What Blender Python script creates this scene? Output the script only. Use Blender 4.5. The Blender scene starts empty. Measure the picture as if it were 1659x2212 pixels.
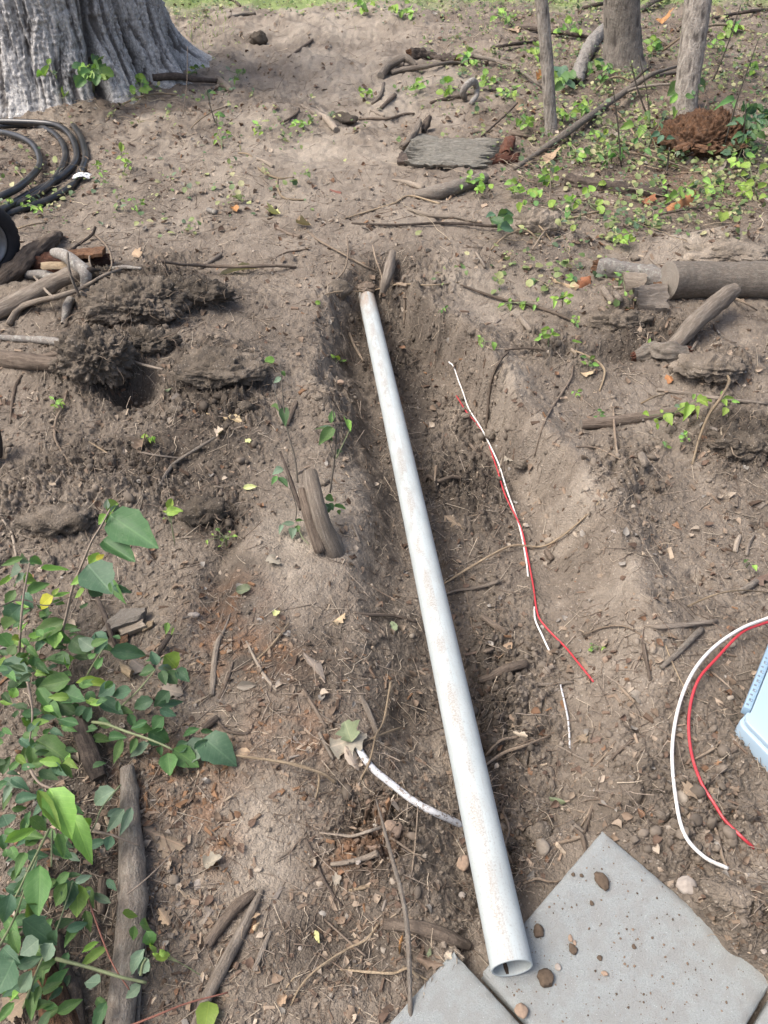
import bpy, bmesh, math, random
import numpy as np
from mathutils import Vector, Matrix, Quaternion

# ------------------------------------------------------------------ camera, world, sun, exposure
SC = bpy.context.scene
COL = SC.collection
CAM_H = 1.84
PITCH = math.radians(42.5)
F = 1639.0
cam = bpy.data.cameras.new('camera')
cam.sensor_fit = 'VERTICAL'
cam.sensor_height = 36.0
cam.lens = 36.0 * F / 2212.0
cam.clip_start = 0.05
cam.clip_end = 500
co = bpy.data.objects.new('camera', cam)
co.location = (0, 0, CAM_H)
co.rotation_euler = (math.pi / 2 - PITCH, 0, 0)
COL.objects.link(co)
SC.camera = co

SUN_EL = math.radians(58)
SUN_AZ = math.radians(-98)          # clockwise from +y (up the picture); behind and to the left
W = bpy.data.worlds.new('World')
SC.world = W
W.use_nodes = True
wn = W.node_tree.nodes
wn.clear()
sky = wn.new('ShaderNodeTexSky')
sky.sky_type = 'NISHITA'
sky.sun_disc = False
sky.sun_elevation = SUN_EL
sky.sun_rotation = SUN_AZ
sky.dust_density = 6.0
sky.ozone_density = 0.6
sky.air_density = 0.8
bg = wn.new('ShaderNodeBackground')
bg.inputs['Strength'].default_value = 0.15
wo = wn.new('ShaderNodeOutputWorld')
W.node_tree.links.new(sky.outputs[0], bg.inputs[0])
W.node_tree.links.new(bg.outputs[0], wo.inputs[0])

sl = bpy.data.lights.new('sun', 'SUN')
sl.energy = 1.7
sl.angle = math.radians(32)
sl.color = (1.0, 0.975, 0.94)
so = bpy.data.objects.new('sun', sl)
sd = Vector((math.sin(SUN_AZ) * math.cos(SUN_EL), math.cos(SUN_AZ) * math.cos(SUN_EL), math.sin(SUN_EL)))
so.rotation_euler = sd.to_track_quat('Z', 'Y').to_euler()
so.location = (0, 0, 10)
COL.objects.link(so)

SC.view_settings.view_transform = 'Standard'
SC.view_settings.look = 'None'
SC.view_settings.exposure = 0.92
SC.view_settings.gamma = 1
SC.view_settings.use_curve_mapping = False
SC.render.engine = 'CYCLES'
SC.cycles.max_bounces = 6
SC.cycles.diffuse_bounces = 3
SC.cycles.glossy_bounces = 2
SC.cycles.transmission_bounces = 3
SC.cycles.transparent_max_bounces = 4
SC.cycles.use_denoising = True
try:
    SC.cycles.denoising_prefilter = 'ACCURATE'
except Exception:
    pass

rnd = random.Random(11)
rs = np.random.RandomState(7)
CP, SP = math.cos(PITCH), math.sin(PITCH)

# ------------------------------------------------------------------ noise
def _h(ix, iy, s):
    n = (ix.astype(np.int64) * 374761393 + iy.astype(np.int64) * 668265263 + s * 1442695041) & 0xFFFFFFFF
    n = ((n ^ (n >> 13)) * 1274126177) & 0xFFFFFFFF
    n = n ^ (n >> 16)
    return (n & 0xFFFF) / 65535.0

def perlin(x, y, s=0):
    xi = np.floor(x); yi = np.floor(y)
    fx = x - xi; fy = y - yi
    xi = xi.astype(np.int64); yi = yi.astype(np.int64)
    u = fx * fx * fx * (fx * (fx * 6 - 15) + 10)
    v = fy * fy * fy * (fy * (fy * 6 - 15) + 10)
    def g(dx, dy):
        a = _h(xi + dx, yi + dy, s) * 2 * math.pi
        return np.cos(a) * (fx - dx) + np.sin(a) * (fy - dy)
    a = g(0, 0) * (1 - u) + g(1, 0) * u
    b = g(0, 1) * (1 - u) + g(1, 1) * u
    return (a * (1 - v) + b * v) * 1.4

def fbm(x, y, s=0, o=4):
    r = 0; a = 1.0; t = 0
    for k in range(o):
        r = r + a * perlin(x * 2 ** k, y * 2 ** k, s + k * 7); t += a; a *= 0.5
    return r / t

def lumps(x, y, s=0):
    """rounded crumbs of uneven size: 0..1"""
    xi = np.floor(x).astype(np.int64); yi = np.floor(y).astype(np.int64)
    best = np.zeros(np.shape(x))
    for dx in (-1, 0, 1):
        for dy in (-1, 0, 1):
            cx = xi + dx; cy = yi + dy
            px = cx + _h(cx, cy, s); py = cy + _h(cx, cy, s + 1)
            r = 0.25 + 0.55 * _h(cx, cy, s + 2)
            d2 = ((x - px) ** 2 + (y - py) ** 2) / (r * r)
            hh = np.sqrt(np.maximum(0, 1 - d2)) * r
            best = np.maximum(best, hh)
    return best

def cells(x, y, s=0):
    """broken clods: every cell a flattish facet of its own height and tilt, with cracks between; 0..1"""
    xi = np.floor(x).astype(np.int64); yi = np.floor(y).astype(np.int64)
    f1 = np.full(np.shape(x), 9.0); f2 = np.full(np.shape(x), 9.0); hh = np.zeros(np.shape(x))
    for dx in (-1, 0, 1):
        for dy in (-1, 0, 1):
            cx = xi + dx; cy = yi + dy
            ox = x - cx - _h(cx, cy, s); oy = y - cy - _h(cx, cy, s + 1)
            d = np.sqrt(ox * ox + oy * oy)
            g = .25 + .75 * _h(cx, cy, s + 2) + ox * (_h(cx, cy, s + 3) - .5) * 1.6 + oy * (_h(cx, cy, s + 4) - .5) * 1.6
            near = d < f1
            f2 = np.where(near, f1, np.minimum(f2, d)); hh = np.where(near, g, hh); f1 = np.where(near, d, f1)
    return hh * ss(0, .16, f2 - f1)

def _h3(ix, iy, iz, s):
    return _h(ix + iz * 7919, iy - iz * 104729, s)

def clods3(P, s=0):
    """broken earth in 3D: rounded lumps of uneven size with gaps between them"""
    I = np.floor(P).astype(np.int64)
    best = np.zeros(len(P)); f1 = np.full(len(P), 9.0); f2 = f1.copy(); g = np.zeros(len(P))
    for dx in (-1, 0, 1):
        for dy in (-1, 0, 1):
            for dz in (-1, 0, 1):
                c = I + np.array([dx, dy, dz]); a = (c[:, 0], c[:, 1], c[:, 2])
                o = P - c - np.stack([_h3(*a, s), _h3(*a, s + 1), _h3(*a, s + 2)], -1)
                d = np.sqrt((o * o).sum(1)); hh = _h3(*a, s + 3)
                near = d < f1
                f2 = np.where(near, f1, np.minimum(f2, d)); g = np.where(near, hh, g); f1 = np.where(near, d, f1)
    return (.3 + .7 * g) * ss(0, .35, f2 - f1)

def noise3(P, s=0):
    return (perlin(P[:, 0] + 3.1, P[:, 1] - P[:, 2] * 0.7, s) + perlin(P[:, 1] + 9.2, P[:, 2] + P[:, 0] * 0.3, s + 1)
            + perlin(P[:, 2] - 4.4, P[:, 0] - P[:, 1] * 0.4, s + 2)) / 2.0

def ss(a, b, x):
    t = np.clip((x - a) / (b - a + 1e-9), 0, 1)
    return t * t * (3 - 2 * t)

# ------------------------------------------------------------------ picture plane <-> world helpers (only used to place things)
def proj0(x, y, z=0.0):
    dep = np.maximum(y * CP + (CAM_H - z) * SP, 0.25)
    yc = y * SP - (CAM_H - z) * CP
    return 829.5 + F * x / dep, 1106 - F * yc / dep

def ray(u, v):
    a = (np.asarray(u, float) - 829.5) / F
    b = (1106 - np.asarray(v, float)) / F
    return a, CP + b * SP, -SP + b * CP

def plane_pt(u, v, z=0.0):
    a, b, c = ray(u, v)
    t = (z - CAM_H) / c
    return np.array([a * t, b * t, z + 0 * t])

def depth_of(y, z):
    return y * CP + (CAM_H - z) * SP

# ------------------------------------------------------------------ terrain
TR_V = [585, 640, 720, 800, 900, 1000, 1200, 1400, 1600, 1800, 1950, 2040]
TR_L = [770, 700, 670, 665, 680, 715, 745, 760, 790, 830, 900, 990]
TR_l = [790, 780, 795, 812, 835, 862, 905, 940, 985, 1020, 1050, 1075]
TR_r = [850, 850, 942, 1010, 1068, 1135, 1210, 1200, 1210, 1190, 1160, 1120]
TR_R = [870, 890, 985, 1065, 1135, 1220, 1350, 1420, 1420, 1380, 1260, 1160]
TR_D = [0.0, .25, .25, .235, .215, .19, .155, .13, .11, .10, .11, 0.02]

def blob(u, v, L, soft=1.0):
    r = np.zeros(np.shape(u))
    for (cx, cy, rx, ry) in L:
        d = ((u - cx) / rx) ** 2 + ((v - cy) / ry) ** 2
        r = np.maximum(r, np.exp(-d * soft))
    return r

BUMPS = [  # u, v, rx m, ry m, height m
    (320, 660, .50, .22, .13), (210, 800, .26, .20, .12), (480, 800, .28, .18, .10), (285, 855, .09, .09, -.16), (400, 730, .3, .2, .05), (330, 960, .3, .1, .04),
    (200, 1090, .35, .14, .06), (650, 1280, .22, .30, .035), (480, 1230, .05, .22, -.05), (560, 1200, .07, .2, .02),
    (790, 1760, .09, .10, -.08), (740, 1980, .10, .12, -.03), (90, 1900, .18, .3, .05), (280, 1560, .16, .12, .03),
    (1340, 690, .16, .06, .10), (1345, 765, .22, .07, -.07), (1560, 545, .35, .12, .14), (1550, 800, .2, .1, .06),
    (1570, 960, .22, .1, .07), (1120, 560, .5, .25, .06), (960, 560, .3, .12, .05), (620, 560, .5, .2, .05),
    (1050, 740, .14, .16, .03), (1420, 1400, .2, .2, .03), (560, 380, .8, .35, .06), (800, 60, 1.6, 1.0, .12),
    (1240, 540, .12, .05, .08), (1520, 330, .5, .3, .10), (1180, 1250, .10, .10, .02), (1385, 1568, .025, .03, -.035),
    (1660, 2040, .15, .13, .085), (1560, 2010, .08, .05, .04), (740, 240, .12, .12, -.06), (850, 500, .5, .12, .03),
    (70, 560, .3, .12, .05), (1000, 460, .5, .15, .04), (700, 1500, .12, .18, .02), (850, 1560, .10, .08, -.02),
]
BW = [(plane_pt(u, v), rx, ry, h) for (u, v, rx, ry, h) in BUMPS]

PE1 = np.array([.755, .656]); PE1 /= np.linalg.norm(PE1)
PE2 = np.array([.69, -.724]); PE2 /= np.linalg.norm(PE2)
PT = np.array([.537, .827])
PSZ = .445
PSB = .44
def pav_ab(x, y):
    return (x - PT[0]) * -PE1[0] + (y - PT[1]) * -PE1[1], (x - PT[0]) * PE2[0] + (y - PT[1]) * PE2[1]

LOOSE = [(320, 650, 200, 80), (230, 790, 150, 110), (450, 880, 190, 110), (180, 1060, 260, 120), (480, 1110, 80, 90),
         (860, 700, 110, 100), (1000, 930, 120, 220), (720, 850, 70, 120), (1200, 760, 110, 50), (1350, 1050, 90, 80), (1100, 1500, 130, 260), (1580, 950, 120, 80), (1420, 740, 110, 60),
         (1130, 1850, 100, 90), (1600, 2010, 120, 80), (800, 1780, 110, 120), (1560, 800, 90, 50), (900, 620, 120, 50), (1500, 1750, 160, 140)]
SMOOTH = [(1105, 830, 40, 60), (1160, 960, 40, 70), (1230, 1100, 55, 60), (1320, 1260, 70, 55), (700, 330, 160, 60), (840, 200, 150, 80), (760, 60, 190, 70),
          (980, 120, 150, 60), (1010, 640, 80, 60), (560, 1850, 120, 250), (1530, 560, 120, 30), (640, 1180, 130, 130)]
DARK = [(330, 660, 170, 60), (255, 820, 110, 90), (470, 870, 130, 90), (330, 1000, 260, 90), (470, 1130, 70, 70),  # darker dug soil, plus the shadow along the pipe painted into the colour
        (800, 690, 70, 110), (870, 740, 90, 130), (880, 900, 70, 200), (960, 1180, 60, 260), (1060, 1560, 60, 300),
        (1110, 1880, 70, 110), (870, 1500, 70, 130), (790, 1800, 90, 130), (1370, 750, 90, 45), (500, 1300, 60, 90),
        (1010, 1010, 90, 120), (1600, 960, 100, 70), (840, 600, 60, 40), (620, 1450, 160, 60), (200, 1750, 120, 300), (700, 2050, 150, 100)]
ORANGE = [(640, 1590, 90, 45), (460, 1770, 45, 110), (500, 1330, 90, 50), (520, 1420, 110, 60), (430, 1650, 120, 60),
          (1510, 280, 110, 60), (1450, 400, 120, 50), (820, 1800, 40, 60), (350, 1700, 90, 60), (760, 1840, 60, 60), (150, 560, 60, 25)]
LEAFY = [(1400, 200, 330, 240), (1200, 330, 180, 120), (1100, 90, 200, 90), (1500, 430, 250, 90), (80, 380, 120, 80), (270, 230, 150, 30)]

def masks(x, y):
    u, v = proj0(x, y)
    w = perlin(x * 3.0, y * 3.0, 91) * 35
    u2 = u + w; v2 = v + perlin(x * 3.0 + 5, y * 3.0, 92) * 35
    return (u, v, blob(u2, v2, LOOSE), blob(u2, v2, SMOOTH), blob(u2, v2, DARK), blob(u2, v2, ORANGE), blob(u2, v2, LEAFY))

def height(x, y):
    u, v, loose, smooth, dark, orange, leafy = masks(x, y)
    wob = perlin(x * 2.6, y * 2.6, 2) * 22 + perlin(x * 6, y * 6, 3) * 24 + perlin(x * 34, y * 34, 5) * 5 + perlin(x * 17, y * 17, 4) * 7
    uL = np.interp(v, TR_V, TR_L); ul = np.interp(v, TR_V, TR_l)
    ur = np.interp(v, TR_V, TR_r); uR = np.interp(v, TR_V, TR_R)
    D = np.interp(v, TR_V, TR_D)
    D = np.where((v < 585) | (v > 2040), 0, D)
    h = -D * ss(uL, ul, u + wob) * (1 - ss(ur, uR, u + wob) ** 0.8)
    h = h + .060 * np.exp(-((u + wob - uR - 12) / 50.0) ** 2) * ss(600, 720, v) * (1 - ss(1250, 1500, v))
    for (c, rx, ry, hh) in BW:
        h = h + hh * np.exp(-((x - c[0]) / rx) ** 2 - ((y - c[1]) / ry) ** 2)
    # damp large features far outside the modelled part
    h = h + perlin(x * .35, y * .35, 21) * .05 * ss(5, 9, y)
    h = h + perlin(x * 1.6, y * 1.6, 22) * .022 + perlin(x * 4.3, y * 4.3, 23) * .012 * (1 - .3 * smooth)
    rough = np.clip(.55 + 1.1 * loose - .62 * smooth + .15 * leafy, .12, 1.7)
    patch = .55 + .75 * ss(-.25, .45, fbm(x * 4, y * 4, 57, 2))
    rough = rough * patch
    fade = 1 - .45 * ss(6, 12, y)
    h = h + perlin(x * 11, y * 11, 24) * .009 * rough
    wx = x + perlin(x * 20, y * 20, 71) * .012; wy = y + perlin(x * 20, y * 20, 72) * .012
    h = h + cells(wx * 17, wy * 17, 34) * .030 * np.clip(loose * 1.5 - .25, 0, 1) + (cells(wx * 38, wy * 38, 44) * .0125 + cells(wx * 85, wy * 85, 54) * .0060) * rough * fade * (.35 + .75 * loose)
    h = h + (fbm(x * 6, y * 6, 81, 3) * .030 + perlin(x * 14, y * 22, 84) * .018 + lumps(x * 24, y * 24, 87) * .014 + perlin(x * 1.4 + 3, y * 1.1, 85) * .07 + (1 - np.abs(perlin(x * 2.2, y * 1.3, 86)) * 2) * .03) * ss(4.2, 7, y)
    h = h + (lumps(x * 14, y * 14, 31) * .020 * np.clip(loose * 1.4 - .1, 0, 1.2) + lumps(x * 33, y * 33, 41) * .012 * rough * fade
             + lumps(x * 75, y * 75, 51) * .008 * rough * fade + lumps(x * 140, y * 140, 55) * .0065 * (rough * .7 + .25) * ss(6, 3, y))
    h = h + perlin(x * 42, y * 42, 26) * .0055 * rough * fade
    rid = 1 - np.abs(perlin(x * 9 + 1.5 * perlin(x * 3, y * 3, 77), y * 26, 61))
    h = h + (rid ** 4) * .006 * (1 - loose) * ss(-.3, .3, perlin(x * 2, y * 2, 63))
    h = h - ss(.25, .6, fbm(x * 7.5, y * 7.5, 66, 3)) * .022 * (1 - smooth * .8)
    a, b = pav_ab(x, y)
    flat = ss(-.012, .006, a) * ss(-.058, -.045, b + .05 * (a < PSZ)) * (1 - ss(1.3, 1.4, a)) * (1 - ss(1.3, 1.4, b))
    cd = ((u - 1480) - (v - 1930) * .86) / 1.32 + 22 + perlin(x * 14, y * 14, 93) * 22
    cover = ss(-20, 35, cd) * (u > 1380)
    h = h * (1 - flat * (1 - cover)) - .03 * flat * (1 - cover)
    h = np.where((cover > .02) & (a > -.04) & (b > -.04), np.maximum(h, -.03 + .082 * cover + .6 * np.maximum(h, 0) + .006 * perlin(x * 40, y * 40, 95)), h)
    return h

s_f = np.arange(-.565, .5651, 3.0 / F)
s_o = .565 * (1.06 ** np.arange(1, 46))
S_ = np.concatenate([-s_o[::-1], s_f, s_o])
vv = np.arange(2330, -2, -2.7)
y_f = plane_pt(830 + 0 * vv, vv)[1]
y_near = y_f[0] - np.cumsum(.012 * 1.15 ** np.arange(22))[::-1]
y_far = y_f[-1] + np.cumsum((y_f[-1] - y_f[-2]) * 1.09 ** np.arange(1, 60))
Y_ = np.concatenate([y_near, y_f, y_far])
Y_ = Y_[Y_ < 160]
DEP = np.maximum(Y_ * CP + CAM_H * SP, .35)
NX, NY = len(S_), len(Y_)
GX = S_[None, :] * DEP[:, None]
GY = np.repeat(Y_[:, None], NX, 1)
GZ = height(GX.ravel(), GY.ravel()).reshape(NY, NX)
fade = 1 - ss(11, 16, GY) * .0
print('grid', NX, NY)

def ground(x, y):
    x = np.atleast_1d(np.asarray(x, float)); y = np.atleast_1d(np.asarray(y, float))
    j = np.interp(y, Y_, np.arange(NY))
    j0 = np.clip(np.floor(j).astype(int), 0, NY - 2); fj = j - j0
    d = np.maximum(y * CP + CAM_H * SP, .35)
    i = np.interp(x / d, S_, np.arange(NX))
    i0 = np.clip(np.floor(i).astype(int), 0, NX - 2); fi = i - i0
    return ((GZ[j0, i0] * (1 - fi) + GZ[j0, i0 + 1] * fi) * (1 - fj) + (GZ[j0 + 1, i0] * (1 - fi) + GZ[j0 + 1, i0 + 1] * fi) * fj)

def at_many(u, v, off=0.0):
    u = np.atleast_1d(np.asarray(u, float)); v = np.atleast_1d(np.asarray(v, float))
    off = np.broadcast_to(np.asarray(off, float), u.shape)
    a, b, c = ray(u, v)
    t0 = (.30 + off - CAM_H) / c; t1 = (-.45 - CAM_H) / c
    K = 70
    res = t1.copy(); done = np.zeros(u.shape, bool); prev = t0.copy()
    for k in range(K + 1):
        t = t0 + (t1 - t0) * k / K
        below = (CAM_H + c * t) <= ground(a * t, b * t) + off
        hit = below & ~done
        if hit.any():
            lo = prev.copy(); hi = t.copy()
            for _ in range(8):
                m = (lo + hi) / 2
                bl = (CAM_H + c * m) <= ground(a * m, b * m) + off
                hi = np.where(bl, m, hi); lo = np.where(bl, lo, m)
            res = np.where(hit, hi, res); done |= hit
        prev = t
    return np.stack([a * res, b * res, CAM_H + c * res], -1)

def at(u, v, off=0.0):
    return Vector(at_many([u], [v], off)[0])

def at_y(u, v, y):
    """the point on the view ray at world distance y"""
    a, b, c = ray(u, v)
    t = y / b
    return Vector((a * t, y, CAM_H + c * t))

def pxm(p):
    """metres per picture unit at point p"""
    return depth_of(p[1], p[2]) / F

# ------------------------------------------------------------------ mesh helpers
def mesh_np(name, V, T, nper, uv=None, colr=None, mat=None, smooth=True):
    me = bpy.data.meshes.new(name)
    V = np.asarray(V, np.float32); T = np.asarray(T, np.int32).reshape(-1, nper)
    me.vertices.add(len(V)); me.vertices.foreach_set('co', V.ravel())
    me.loops.add(T.size); me.loops.foreach_set('vertex_index', T.ravel())
    me.polygons.add(len(T))
    me.polygons.foreach_set('loop_start', np.arange(0, T.size, nper, dtype=np.int32))
    me.polygons.foreach_set('use_smooth', np.full(len(T), smooth, bool))
    me.update(calc_edges=True)
    if uv is not None:
        l = me.uv_layers.new(name='UVMap')
        l.data.foreach_set('uv', np.asarray(uv, np.float32)[T.ravel()].ravel())
    if colr is not None:
        c = me.color_attributes.new('Col', 'FLOAT_COLOR', 'POINT')
        cc = np.ones((len(V), 4), np.float32); cc[:, :colr.shape[1]] = colr
        c.data.foreach_set('color', cc.ravel())
    if mat: me.materials.append(mat)
    return me

def mesh_py(name, V, Fc, mat=None, smooth=True, uv=None):
    me = bpy.data.meshes.new(name)
    me.from_pydata([tuple(p) for p in V], [], Fc)
    if smooth: me.polygons.foreach_set('use_smooth', [True] * len(me.polygons))
    if uv is not None:
        l = me.uv_layers.new(name='UVMap')
        idx = np.zeros(len(me.loops), np.int32); me.loops.foreach_get('vertex_index', idx)
        l.data.foreach_set('uv', np.asarray(uv, np.float32)[idx].ravel())
    if mat: me.materials.append(mat)
    me.update()
    return me

def link(name, me, loc=(0, 0, 0), parent=None, color=None):
    o = bpy.data.objects.new(name, me)
    o.location = loc
    if parent is not None: o.parent = parent
    if color is not None: o.color = (*color, 1)
    COL.objects.link(o)
    return o

def tag(o, label=None, cat=None, group=None, kind=None):
    if label: o['label'] = label
    if cat: o['category'] = cat
    if group: o['group'] = group
    if kind: o['kind'] = kind
    return o

def empty(name, loc, label, cat, group=None):
    o = bpy.data.objects.new(name, None)
    o.location = loc; o.empty_display_size = .05
    COL.objects.link(o)
    return tag(o, label, cat, group)

def catmull(P, n=6):
    P = [Vector(p) for p in P]
    if len(P) < 3:
        return [P[0].lerp(P[1], k / n) for k in range(n + 1)]
    Q = [P[0] * 2 - P[1]] + P + [P[-1] * 2 - P[-2]]
    out = []
    for i in range(1, len(Q) - 2):
        p0, p1, p2, p3 = Q[i - 1], Q[i], Q[i + 1], Q[i + 2]
        for k in range(n):
            t = k / n
            out.append(.5 * ((2 * p1) + (p2 - p0) * t + (2 * p0 - 5 * p1 + 4 * p2 - p3) * t * t + (3 * p1 - p0 - 3 * p2 + p3) * t ** 3))
    out.append(P[-1])
    return out

def tube(P, R, sides=8, wob=0.0, seed=0, caps=True, capdome=0.0, ridge=0.0):
    """P points, R radii; returns V, quads/tris faces, uv"""
    P = [Vector(p) for p in P]
    n = len(P)
    r_ = random.Random(seed)
    V = []; UV = []; Fc = []
    T = []
    for i in range(n):
        a = P[max(i - 1, 0)]; b = P[min(i + 1, n - 1)]
        d = (b - a)
        T.append(d.normalized() if d.length > 1e-9 else Vector((0, 0, 1)))
    up = Vector((0, 0, 1)) if abs(T[0].z) < .9 else Vector((1, 0, 0))
    N = (up - T[0] * up.dot(T[0])).normalized()
    L = 0
    ph = [r_.random() * 6.28 for _ in range(4)]
    for i in range(n):
        if i: L += (P[i] - P[i - 1]).length
        N = (N - T[i] * N.dot(T[i])).normalized()
        B = T[i].cross(N)
        for k in range(sides + 1):
            a = 2 * math.pi * (k % sides) / sides
            w = 1 + wob * (.5 * math.sin(2 * a + ph[0] + L / (R[i] * 5 + 1e-6)) + .5 * math.sin(3 * a + ph[1] - L / (R[i] * 3 + 1e-6)) + .4 * math.sin(L / (R[i] * 2.2 + 1e-6) + ph[2] + a))
            if ridge: w += ridge * math.sin(a * sides * .37 + ph[3] + math.sin(L * 30 + k) * .6)
            V.append(P[i] + (N * math.cos(a) + B * math.sin(a)) * R[i] * w)
            UV.append((k / sides * 2 * math.pi * max(R), L))
    m = sides + 1
    for i in range(n - 1):
        for k in range(sides):
            a = i * m + k
            Fc.append((a, a + 1, a + m + 1, a + m))
    if caps:
        for (i, s, rev) in ((0, -1, True), (n - 1, 1, False)):
            c = len(V)
            V.append(P[i] + T[i] * s * R[i] * capdome); UV.append((0, L * .5))
            for k in range(sides):
                a = i * m + k
                Fc.append((c, a + 1, a) if rev else (c, a, a + 1))
    return V, Fc, UV

def fix_dup(V, Fc, UV):
    return V, Fc, UV

ST = {'n': 0}
def tube_obj(name, P, R, mat, parent=None, sides=8, wob=.0, color=None, capdome=.0, ridge=0.0):
    ST['n'] += 1
    V, Fc, UV = tube(P, R, sides, wob, ST['n'], True, capdome, ridge)
    base = Vector(P[0]) if parent is None else parent.location
    V = [v - base for v in V]
    me = mesh_py(name, V, Fc, mat, True, UV)
    o = link(name, me, base if parent is None else (0, 0, 0), parent, color)
    return o

def stick(pts, mat, name='stick', label=None, cat='stick', group=None, off=None, parent=None, sides=8, n=5, wob=.12, color=None, capdome=.15, sink=.35, jit=0.0):
    """pts: (u, v, width px[, height off]) along the stick as it lies"""
    U = [p[0] for p in pts]; Vp = [p[1] for p in pts]
    P = []; R = []
    for p in pts:
        base = at(p[0], p[1])
        r = p[2] * .5 * pxm(base)
        o = (p[3] if len(p) > 3 else 0) + r * (1 - sink)
        q = at(p[0], p[1], o)
        P.append(q); R.append(p[2] * .5 * pxm(q))
    m = max(1, n)
    Pc = catmull(P, m)
    Rc = list(np.interp(np.linspace(0, len(R) - 1, len(Pc)), range(len(R)), R))
    if jit:
        Pc = [p + Vector((rnd.gauss(0, jit), rnd.gauss(0, jit), rnd.gauss(0, jit))) if 0 < i < len(Pc) - 1 else p for i, p in enumerate(Pc)]
    o = tube_obj(name, Pc, Rc, mat, parent, sides, wob, color, capdome)
    if label: tag(o, label, cat, group)
    return o
# ------------------------------------------------------------------ materials
class NT:
    def __init__(s, name):
        s.m = bpy.data.materials.new(name); s.m.use_nodes = True
        s.t = s.m.node_tree; s.t.nodes.clear()
        s.out = s.n('ShaderNodeOutputMaterial'); s.p = s.n('ShaderNodeBsdfPrincipled')
        s.l(s.p.outputs[0], s.out.inputs[0])
    def n(s, ty, **k):
        x = s.t.nodes.new(ty)
        for a, b in k.items():
            if a.startswith('i_'):
                key = a[2:].replace('_', ' ')
                x.inputs[key].default_value = b
            else: setattr(x, a, b)
        return x
    def l(s, a, b): s.t.links.new(a, b)
    def coord(s, kind='Object', scale=(1, 1, 1)):
        c = s.n('ShaderNodeTexCoord'); mp = s.n('ShaderNodeMapping')
        mp.inputs['Scale'].default_value = scale
        s.l(c.outputs[kind], mp.inputs[0]); return mp.outputs[0]
    def noise(s, vec, scale, detail=3, rough=.6, dist=0):
        x = s.n('ShaderNodeTexNoise'); x.inputs['Scale'].default_value = scale
        x.inputs['Detail'].default_value = detail; x.inputs['Roughness'].default_value = rough
        x.inputs['Distortion'].default_value = dist
        s.l(vec, x.inputs['Vector']); return x.outputs['Fac']
    def ramp(s, fac, stops):
        r = s.n('ShaderNodeValToRGB'); e = r.color_ramp.elements
        while len(e) < len(stops): e.new(.5)
        for k, (p, c) in enumerate(stops):
            e[k].position = p; e[k].color = (*c, 1) if len(c) == 3 else c
        s.l(fac, r.inputs[0]); return r.outputs[0]
    def g(s, fac, a, b):
        """grey ramp between positions a and b"""
        return s.ramp(fac, [(a, (0, 0, 0)), (b, (1, 1, 1))])
    def mix(s, fac, a, b, mode='MIX'):
        x = s.n('ShaderNodeMix', data_type='RGBA', blend_type=mode)
        x.clamp_factor = True
        if isinstance(fac, (int, float)): x.inputs[0].default_value = fac
        else: s.l(fac, x.inputs[0])
        for v, i in ((a, 6), (b, 7)):
            if isinstance(v, tuple): x.inputs[i].default_value = (*v, 1)
            else: s.l(v, x.inputs[i])
        return x.outputs[2]
    def math(s, op, a, b=0.0, c=0.0):
        x = s.n('ShaderNodeMath', operation=op)
        for v, i in ((a, 0), (b, 1), (c, 2)):
            if isinstance(v, (int, float)): x.inputs[i].default_value = v
            else: s.l(v, x.inputs[i])
        return x.outputs[0]
    def bump(s, h, strength=.5, dist=.005):
        b = s.n('ShaderNodeBump'); b.inputs['Strength'].default_value = strength
        b.inputs['Distance'].default_value = dist
        s.l(h, b.inputs['Height']); s.l(b.outputs[0], s.p.inputs['Normal']); return b
    def base(s, c):
        if isinstance(c, tuple): s.p.inputs['Base Color'].default_value = (*c, 1)
        else: s.l(c, s.p.inputs['Base Color'])
    def rough(s, r):
        if isinstance(r, (int, float)): s.p.inputs['Roughness'].default_value = r
        else: s.l(r, s.p.inputs['Roughness'])

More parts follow.
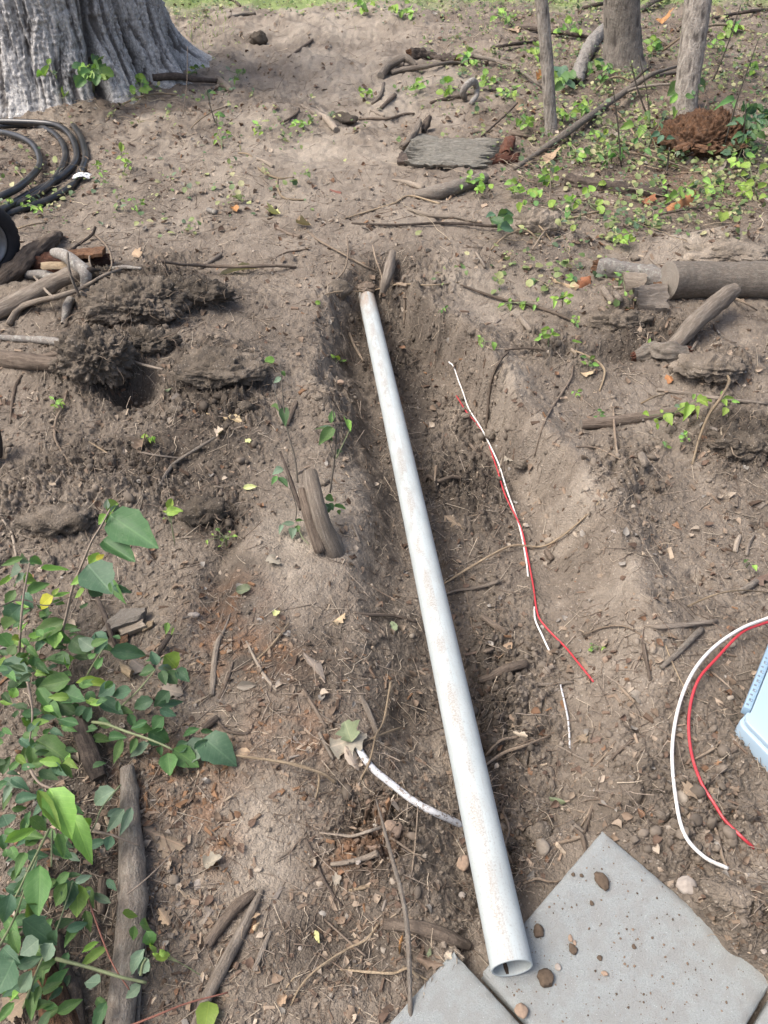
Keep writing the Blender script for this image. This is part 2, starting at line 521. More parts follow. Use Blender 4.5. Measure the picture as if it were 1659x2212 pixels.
def soil_mat():
    k = NT('soil')
    a = k.n('ShaderNodeVertexColor', layer_name='Col').outputs[0]
    v = k.coord('Object')
    n1 = k.noise(v, 38, 5, .65); n2 = k.noise(v, 160, 4, .7); n3 = k.noise(v, 520, 2, .6)
    c = k.mix(k.math('MULTIPLY', k.g(n1, .3, .75), .45), a, k.mix(1.0, a, (.62, .58, .55), 'MULTIPLY'))
    c = k.mix(k.math('MULTIPLY', k.g(n2, .45, .72), .38), c, k.mix(1.0, c, (1.5, 1.48, 1.46), 'MULTIPLY'))
    c = k.mix(k.math('MULTIPLY', k.g(n3, .60, .78), .16), c, (.36, .31, .26))
    def vor(sc):
        x = k.n('ShaderNodeTexVoronoi'); x.inputs['Scale'].default_value = sc
        wv = k.n('ShaderNodeVectorMath', operation='ADD'); k.l(v, wv.inputs[0])
        ns = k.n('ShaderNodeTexNoise'); ns.inputs['Scale'].default_value = sc * .6; k.l(v, ns.inputs['Vector'])
        sm = k.n('ShaderNodeVectorMath', operation='SCALE'); k.l(ns.outputs['Color'], sm.inputs[0]); sm.inputs['Scale'].default_value = 1.2 / sc
        k.l(sm.outputs[0], wv.inputs[1]); k.l(wv.outputs[0], x.inputs['Vector']); return x
    va = vor(95); vb = vor(240)
    s1 = k.n('ShaderNodeSeparateColor'); k.l(va.outputs['Color'], s1.inputs[0])
    s3 = k.n('ShaderNodeSeparateColor'); k.l(vb.outputs['Color'], s3.inputs[0])
    tone = k.math('ADD', .89, k.math('MULTIPLY', k.math('ADD', s1.outputs[0], s3.outputs[0]), .11))
    hv = k.n('ShaderNodeHueSaturation'); k.l(c, hv.inputs['Color']); k.l(tone, hv.inputs['Value']); c = hv.outputs[0]
    c = k.mix(k.math('MULTIPLY', k.math('GREATER_THAN', s3.outputs[1], .98), .4), c, (.42, .38, .32))
    k.base(c); k.rough(.95)
    k.p.inputs['Specular IOR Level'].default_value = .2
    hgt = k.math('ADD', k.math('MULTIPLY', n2, .7), k.math('MULTIPLY', n3, .3))
    hgt = k.math('SUBTRACT', hgt, k.math('ADD', k.math('MULTIPLY', va.outputs['Distance'], .8), k.math('MULTIPLY', vb.outputs['Distance'], .5)))
    k.bump(hgt, .9, .006)
    return k.m

def litter_mat(name='litter', trans=0.0, rough=.85, spec=.2):
    k = NT(name)
    a = k.n('ShaderNodeVertexColor', layer_name='Col').outputs[0]
    v = k.coord('Object')
    n = k.noise(v, 90, 3, .6)
    c = k.mix(k.g(n, .3, .7), k.mix(1.0, a, (.72, .70, .68), 'MULTIPLY'), a)
    k.base(c); k.rough(rough); k.p.inputs['Specular IOR Level'].default_value = spec
    k.bump(n, .4, .002)
    if trans:
        tr = k.n('ShaderNodeBsdfTranslucent'); k.l(c, tr.inputs[0])
        ms = k.n('ShaderNodeMixShader'); ms.inputs[0].default_value = trans
        k.l(k.p.outputs[0], ms.inputs[1]); k.l(tr.outputs[0], ms.inputs[2]); k.l(ms.outputs[0], k.out.inputs[0])
    return k.m

def wood_mat(name, c1, c2, streak=9, dirt=.4, dirtc=(.20, .16, .125), bump=.8, bd=.004, lich=0.0, lichc=(.42, .43, .38)):
    """uv.x around the stick in metres, uv.y along it in metres"""
    k = NT(name)
    uv = k.coord('UV', (1, 1.0 / streak, 1))
    uvr = k.coord('UV')
    ob = k.coord('Object')
    inf = k.n('ShaderNodeObjectInfo')
    ad = k.n('ShaderNodeVectorMath', operation='ADD'); k.l(uv, ad.inputs[0]); k.l(inf.outputs['Random'], ad.inputs[1])
    n1 = k.noise(ad.outputs[0], 95, 5, .72, .5)
    n2 = k.noise(ob, 30, 3, .6)
    n3 = k.noise(ob, 210, 2, .6)
    c = k.mix(k.g(n1, .38, .60), c1, c2)
    c = k.mix(k.math('MULTIPLY', k.g(n1, .42, .30), .6), c, k.mix(1.0, c, (.4, .38, .36), 'MULTIPLY'))
    c = k.mix(k.math('MULTIPLY', k.g(n2, .45, .68), dirt), c, dirtc)
    c = k.mix(k.math('MULTIPLY', k.g(n3, .3, .7), .35), c, k.mix(1.0, c, (.6, .58, .56), 'MULTIPLY'))
    if lich:
        n4 = k.noise(ob, 55, 4, .7)
        c = k.mix(k.math('MULTIPLY', k.g(n4, .52, .62), lich), c, lichc)
    hv = k.n('ShaderNodeHueSaturation'); k.l(c, hv.inputs['Color'])
    k.l(k.math('ADD', k.math('MULTIPLY', inf.outputs['Random'], .4), .8), hv.inputs['Value'])
    k.base(hv.outputs[0]); k.rough(.9); k.p.inputs['Specular IOR Level'].default_value = .25
    k.bump(k.math('ADD', n1, k.math('MULTIPLY', n3, .5)), bump, bd * 2.2)
    return k.m

def leaf_mat(name='leaf_green', trans=.28, rough=.5, vein=.35, spots=.0, spotc=(.25, .2, .05), back=(.75, .85, .75)):
    k = NT(name)
    inf = k.n('ShaderNodeObjectInfo'); col = inf.outputs['Color']
    tc = k.n('ShaderNodeTexCoord'); sp = k.n('ShaderNodeSeparateXYZ'); k.l(tc.outputs['UV'], sp.inputs[0])
    au = k.math('ABSOLUTE', k.math('SUBTRACT', sp.outputs[0], .5))
    w = k.math('SINE', k.math('MULTIPLY', k.math('SUBTRACT', sp.outputs[1], k.math('MULTIPLY', au, .55)), 52))
    lat = k.g(w, .88, 1.0)
    mid = k.math('SUBTRACT', 1.0, k.g(au, .012, .035))
    ve = k.math('MULTIPLY', k.math('MAXIMUM', k.math('MULTIPLY', lat, .5), mid), vein)
    ob = k.coord('Object')
    ad = k.n('ShaderNodeVectorMath', operation='ADD'); k.l(tc.outputs['UV'], ad.inputs[0]); k.l(inf.outputs['Random'], ad.inputs[1])
    n = k.noise(ad.outputs[0], 5, 4, .65); n2 = k.noise(ad.outputs[0], 60, 2, .6)
    hv = k.n('ShaderNodeHueSaturation'); k.l(col, hv.inputs['Color'])
    k.l(k.math('ADD', k.math('MULTIPLY', inf.outputs['Random'], .5), .75), hv.inputs['Value'])
    k.l(k.math('ADD', k.math('MULTIPLY', inf.outputs['Random'], .03), .485), hv.inputs['Hue'])
    c = k.mix(k.g(n, .3, .7), k.mix(1.0, hv.outputs[0], (.78, .8, .8), 'MULTIPLY'), hv.outputs[0])
    c = k.mix(ve, c, k.mix(1.0, c, (2.0, 1.75, 1.7), 'MULTIPLY'))
    if spots:
        c = k.mix(k.math('MULTIPLY', k.g(n2, .62, .68), spots), c, spotc)
        c = k.mix(k.math('MULTIPLY', k.g(n, .62, .70), spots), c, spotc)
    # dust
    c = k.mix(k.math('MULTIPLY', k.g(n, .55, .8), .18), c, (.33, .31, .24))
    ge = k.n('ShaderNodeNewGeometry')
    c = k.mix(ge.outputs['Backfacing'], c, k.mix(.35, c, (.22, .28, .18)))
    k.base(c); k.rough(rough); k.p.inputs['Specular IOR Level'].default_value = .4
    k.bump(k.math('ADD', k.math('MULTIPLY', ve, -2.0), n2), .45, .0015)
    tr = k.n('ShaderNodeBsdfTranslucent'); k.l(k.mix(1.0, c, (1.3, 1.35, .7), 'MULTIPLY'), tr.inputs[0])
    ms = k.n('ShaderNodeMixShader'); ms.inputs[0].default_value = trans
    k.l(k.p.outputs[0], ms.inputs[1]); k.l(tr.outputs[0], ms.inputs[2]); k.l(ms.outputs[0], k.out.inputs[0])
    return k.m

def plain(name, c, rough=.6, spec=.4, ns=60, var=.75, bump=0.0, metal=0, bd=.002):
    k = NT(name); ob = k.coord('Object')
    n = k.noise(ob, ns, 4, .6)
    k.base(k.mix(k.g(n, .3, .7), tuple(x * var for x in c), c)); k.rough(rough)
    k.p.inputs['Specular IOR Level'].default_value = spec; k.p.inputs['Metallic'].default_value = metal
    if bump: k.bump(n, bump, bd)
    return k.m

def dirty(name, c, dirtc=(.24, .18, .13), amount=.5, rough=.4, scale=(30, 30, 30), th=(.5, .62), fine=.3, spec=.5):
    k = NT(name)
    ob = k.coord('Object', scale)
    n = k.noise(ob, 1, 5, .65); n2 = k.noise(k.coord('Object'), 330, 3, .7)
    cc = k.mix(k.math('MULTIPLY', k.g(n, *th), amount), c, dirtc)
    cc = k.mix(k.math('MULTIPLY', k.g(n2, .55, .7), fine), cc, dirtc)
    k.base(cc); k.rough(rough); k.p.inputs['Specular IOR Level'].default_value = spec
    return k.m

def pipe_mat():
    k = NT('grey_white_plastic')
    # uv.y runs along the pipe in metres, uv.x round it; the top of the pipe is near uv.x = 0 and its end
    tc = k.n('ShaderNodeTexCoord'); sp = k.n('ShaderNodeSeparateXYZ'); k.l(tc.outputs['Object'], sp.inputs[0])
    v = k.coord('UV', (1, .28, 1)); vr = k.coord('UV')
    n1 = k.noise(v, 26, 5, .68, .3)
    n2 = k.noise(vr, 210, 4, .7, .6)
    n3 = k.noise(k.coord('UV', (1, .05, 1)), 170, 3, .6)
    at_ = k.n('ShaderNodeAttribute', attribute_name='crown').outputs['Fac']   # 1 on the upper side where mud was dragged over it
    base = k.mix(k.g(k.noise(vr, 9, 3), .3, .7), (.335, .375, .375), (.405, .445, .44))
    c = k.mix(k.math('MULTIPLY', k.math('MULTIPLY', k.g(n1, .43, .55), k.math('ADD', k.math('MULTIPLY', at_, .85), .15)), k.math('ADD', .42, k.math('MULTIPLY', k.g(n2, .42, .58), .5))), base, (.26, .238, .21))
    c = k.mix(k.math('MULTIPLY', k.g(n2, .56, .66), k.math('ADD', k.math('MULTIPLY', at_, .5), .4)), c, (.23, .21, .19))
    c = k.mix(k.math('MULTIPLY', k.g(n3, .58, .70), .45), c, (.27, .26, .24))
    far = k.n('ShaderNodeAttribute', attribute_name='muddy').outputs['Fac']
    c = k.mix(k.math('MULTIPLY', far, k.g(n1, .35, .55)), c, (.30, .235, .18))
    k.base(c); k.rough(k.math('ADD', k.math('MULTIPLY', k.g(n1, .4, .6), .25), .38))
    k.p.inputs['Specular IOR Level'].default_value = .45
    k.bump(n2, .12, .0006)
    return k.m

def concrete_mat():
    k = NT('concrete'); ob = k.coord('Object')
    n1 = k.noise(ob, 420, 3, .75); n2 = k.noise(ob, 30, 4, .6); n3 = k.noise(ob, 190, 4, .7)
    vo = k.n('ShaderNodeTexVoronoi'); vo.inputs['Scale'].default_value = 260; k.l(ob, vo.inputs['Vector'])
    c = k.mix(k.g(n1, .3, .7), (.24, .258, .252), (.33, .35, .342))
    c = k.mix(k.math('MULTIPLY', k.g(n2, .42, .60), .6), c, (.25, .25, .235))
    c = k.mix(k.math('MULTIPLY', k.g(n3, .63, .72), .55), c, (.15, .115, .095))
    c = k.mix(k.math('MULTIPLY', k.g(n3, .27, .36), -1.0), c, (.2, .2, .2))
    sp = k.math('LESS_THAN', vo.outputs['Distance'], .17)
    k.l(vo.outputs['Color'], (s2 := k.n('ShaderNodeSeparateColor')).inputs[0])
    c = k.mix(k.math('MULTIPLY', sp, k.g(s2.outputs[0], .90, .93)), c, (.46, .51, .50))
    k.base(c); k.rough(.92); k.p.inputs['Specular IOR Level'].default_value = .25
    k.bump(k.math('ADD', n1, k.math('MULTIPLY', n3, .6)), .9, .004)
    return k.m

def bark_mat(name, c1, c2, lich=(.36, .37, .34), ly=.25, amt=.6, sc=1.0):
    k = NT(name)
    ob = k.coord('Object', (sc, sc, sc * ly)); o1 = k.coord('Object')
    n1 = k.noise(ob, 26, 5, .7, .8); n2 = k.noise(o1, 60, 4, .7); n3 = k.noise(o1, 4, 3, .6)
    cr = k.n('ShaderNodeAttribute', attribute_name='crack').outputs['Fac']
    c = k.mix(k.g(n1, .35, .62), c1, c2)
    c = k.mix(k.math('MULTIPLY', k.g(n2, .5, .6), amt), c, lich)
    c = k.mix(k.math('MULTIPLY', k.g(n3, .4, .7), .35), c, k.mix(1.0, c, (.7, .7, .68), 'MULTIPLY'))
    c = k.mix(k.math('MULTIPLY', cr, .9), c, (.075, .065, .058))
    k.base(c); k.rough(.95); k.p.inputs['Specular IOR Level'].default_value = .15
    k.bump(k.math('ADD', n1, k.math('MULTIPLY', n2, .5)), 1.0, .02)
    return k.m

M = dict(
    soil=soil_mat(), litter=litter_mat(), cover=litter_mat('living_leaves', .3, .55, .4), drylit=litter_mat('dead_leaves', .12, .75, .25),
    grey=wood_mat('grey_wood', (.15, .125, .10), (.38, .335, .28)),
    brown=wood_mat('brown_bark', (.10, .076, .058), (.27, .22, .175)),
    dark=wood_mat('dark_bark', (.05, .04, .034), (.13, .105, .088), dirt=.3),
    pale=wood_mat('pale_wood', (.30, .25, .20), (.50, .44, .36), dirt=.3),
    smoothgrey=wood_mat('smooth_grey_bark', (.26, .24, .22), (.42, .40, .37), streak=2, dirt=.3, lich=.5),
    tan=wood_mat('tan_vine', (.30, .23, .15), (.52, .42, .29), dirt=.15),
    root=wood_mat('pale_root', (.24, .18, .13), (.46, .38, .29), dirt=.25),
    mossy=wood_mat('lichen_bark', (.15, .13, .108), (.34, .305, .26), streak=3, lich=.18, lichc=(.30, .30, .26)),
    rot=wood_mat('orange_rotten_wood', (.10, .052, .03), (.33, .18, .10), streak=6, dirt=.3, bump=1, bd=.01),
    redrot=wood_mat('red_rotten_wood', (.12, .045, .03), (.27, .12, .075), streak=6, dirt=.35, bump=1, bd=.01),
    cut=wood_mat('sawn_wood', (.26, .235, .205), (.40, .37, .32), streak=1),
    redstem=plain('red_stem', (.20, .085, .06), .6),
    greenstem=plain('green_stem', (.17, .20, .10), .6, var=.7),
    woodystem=plain('woody_stem', (.25, .20, .155), .75, var=.65),
    darkstem=plain('dark_stem', (.075, .065, .05), .7),
    leaf=leaf_mat(), yleaf=leaf_mat('leaf_yellow_green', .35, .5, .25, .35, (.28, .22, .08)),
    dry=leaf_mat('dry_leaf', .12, .7, .3, .45, (.16, .10, .06)),
    pipe=pipe_mat(), concrete=concrete_mat(),
    hose=dirty('black_plastic', (.018, .020, .023), (.13, .115, .095), .35, .33, (9, 9, 9), (.45, .7), .12),
    red=dirty('red_insulation', (.42, .035, .045), (.25, .15, .12), .35, .42, (40, 40, 40), (.56, .7), .12),
    white=dirty('white_insulation', (.62, .61, .58), (.33, .26, .20), .45, .45, (45, 45, 45), (.55, .66), .12),
    mudwhite=dirty('muddy_white_insulation', (.50, .51, .52), (.14, .11, .085), .85, .5, (75, 75, 75), (.53, .58), .6),
    blue=plain('pale_blue_plastic', (.30, .40, .48), .42, .45, 6, .94),
    bluerib=plain('pale_blue_hinge_plastic', (.24, .35, .45), .45, .45, 20, .9),
    socket=plain('socket_shade', (.16, .19, .22), .5),
    rubber=plain('black_rubber', (.022, .022, .024), .75, .3, 40, .7, .3),
    rim=plain('grey_metal', (.20, .205, .205), .45, .5, 30, .7, 0, .6),
    stone=plain('grey_stone', (.34, .30, .26), .85, .25, 50, .7, .5),
    mudstone=plain('brown_pebble', (.115, .085, .06), .9, .2, 120, .6, .6),
    tanstone=plain('tan_pebble', (.30, .22, .16), .85, .25, 120, .7, .4),
    paper=plain('white_paper', (.75, .77, .78), .6, .3, 60, .85, .3),
    mud=plain('mud_and_hole_shade', (.07, .05, .036), .9, .2, 150, .6, .6),
    bark=bark_mat('rough_grey_bark', (.26, .25, .235), (.52, .51, .49), (.70, .69, .66), .22, .7),
    bark2=bark_mat('grey_brown_bark', (.15, .13, .11), (.31, .275, .235), (.32, .315, .28), .12, .4, 2.5),
    bark3=bark_mat('flaking_bark', (.17, .148, .125), (.43, .385, .33), (.40, .38, .34), .10, .55, 2.2),
    slab=wood_mat('weathered_bark_slab', (.22, .21, .175), (.50, .49, .43), streak=14, dirt=.15, bump=1, bd=.012),
)

# ------------------------------------------------------------------ the ground
def soil_color(x, y, crumb=None):
    u, v, loose, smooth, dark, orange, leafy = masks(x, y)
    n = fbm(x * 2.3, y * 2.3, 101, 4); n2 = fbm(x * 13, y * 13, 111, 4)
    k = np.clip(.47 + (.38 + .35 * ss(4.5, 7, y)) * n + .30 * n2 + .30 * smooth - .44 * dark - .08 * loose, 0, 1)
    k = k + .12 * ss(680, 420, v) * (1 - .7 * np.clip(leafy, 0, 1))
    k = np.clip(k, 0, 1)[:, None]
    lo = np.array([.084, .070, .056]); mi = np.array([.186, .157, .126]); hi = np.array([.328, .288, .234])
    c = np.where(k < .5, lo + (mi - lo) * k * 2, mi + (hi - mi) * (k - .5) * 2)
    o = np.clip(orange * 1.3 * ss(-.35, .35, n2) * .62, 0, .6)[:, None]
    c = c * (1 - o) + np.array([.20, .105, .055]) * o
    lf = (np.clip(leafy, 0, 1) * .45)[:, None]
    c = c * (1 - lf) + np.array([.115, .085, .065]) * lf
    return c

gc = soil_color(GX.ravel(), GY.ravel())
# grass fringe and lawn colour far up the picture
uu, v_ = proj0(GX.ravel(), GY.ravel())
gmask = np.clip(ss(26, 8, v_ + 18 * perlin(GX.ravel() * 1.2, GY.ravel() * 1.2, 131)) , 0, 1)[:, None]
gc = gc * (1 - gmask) + np.array([.20, .26, .10]) * gmask
# crevices between crumbs hold damper soil
idx = np.arange(NX * NY, dtype=np.int32).reshape(NY, NX)
quads = np.stack([idx[:-1, :-1], idx[:-1, 1:], idx[1:, 1:], idx[1:, :-1]], -1).reshape(-1, 4)
me = mesh_np('ground', np.stack([GX, GY, GZ], -1).reshape(-1, 3), quads, 4, None, gc.astype(np.float32), M['soil'])
g = link('ground', me)
tag(g, 'bare brown soil with a trench dug through it', None, None, 'structure')
del g['label']

def gnormal(P, e=.012):
    x, y = P[:, 0], P[:, 1]
    dx = (ground(x + e, y) - ground(x - e, y)) / (2 * e)
    dy = (ground(x, y + e) - ground(x, y - e)) / (2 * e)
    n = np.stack([-dx, -dy, np.ones_like(dx)], -1)
    return n / np.linalg.norm(n, axis=1, keepdims=True)
# ------------------------------------------------------------------ scatter of things nobody could count
def ico(sub):
    bm = bmesh.new(); bmesh.ops.create_icosphere(bm, subdivisions=sub, radius=1)
    V = np.array([v.co[:] for v in bm.verts]); T = np.array([[v.index for v in f.verts] for f in bm.faces]); bm.free()
    return V, T

def frames(N, spin, tilt=None):
    """columns x,y,z: z near normal N, x spun about it"""
    K = len(N)
    z = N + (rs.normal(0, 1, (K, 3)) * tilt[:, None] if tilt is not None else 0)
    z /= np.linalg.norm(z, axis=1, keepdims=True)
    a = np.stack([np.cos(spin), np.sin(spin), np.zeros(K)], -1)
    x = a - z * (a * z).sum(1, keepdims=True); x /= np.linalg.norm(x, axis=1, keepdims=True)
    return np.stack([x, np.cross(z, x), z], -1)

def scatter(name, temps, P, Fm, S, C, mat, smooth=False, kind='stuff', label=None, cat=None):
    Vs, Ts, Cs = [], [], []; base = 0
    which = rs.randint(0, len(temps), len(P))
    for ti, (tv, tt) in enumerate(temps):
        m = which == ti
        if not m.any(): continue
        L = tv[None] * S[m][:, None, :]
        G = np.einsum('kij,knj->kni', Fm[m], L) + P[m][:, None, :]
        n = m.sum()
        Vs.append(G.reshape(-1, 3)); Ts.append((tt[None] + (np.arange(n) * len(tv))[:, None, None]).reshape(-1, 3) + base)
        Cs.append(np.repeat(C[m], len(tv), 0)); base += n * len(tv)
    me = mesh_np(name, np.concatenate(Vs), np.concatenate(Ts), 3, None, np.concatenate(Cs).astype(np.float32), mat, smooth)
    o = link(name, me)
    return tag(o, label, cat, None, kind)

def sample(n, prob, vmin=-50, vmax=2330, umin=-140, umax=1800):
    u = rs.uniform(umin, umax, n); v = rs.uniform(vmin, vmax, n)
    P0 = plane_pt(u, v)
    p = prob(u, v, P0[0], P0[1])
    k = rs.uniform(0, 1, n) < p
    u, v = u[k], v[k]
    P = at_many(u, v)
    a, b = pav_ab(P[:, 0], P[:, 1])
    inp = (a > -.01) & (b > -.05) & ~(((u - 1480) - (v - 1930) * .86) > 0)
    return u[~inp], v[~inp], P[~inp]

def nearpipe(u, v):
    # on the pipe itself (nothing may lie inside it)
    c = np.interp(v, [640, 2100], [793, 1105]); w = np.interp(v, [640, 2100], [20, 50])
    return (np.abs(u - c) < w * .8) & (v > 630) & (v < 2130)

# crumbs of soil
def p_cr(u, v, x, y):
    l = blob(u, v, LOOSE); s = blob(u, v, SMOOTH)
    n = ss(-.3, .4, fbm(x * 5, y * 5, 201, 2))
    return np.clip(.20 + .8 * l - .25 * s, .03, 1) * (.25 + .75 * n) * (.45 + .55 * ss(100, 450, v))
u, v, P = sample(62000, p_cr)
k = ~nearpipe(u, v); u, v, P = u[k], v[k], P[k]
K = len(P)
r = .0018 + .0052 * rs.uniform(0, 1, K) ** 3 + .0015 * depth_of(P[:, 1], P[:, 2]) * rs.uniform(.25, .8, K)
big = rs.uniform(0, 1, K) < .03 * (.2 + blob(u, v, LOOSE)) * 2
r = np.where(big, r * 2.2, r)
iv, it = ico(1)
temps = []
for s in range(6):
    q = iv * (1 + rs.uniform(-.28, .28, (len(iv), 1))) * rs.uniform(.75, 1.25, 3); temps.append((q, it))
iv2, it2 = ico(2)
temps2 = []
for s in range(6):
    q = iv2 * (1 + .35 * noise3(iv2 * 1.6 + s * 5, s)[:, None] + .18 * noise3(iv2 * 4 + s * 5, s + 30)[:, None]); temps2.append((q, it2))
P[:, 2] += r * .25
col = soil_color(P[:, 0], P[:, 1]) * rs.uniform(.8, 1.2, (K, 1))
lite = rs.uniform(0, 1, K) < .02
col[lite] = np.array([.33, .29, .24]) * rs.uniform(.7, 1.1, (lite.sum(), 1))
S = r[:, None] * rs.uniform(.7, 1.25, (K, 3)); S[:, 2] *= .75
Fm = frames(gnormal(P), rs.uniform(0, 6.28, K), np.full(K, .5))
sm = r < .009
print('crumbs', K, (~sm).sum())
# ico(1) has 20 faces
scatter('soil_crumbs', temps, P[sm], Fm[sm], S[sm], col[sm], M['litter'])
scatter('soil_clods', temps2, P[~sm], Fm[~sm], S[~sm], col[~sm], M['litter'], True)

# chips and flat flakes of wood and bark
def box_t(w, l, h):
    V = np.array([(-w, -l, -h), (w, -l * .8, -h), (w * .7, l, -h), (-w * .8, l * .85, -h), (-w * .8, -l * .9, h), (w * .9, -l * .7, h), (w * .6, l * .9, h), (-w * .6, l * .7, h)])
    Q = [(0, 3, 2, 1), (4, 5, 6, 7), (0, 1, 5, 4), (1, 2, 6, 5), (2, 3, 7, 6), (3, 0, 4, 7)]
    T = [t for q in Q for t in ((q[0], q[1], q[2]), (q[0], q[2], q[3]))]
    return V, np.array(T)
def p_ch(u, v, x, y):
    return np.clip(.20 + .8 * blob(u, v, ORANGE) + .6 * blob(u, v, [(340, 1850, 170, 300), (760, 1850, 120, 200), (1400, 650, 140, 120), (1000, 330, 120, 60), (1450, 400, 180, 60)])
                   - .2 * blob(u, v, SMOOTH), .04, 1) * ss(-.4, .3, fbm(x * 4, y * 4, 211, 2))
u, v, P = sample(30000, p_ch)
k = ~nearpipe(u, v); u, v, P = u[k], v[k], P[k]; K = len(P)
sz = (.0028 + .009 * rs.uniform(0, 1, K) ** 2.2) * (.6 + .22 * depth_of(P[:, 1], P[:, 2]))
S = np.stack([sz * rs.uniform(.35, .8, K), sz * rs.uniform(.8, 1.9, K), sz * rs.uniform(.12, .3, K)], -1)
pal = np.array([(.16, .115, .085), (.22, .165, .12), (.30, .235, .175), (.10, .07, .05), (.22, .13, .075), (.38, .31, .23), (.20, .175, .15)])
ci = rs.choice(7, K, p=[.24, .25, .15, .16, .06, .06, .08])
og = (blob(u, v, ORANGE) > .35) & (rs.uniform(0, 1, K) < .4); ci[og] = 4
P[:, 2] += sz * .2
scatter('wood_chips', [box_t(1, 1, 1), box_t(.8, 1.2, 1)], P, frames(gnormal(P), rs.uniform(0, 6.28, K), np.full(K, .3)), S,
        pal[ci] * rs.uniform(.75, 1.2, (K, 1)), M['litter'])

# fine twigs and root hairs
def tw_t(n, bend, seed, taper=.4):
    r_ = np.random.RandomState(seed); V = []; T = []
    pts = np.zeros((n + 1, 3)); pts[:, 1] = np.linspace(-1, 1, n + 1)
    pts[:, 0] = np.cumsum(r_.normal(0, bend, n + 1)); pts[:, 2] = np.cumsum(r_.normal(0, bend * .35, n + 1)); pts[:, [0, 2]] -= pts[:, [0, 2]].mean(0)
    for i in range(n + 1):
        rr = 1 - (1 - taper) * i / n
        for a in (0, 2.09, 4.19): V.append((pts[i, 0], pts[i, 1], pts[i, 2], rr * math.cos(a), rr * math.sin(a)))
    for i in range(n):
        for a in range(3):
            b = (a + 1) % 3; p = i * 3
            T += [(p + a, p + b, p + 3 + b), (p + a, p + 3 + b, p + 3 + a)]
    return np.array(V), np.array(T)
def scatter_tw(name, temps, P, Fm, L, R, C, mat):
    Vs, Ts, Cs = [], [], []; base = 0
    which = rs.randint(0, len(temps), len(P))
    for ti, (tv, tt) in enumerate(temps):
        m = which == ti; n = m.sum()
        if n == 0: continue
        loc = tv[None, :, :3] * L[m][:, None, None]
        loc[:, :, 0] += tv[None, :, 3] * R[m][:, None]; loc[:, :, 2] += tv[None, :, 4] * R[m][:, None]
        G = np.einsum('kij,knj->kni', Fm[m], loc) + P[m][:, None, :]
        Vs.append(G.reshape(-1, 3)); Ts.append((tt[None] + (np.arange(n) * len(tv))[:, None, None]).reshape(-1, 3) + base)
        Cs.append(np.repeat(C[m], len(tv), 0)); base += n * len(tv)
    me = mesh_np(name, np.concatenate(Vs), np.concatenate(Ts), 3, None, np.concatenate(Cs).astype(np.float32), mat, True)
    return tag(link(name, me), kind='stuff')
def p_tw(u, v, x, y):
    return np.clip(.28 + .15 * ss(650, 450, v) + .7 * blob(u, v, LEAFY) + .3 * blob(u, v, DARK) + .3 * blob(u, v, [(350, 420, 250, 120), (120, 620, 150, 80), (700, 1700, 200, 300)]) - .3 * blob(u, v, SMOOTH), .03, 1)
u, v, P = sample(26000, p_tw); k = ~nearpipe(u, v); u, v, P = u[k], v[k], P[k]; K = len(P)
dp = depth_of(P[:, 1], P[:, 2])
L = (.012 + .05 * rs.uniform(0, 1, K) ** 2.5) * (.5 + .28 * dp)
R = np.minimum(.0006 + .0008 * rs.uniform(0, 1, K) ** 2 + .00028 * dp, .0022)
P[:, 2] += R + .002
tc = np.array([(.30, .25, .20), (.17, .13, .10), (.42, .36, .28), (.11, .085, .07)])[rs.choice(4, K, p=[.35, .33, .17, .15])] * rs.uniform(.8, 1.2, (K, 1))
scatter_tw('twig_litter', [tw_t(3, .05, s) for s in range(5)] + [tw_t(5, .14, s + 9) for s in range(3)], P, frames(gnormal(P), rs.uniform(0, 6.28, K), np.full(K, .12)), L, R, tc, M['litter'])
def p_dv(u, v, x, y):
    return np.clip(blob(u, v, LEAFY) * 1.1 + .35 * blob(u, v, [(1130, 480, 120, 60), (250, 250, 160, 50), (30, 370, 80, 70), (1200, 620, 120, 60)]), 0, 1)
u, v, P = sample(1500, p_dv, vmax=700); K = len(P)
L = rs.uniform(.05, .26, K); R = rs.uniform(.0009, .0026, K); P[:, 2] += .012 + rs.uniform(0, .05, K)
tc = np.array([(.40, .32, .22), (.24, .19, .14), (.50, .43, .32), (.10, .08, .065)])[rs.choice(4, K, p=[.3, .3, .2, .2])] * rs.uniform(.8, 1.15, (K, 1))
scatter_tw('dead_vines', [tw_t(9, .09, s + 70, .5) for s in range(8)], P, frames(np.tile([0, 0, 1.0], (K, 1)), rs.uniform(0, 6.28, K), np.full(K, .16)), L, R, tc, M['litter'])
def p_rt(u, v, x, y):
    return np.clip(.22 + 1.0 * blob(u, v, [(330, 650, 190, 90), (230, 800, 110, 90), (490, 810, 100, 60), (800, 690, 90, 110), (860, 620, 110, 50), (980, 790, 70, 80), (1130, 1800, 90, 130), (760, 1740, 130, 90), (1600, 950, 110, 80), (1000, 1650, 60, 200), (480, 1120, 60, 50), (1130, 480, 150, 50)]), 0, 1)
u, v, P = sample(15000, p_rt); k = ~nearpipe(u, v); u, v, P = u[k], v[k], P[k]; K = len(P)
dp = depth_of(P[:, 1], P[:, 2])
L = (.012 + .045 * rs.uniform(0, 1, K) ** 2) * (.55 + .22 * dp); R = .0003 + .00030 * dp * rs.uniform(.5, 1, K)
P[:, 2] += .004 + L * .12
tc = np.array([(.33, .26, .19), (.20, .15, .11), (.48, .40, .30), (.10, .075, .06)])[rs.choice(4, K, p=[.3, .33, .15, .22])] * rs.uniform(.8, 1.2, (K, 1))
scatter_tw('root_hairs', [tw_t(7, .2, s + 40, .25) for s in range(8)], P, frames(gnormal(P), rs.uniform(0, 6.28, K), np.full(K, .55)), L, R, tc, M['litter'])

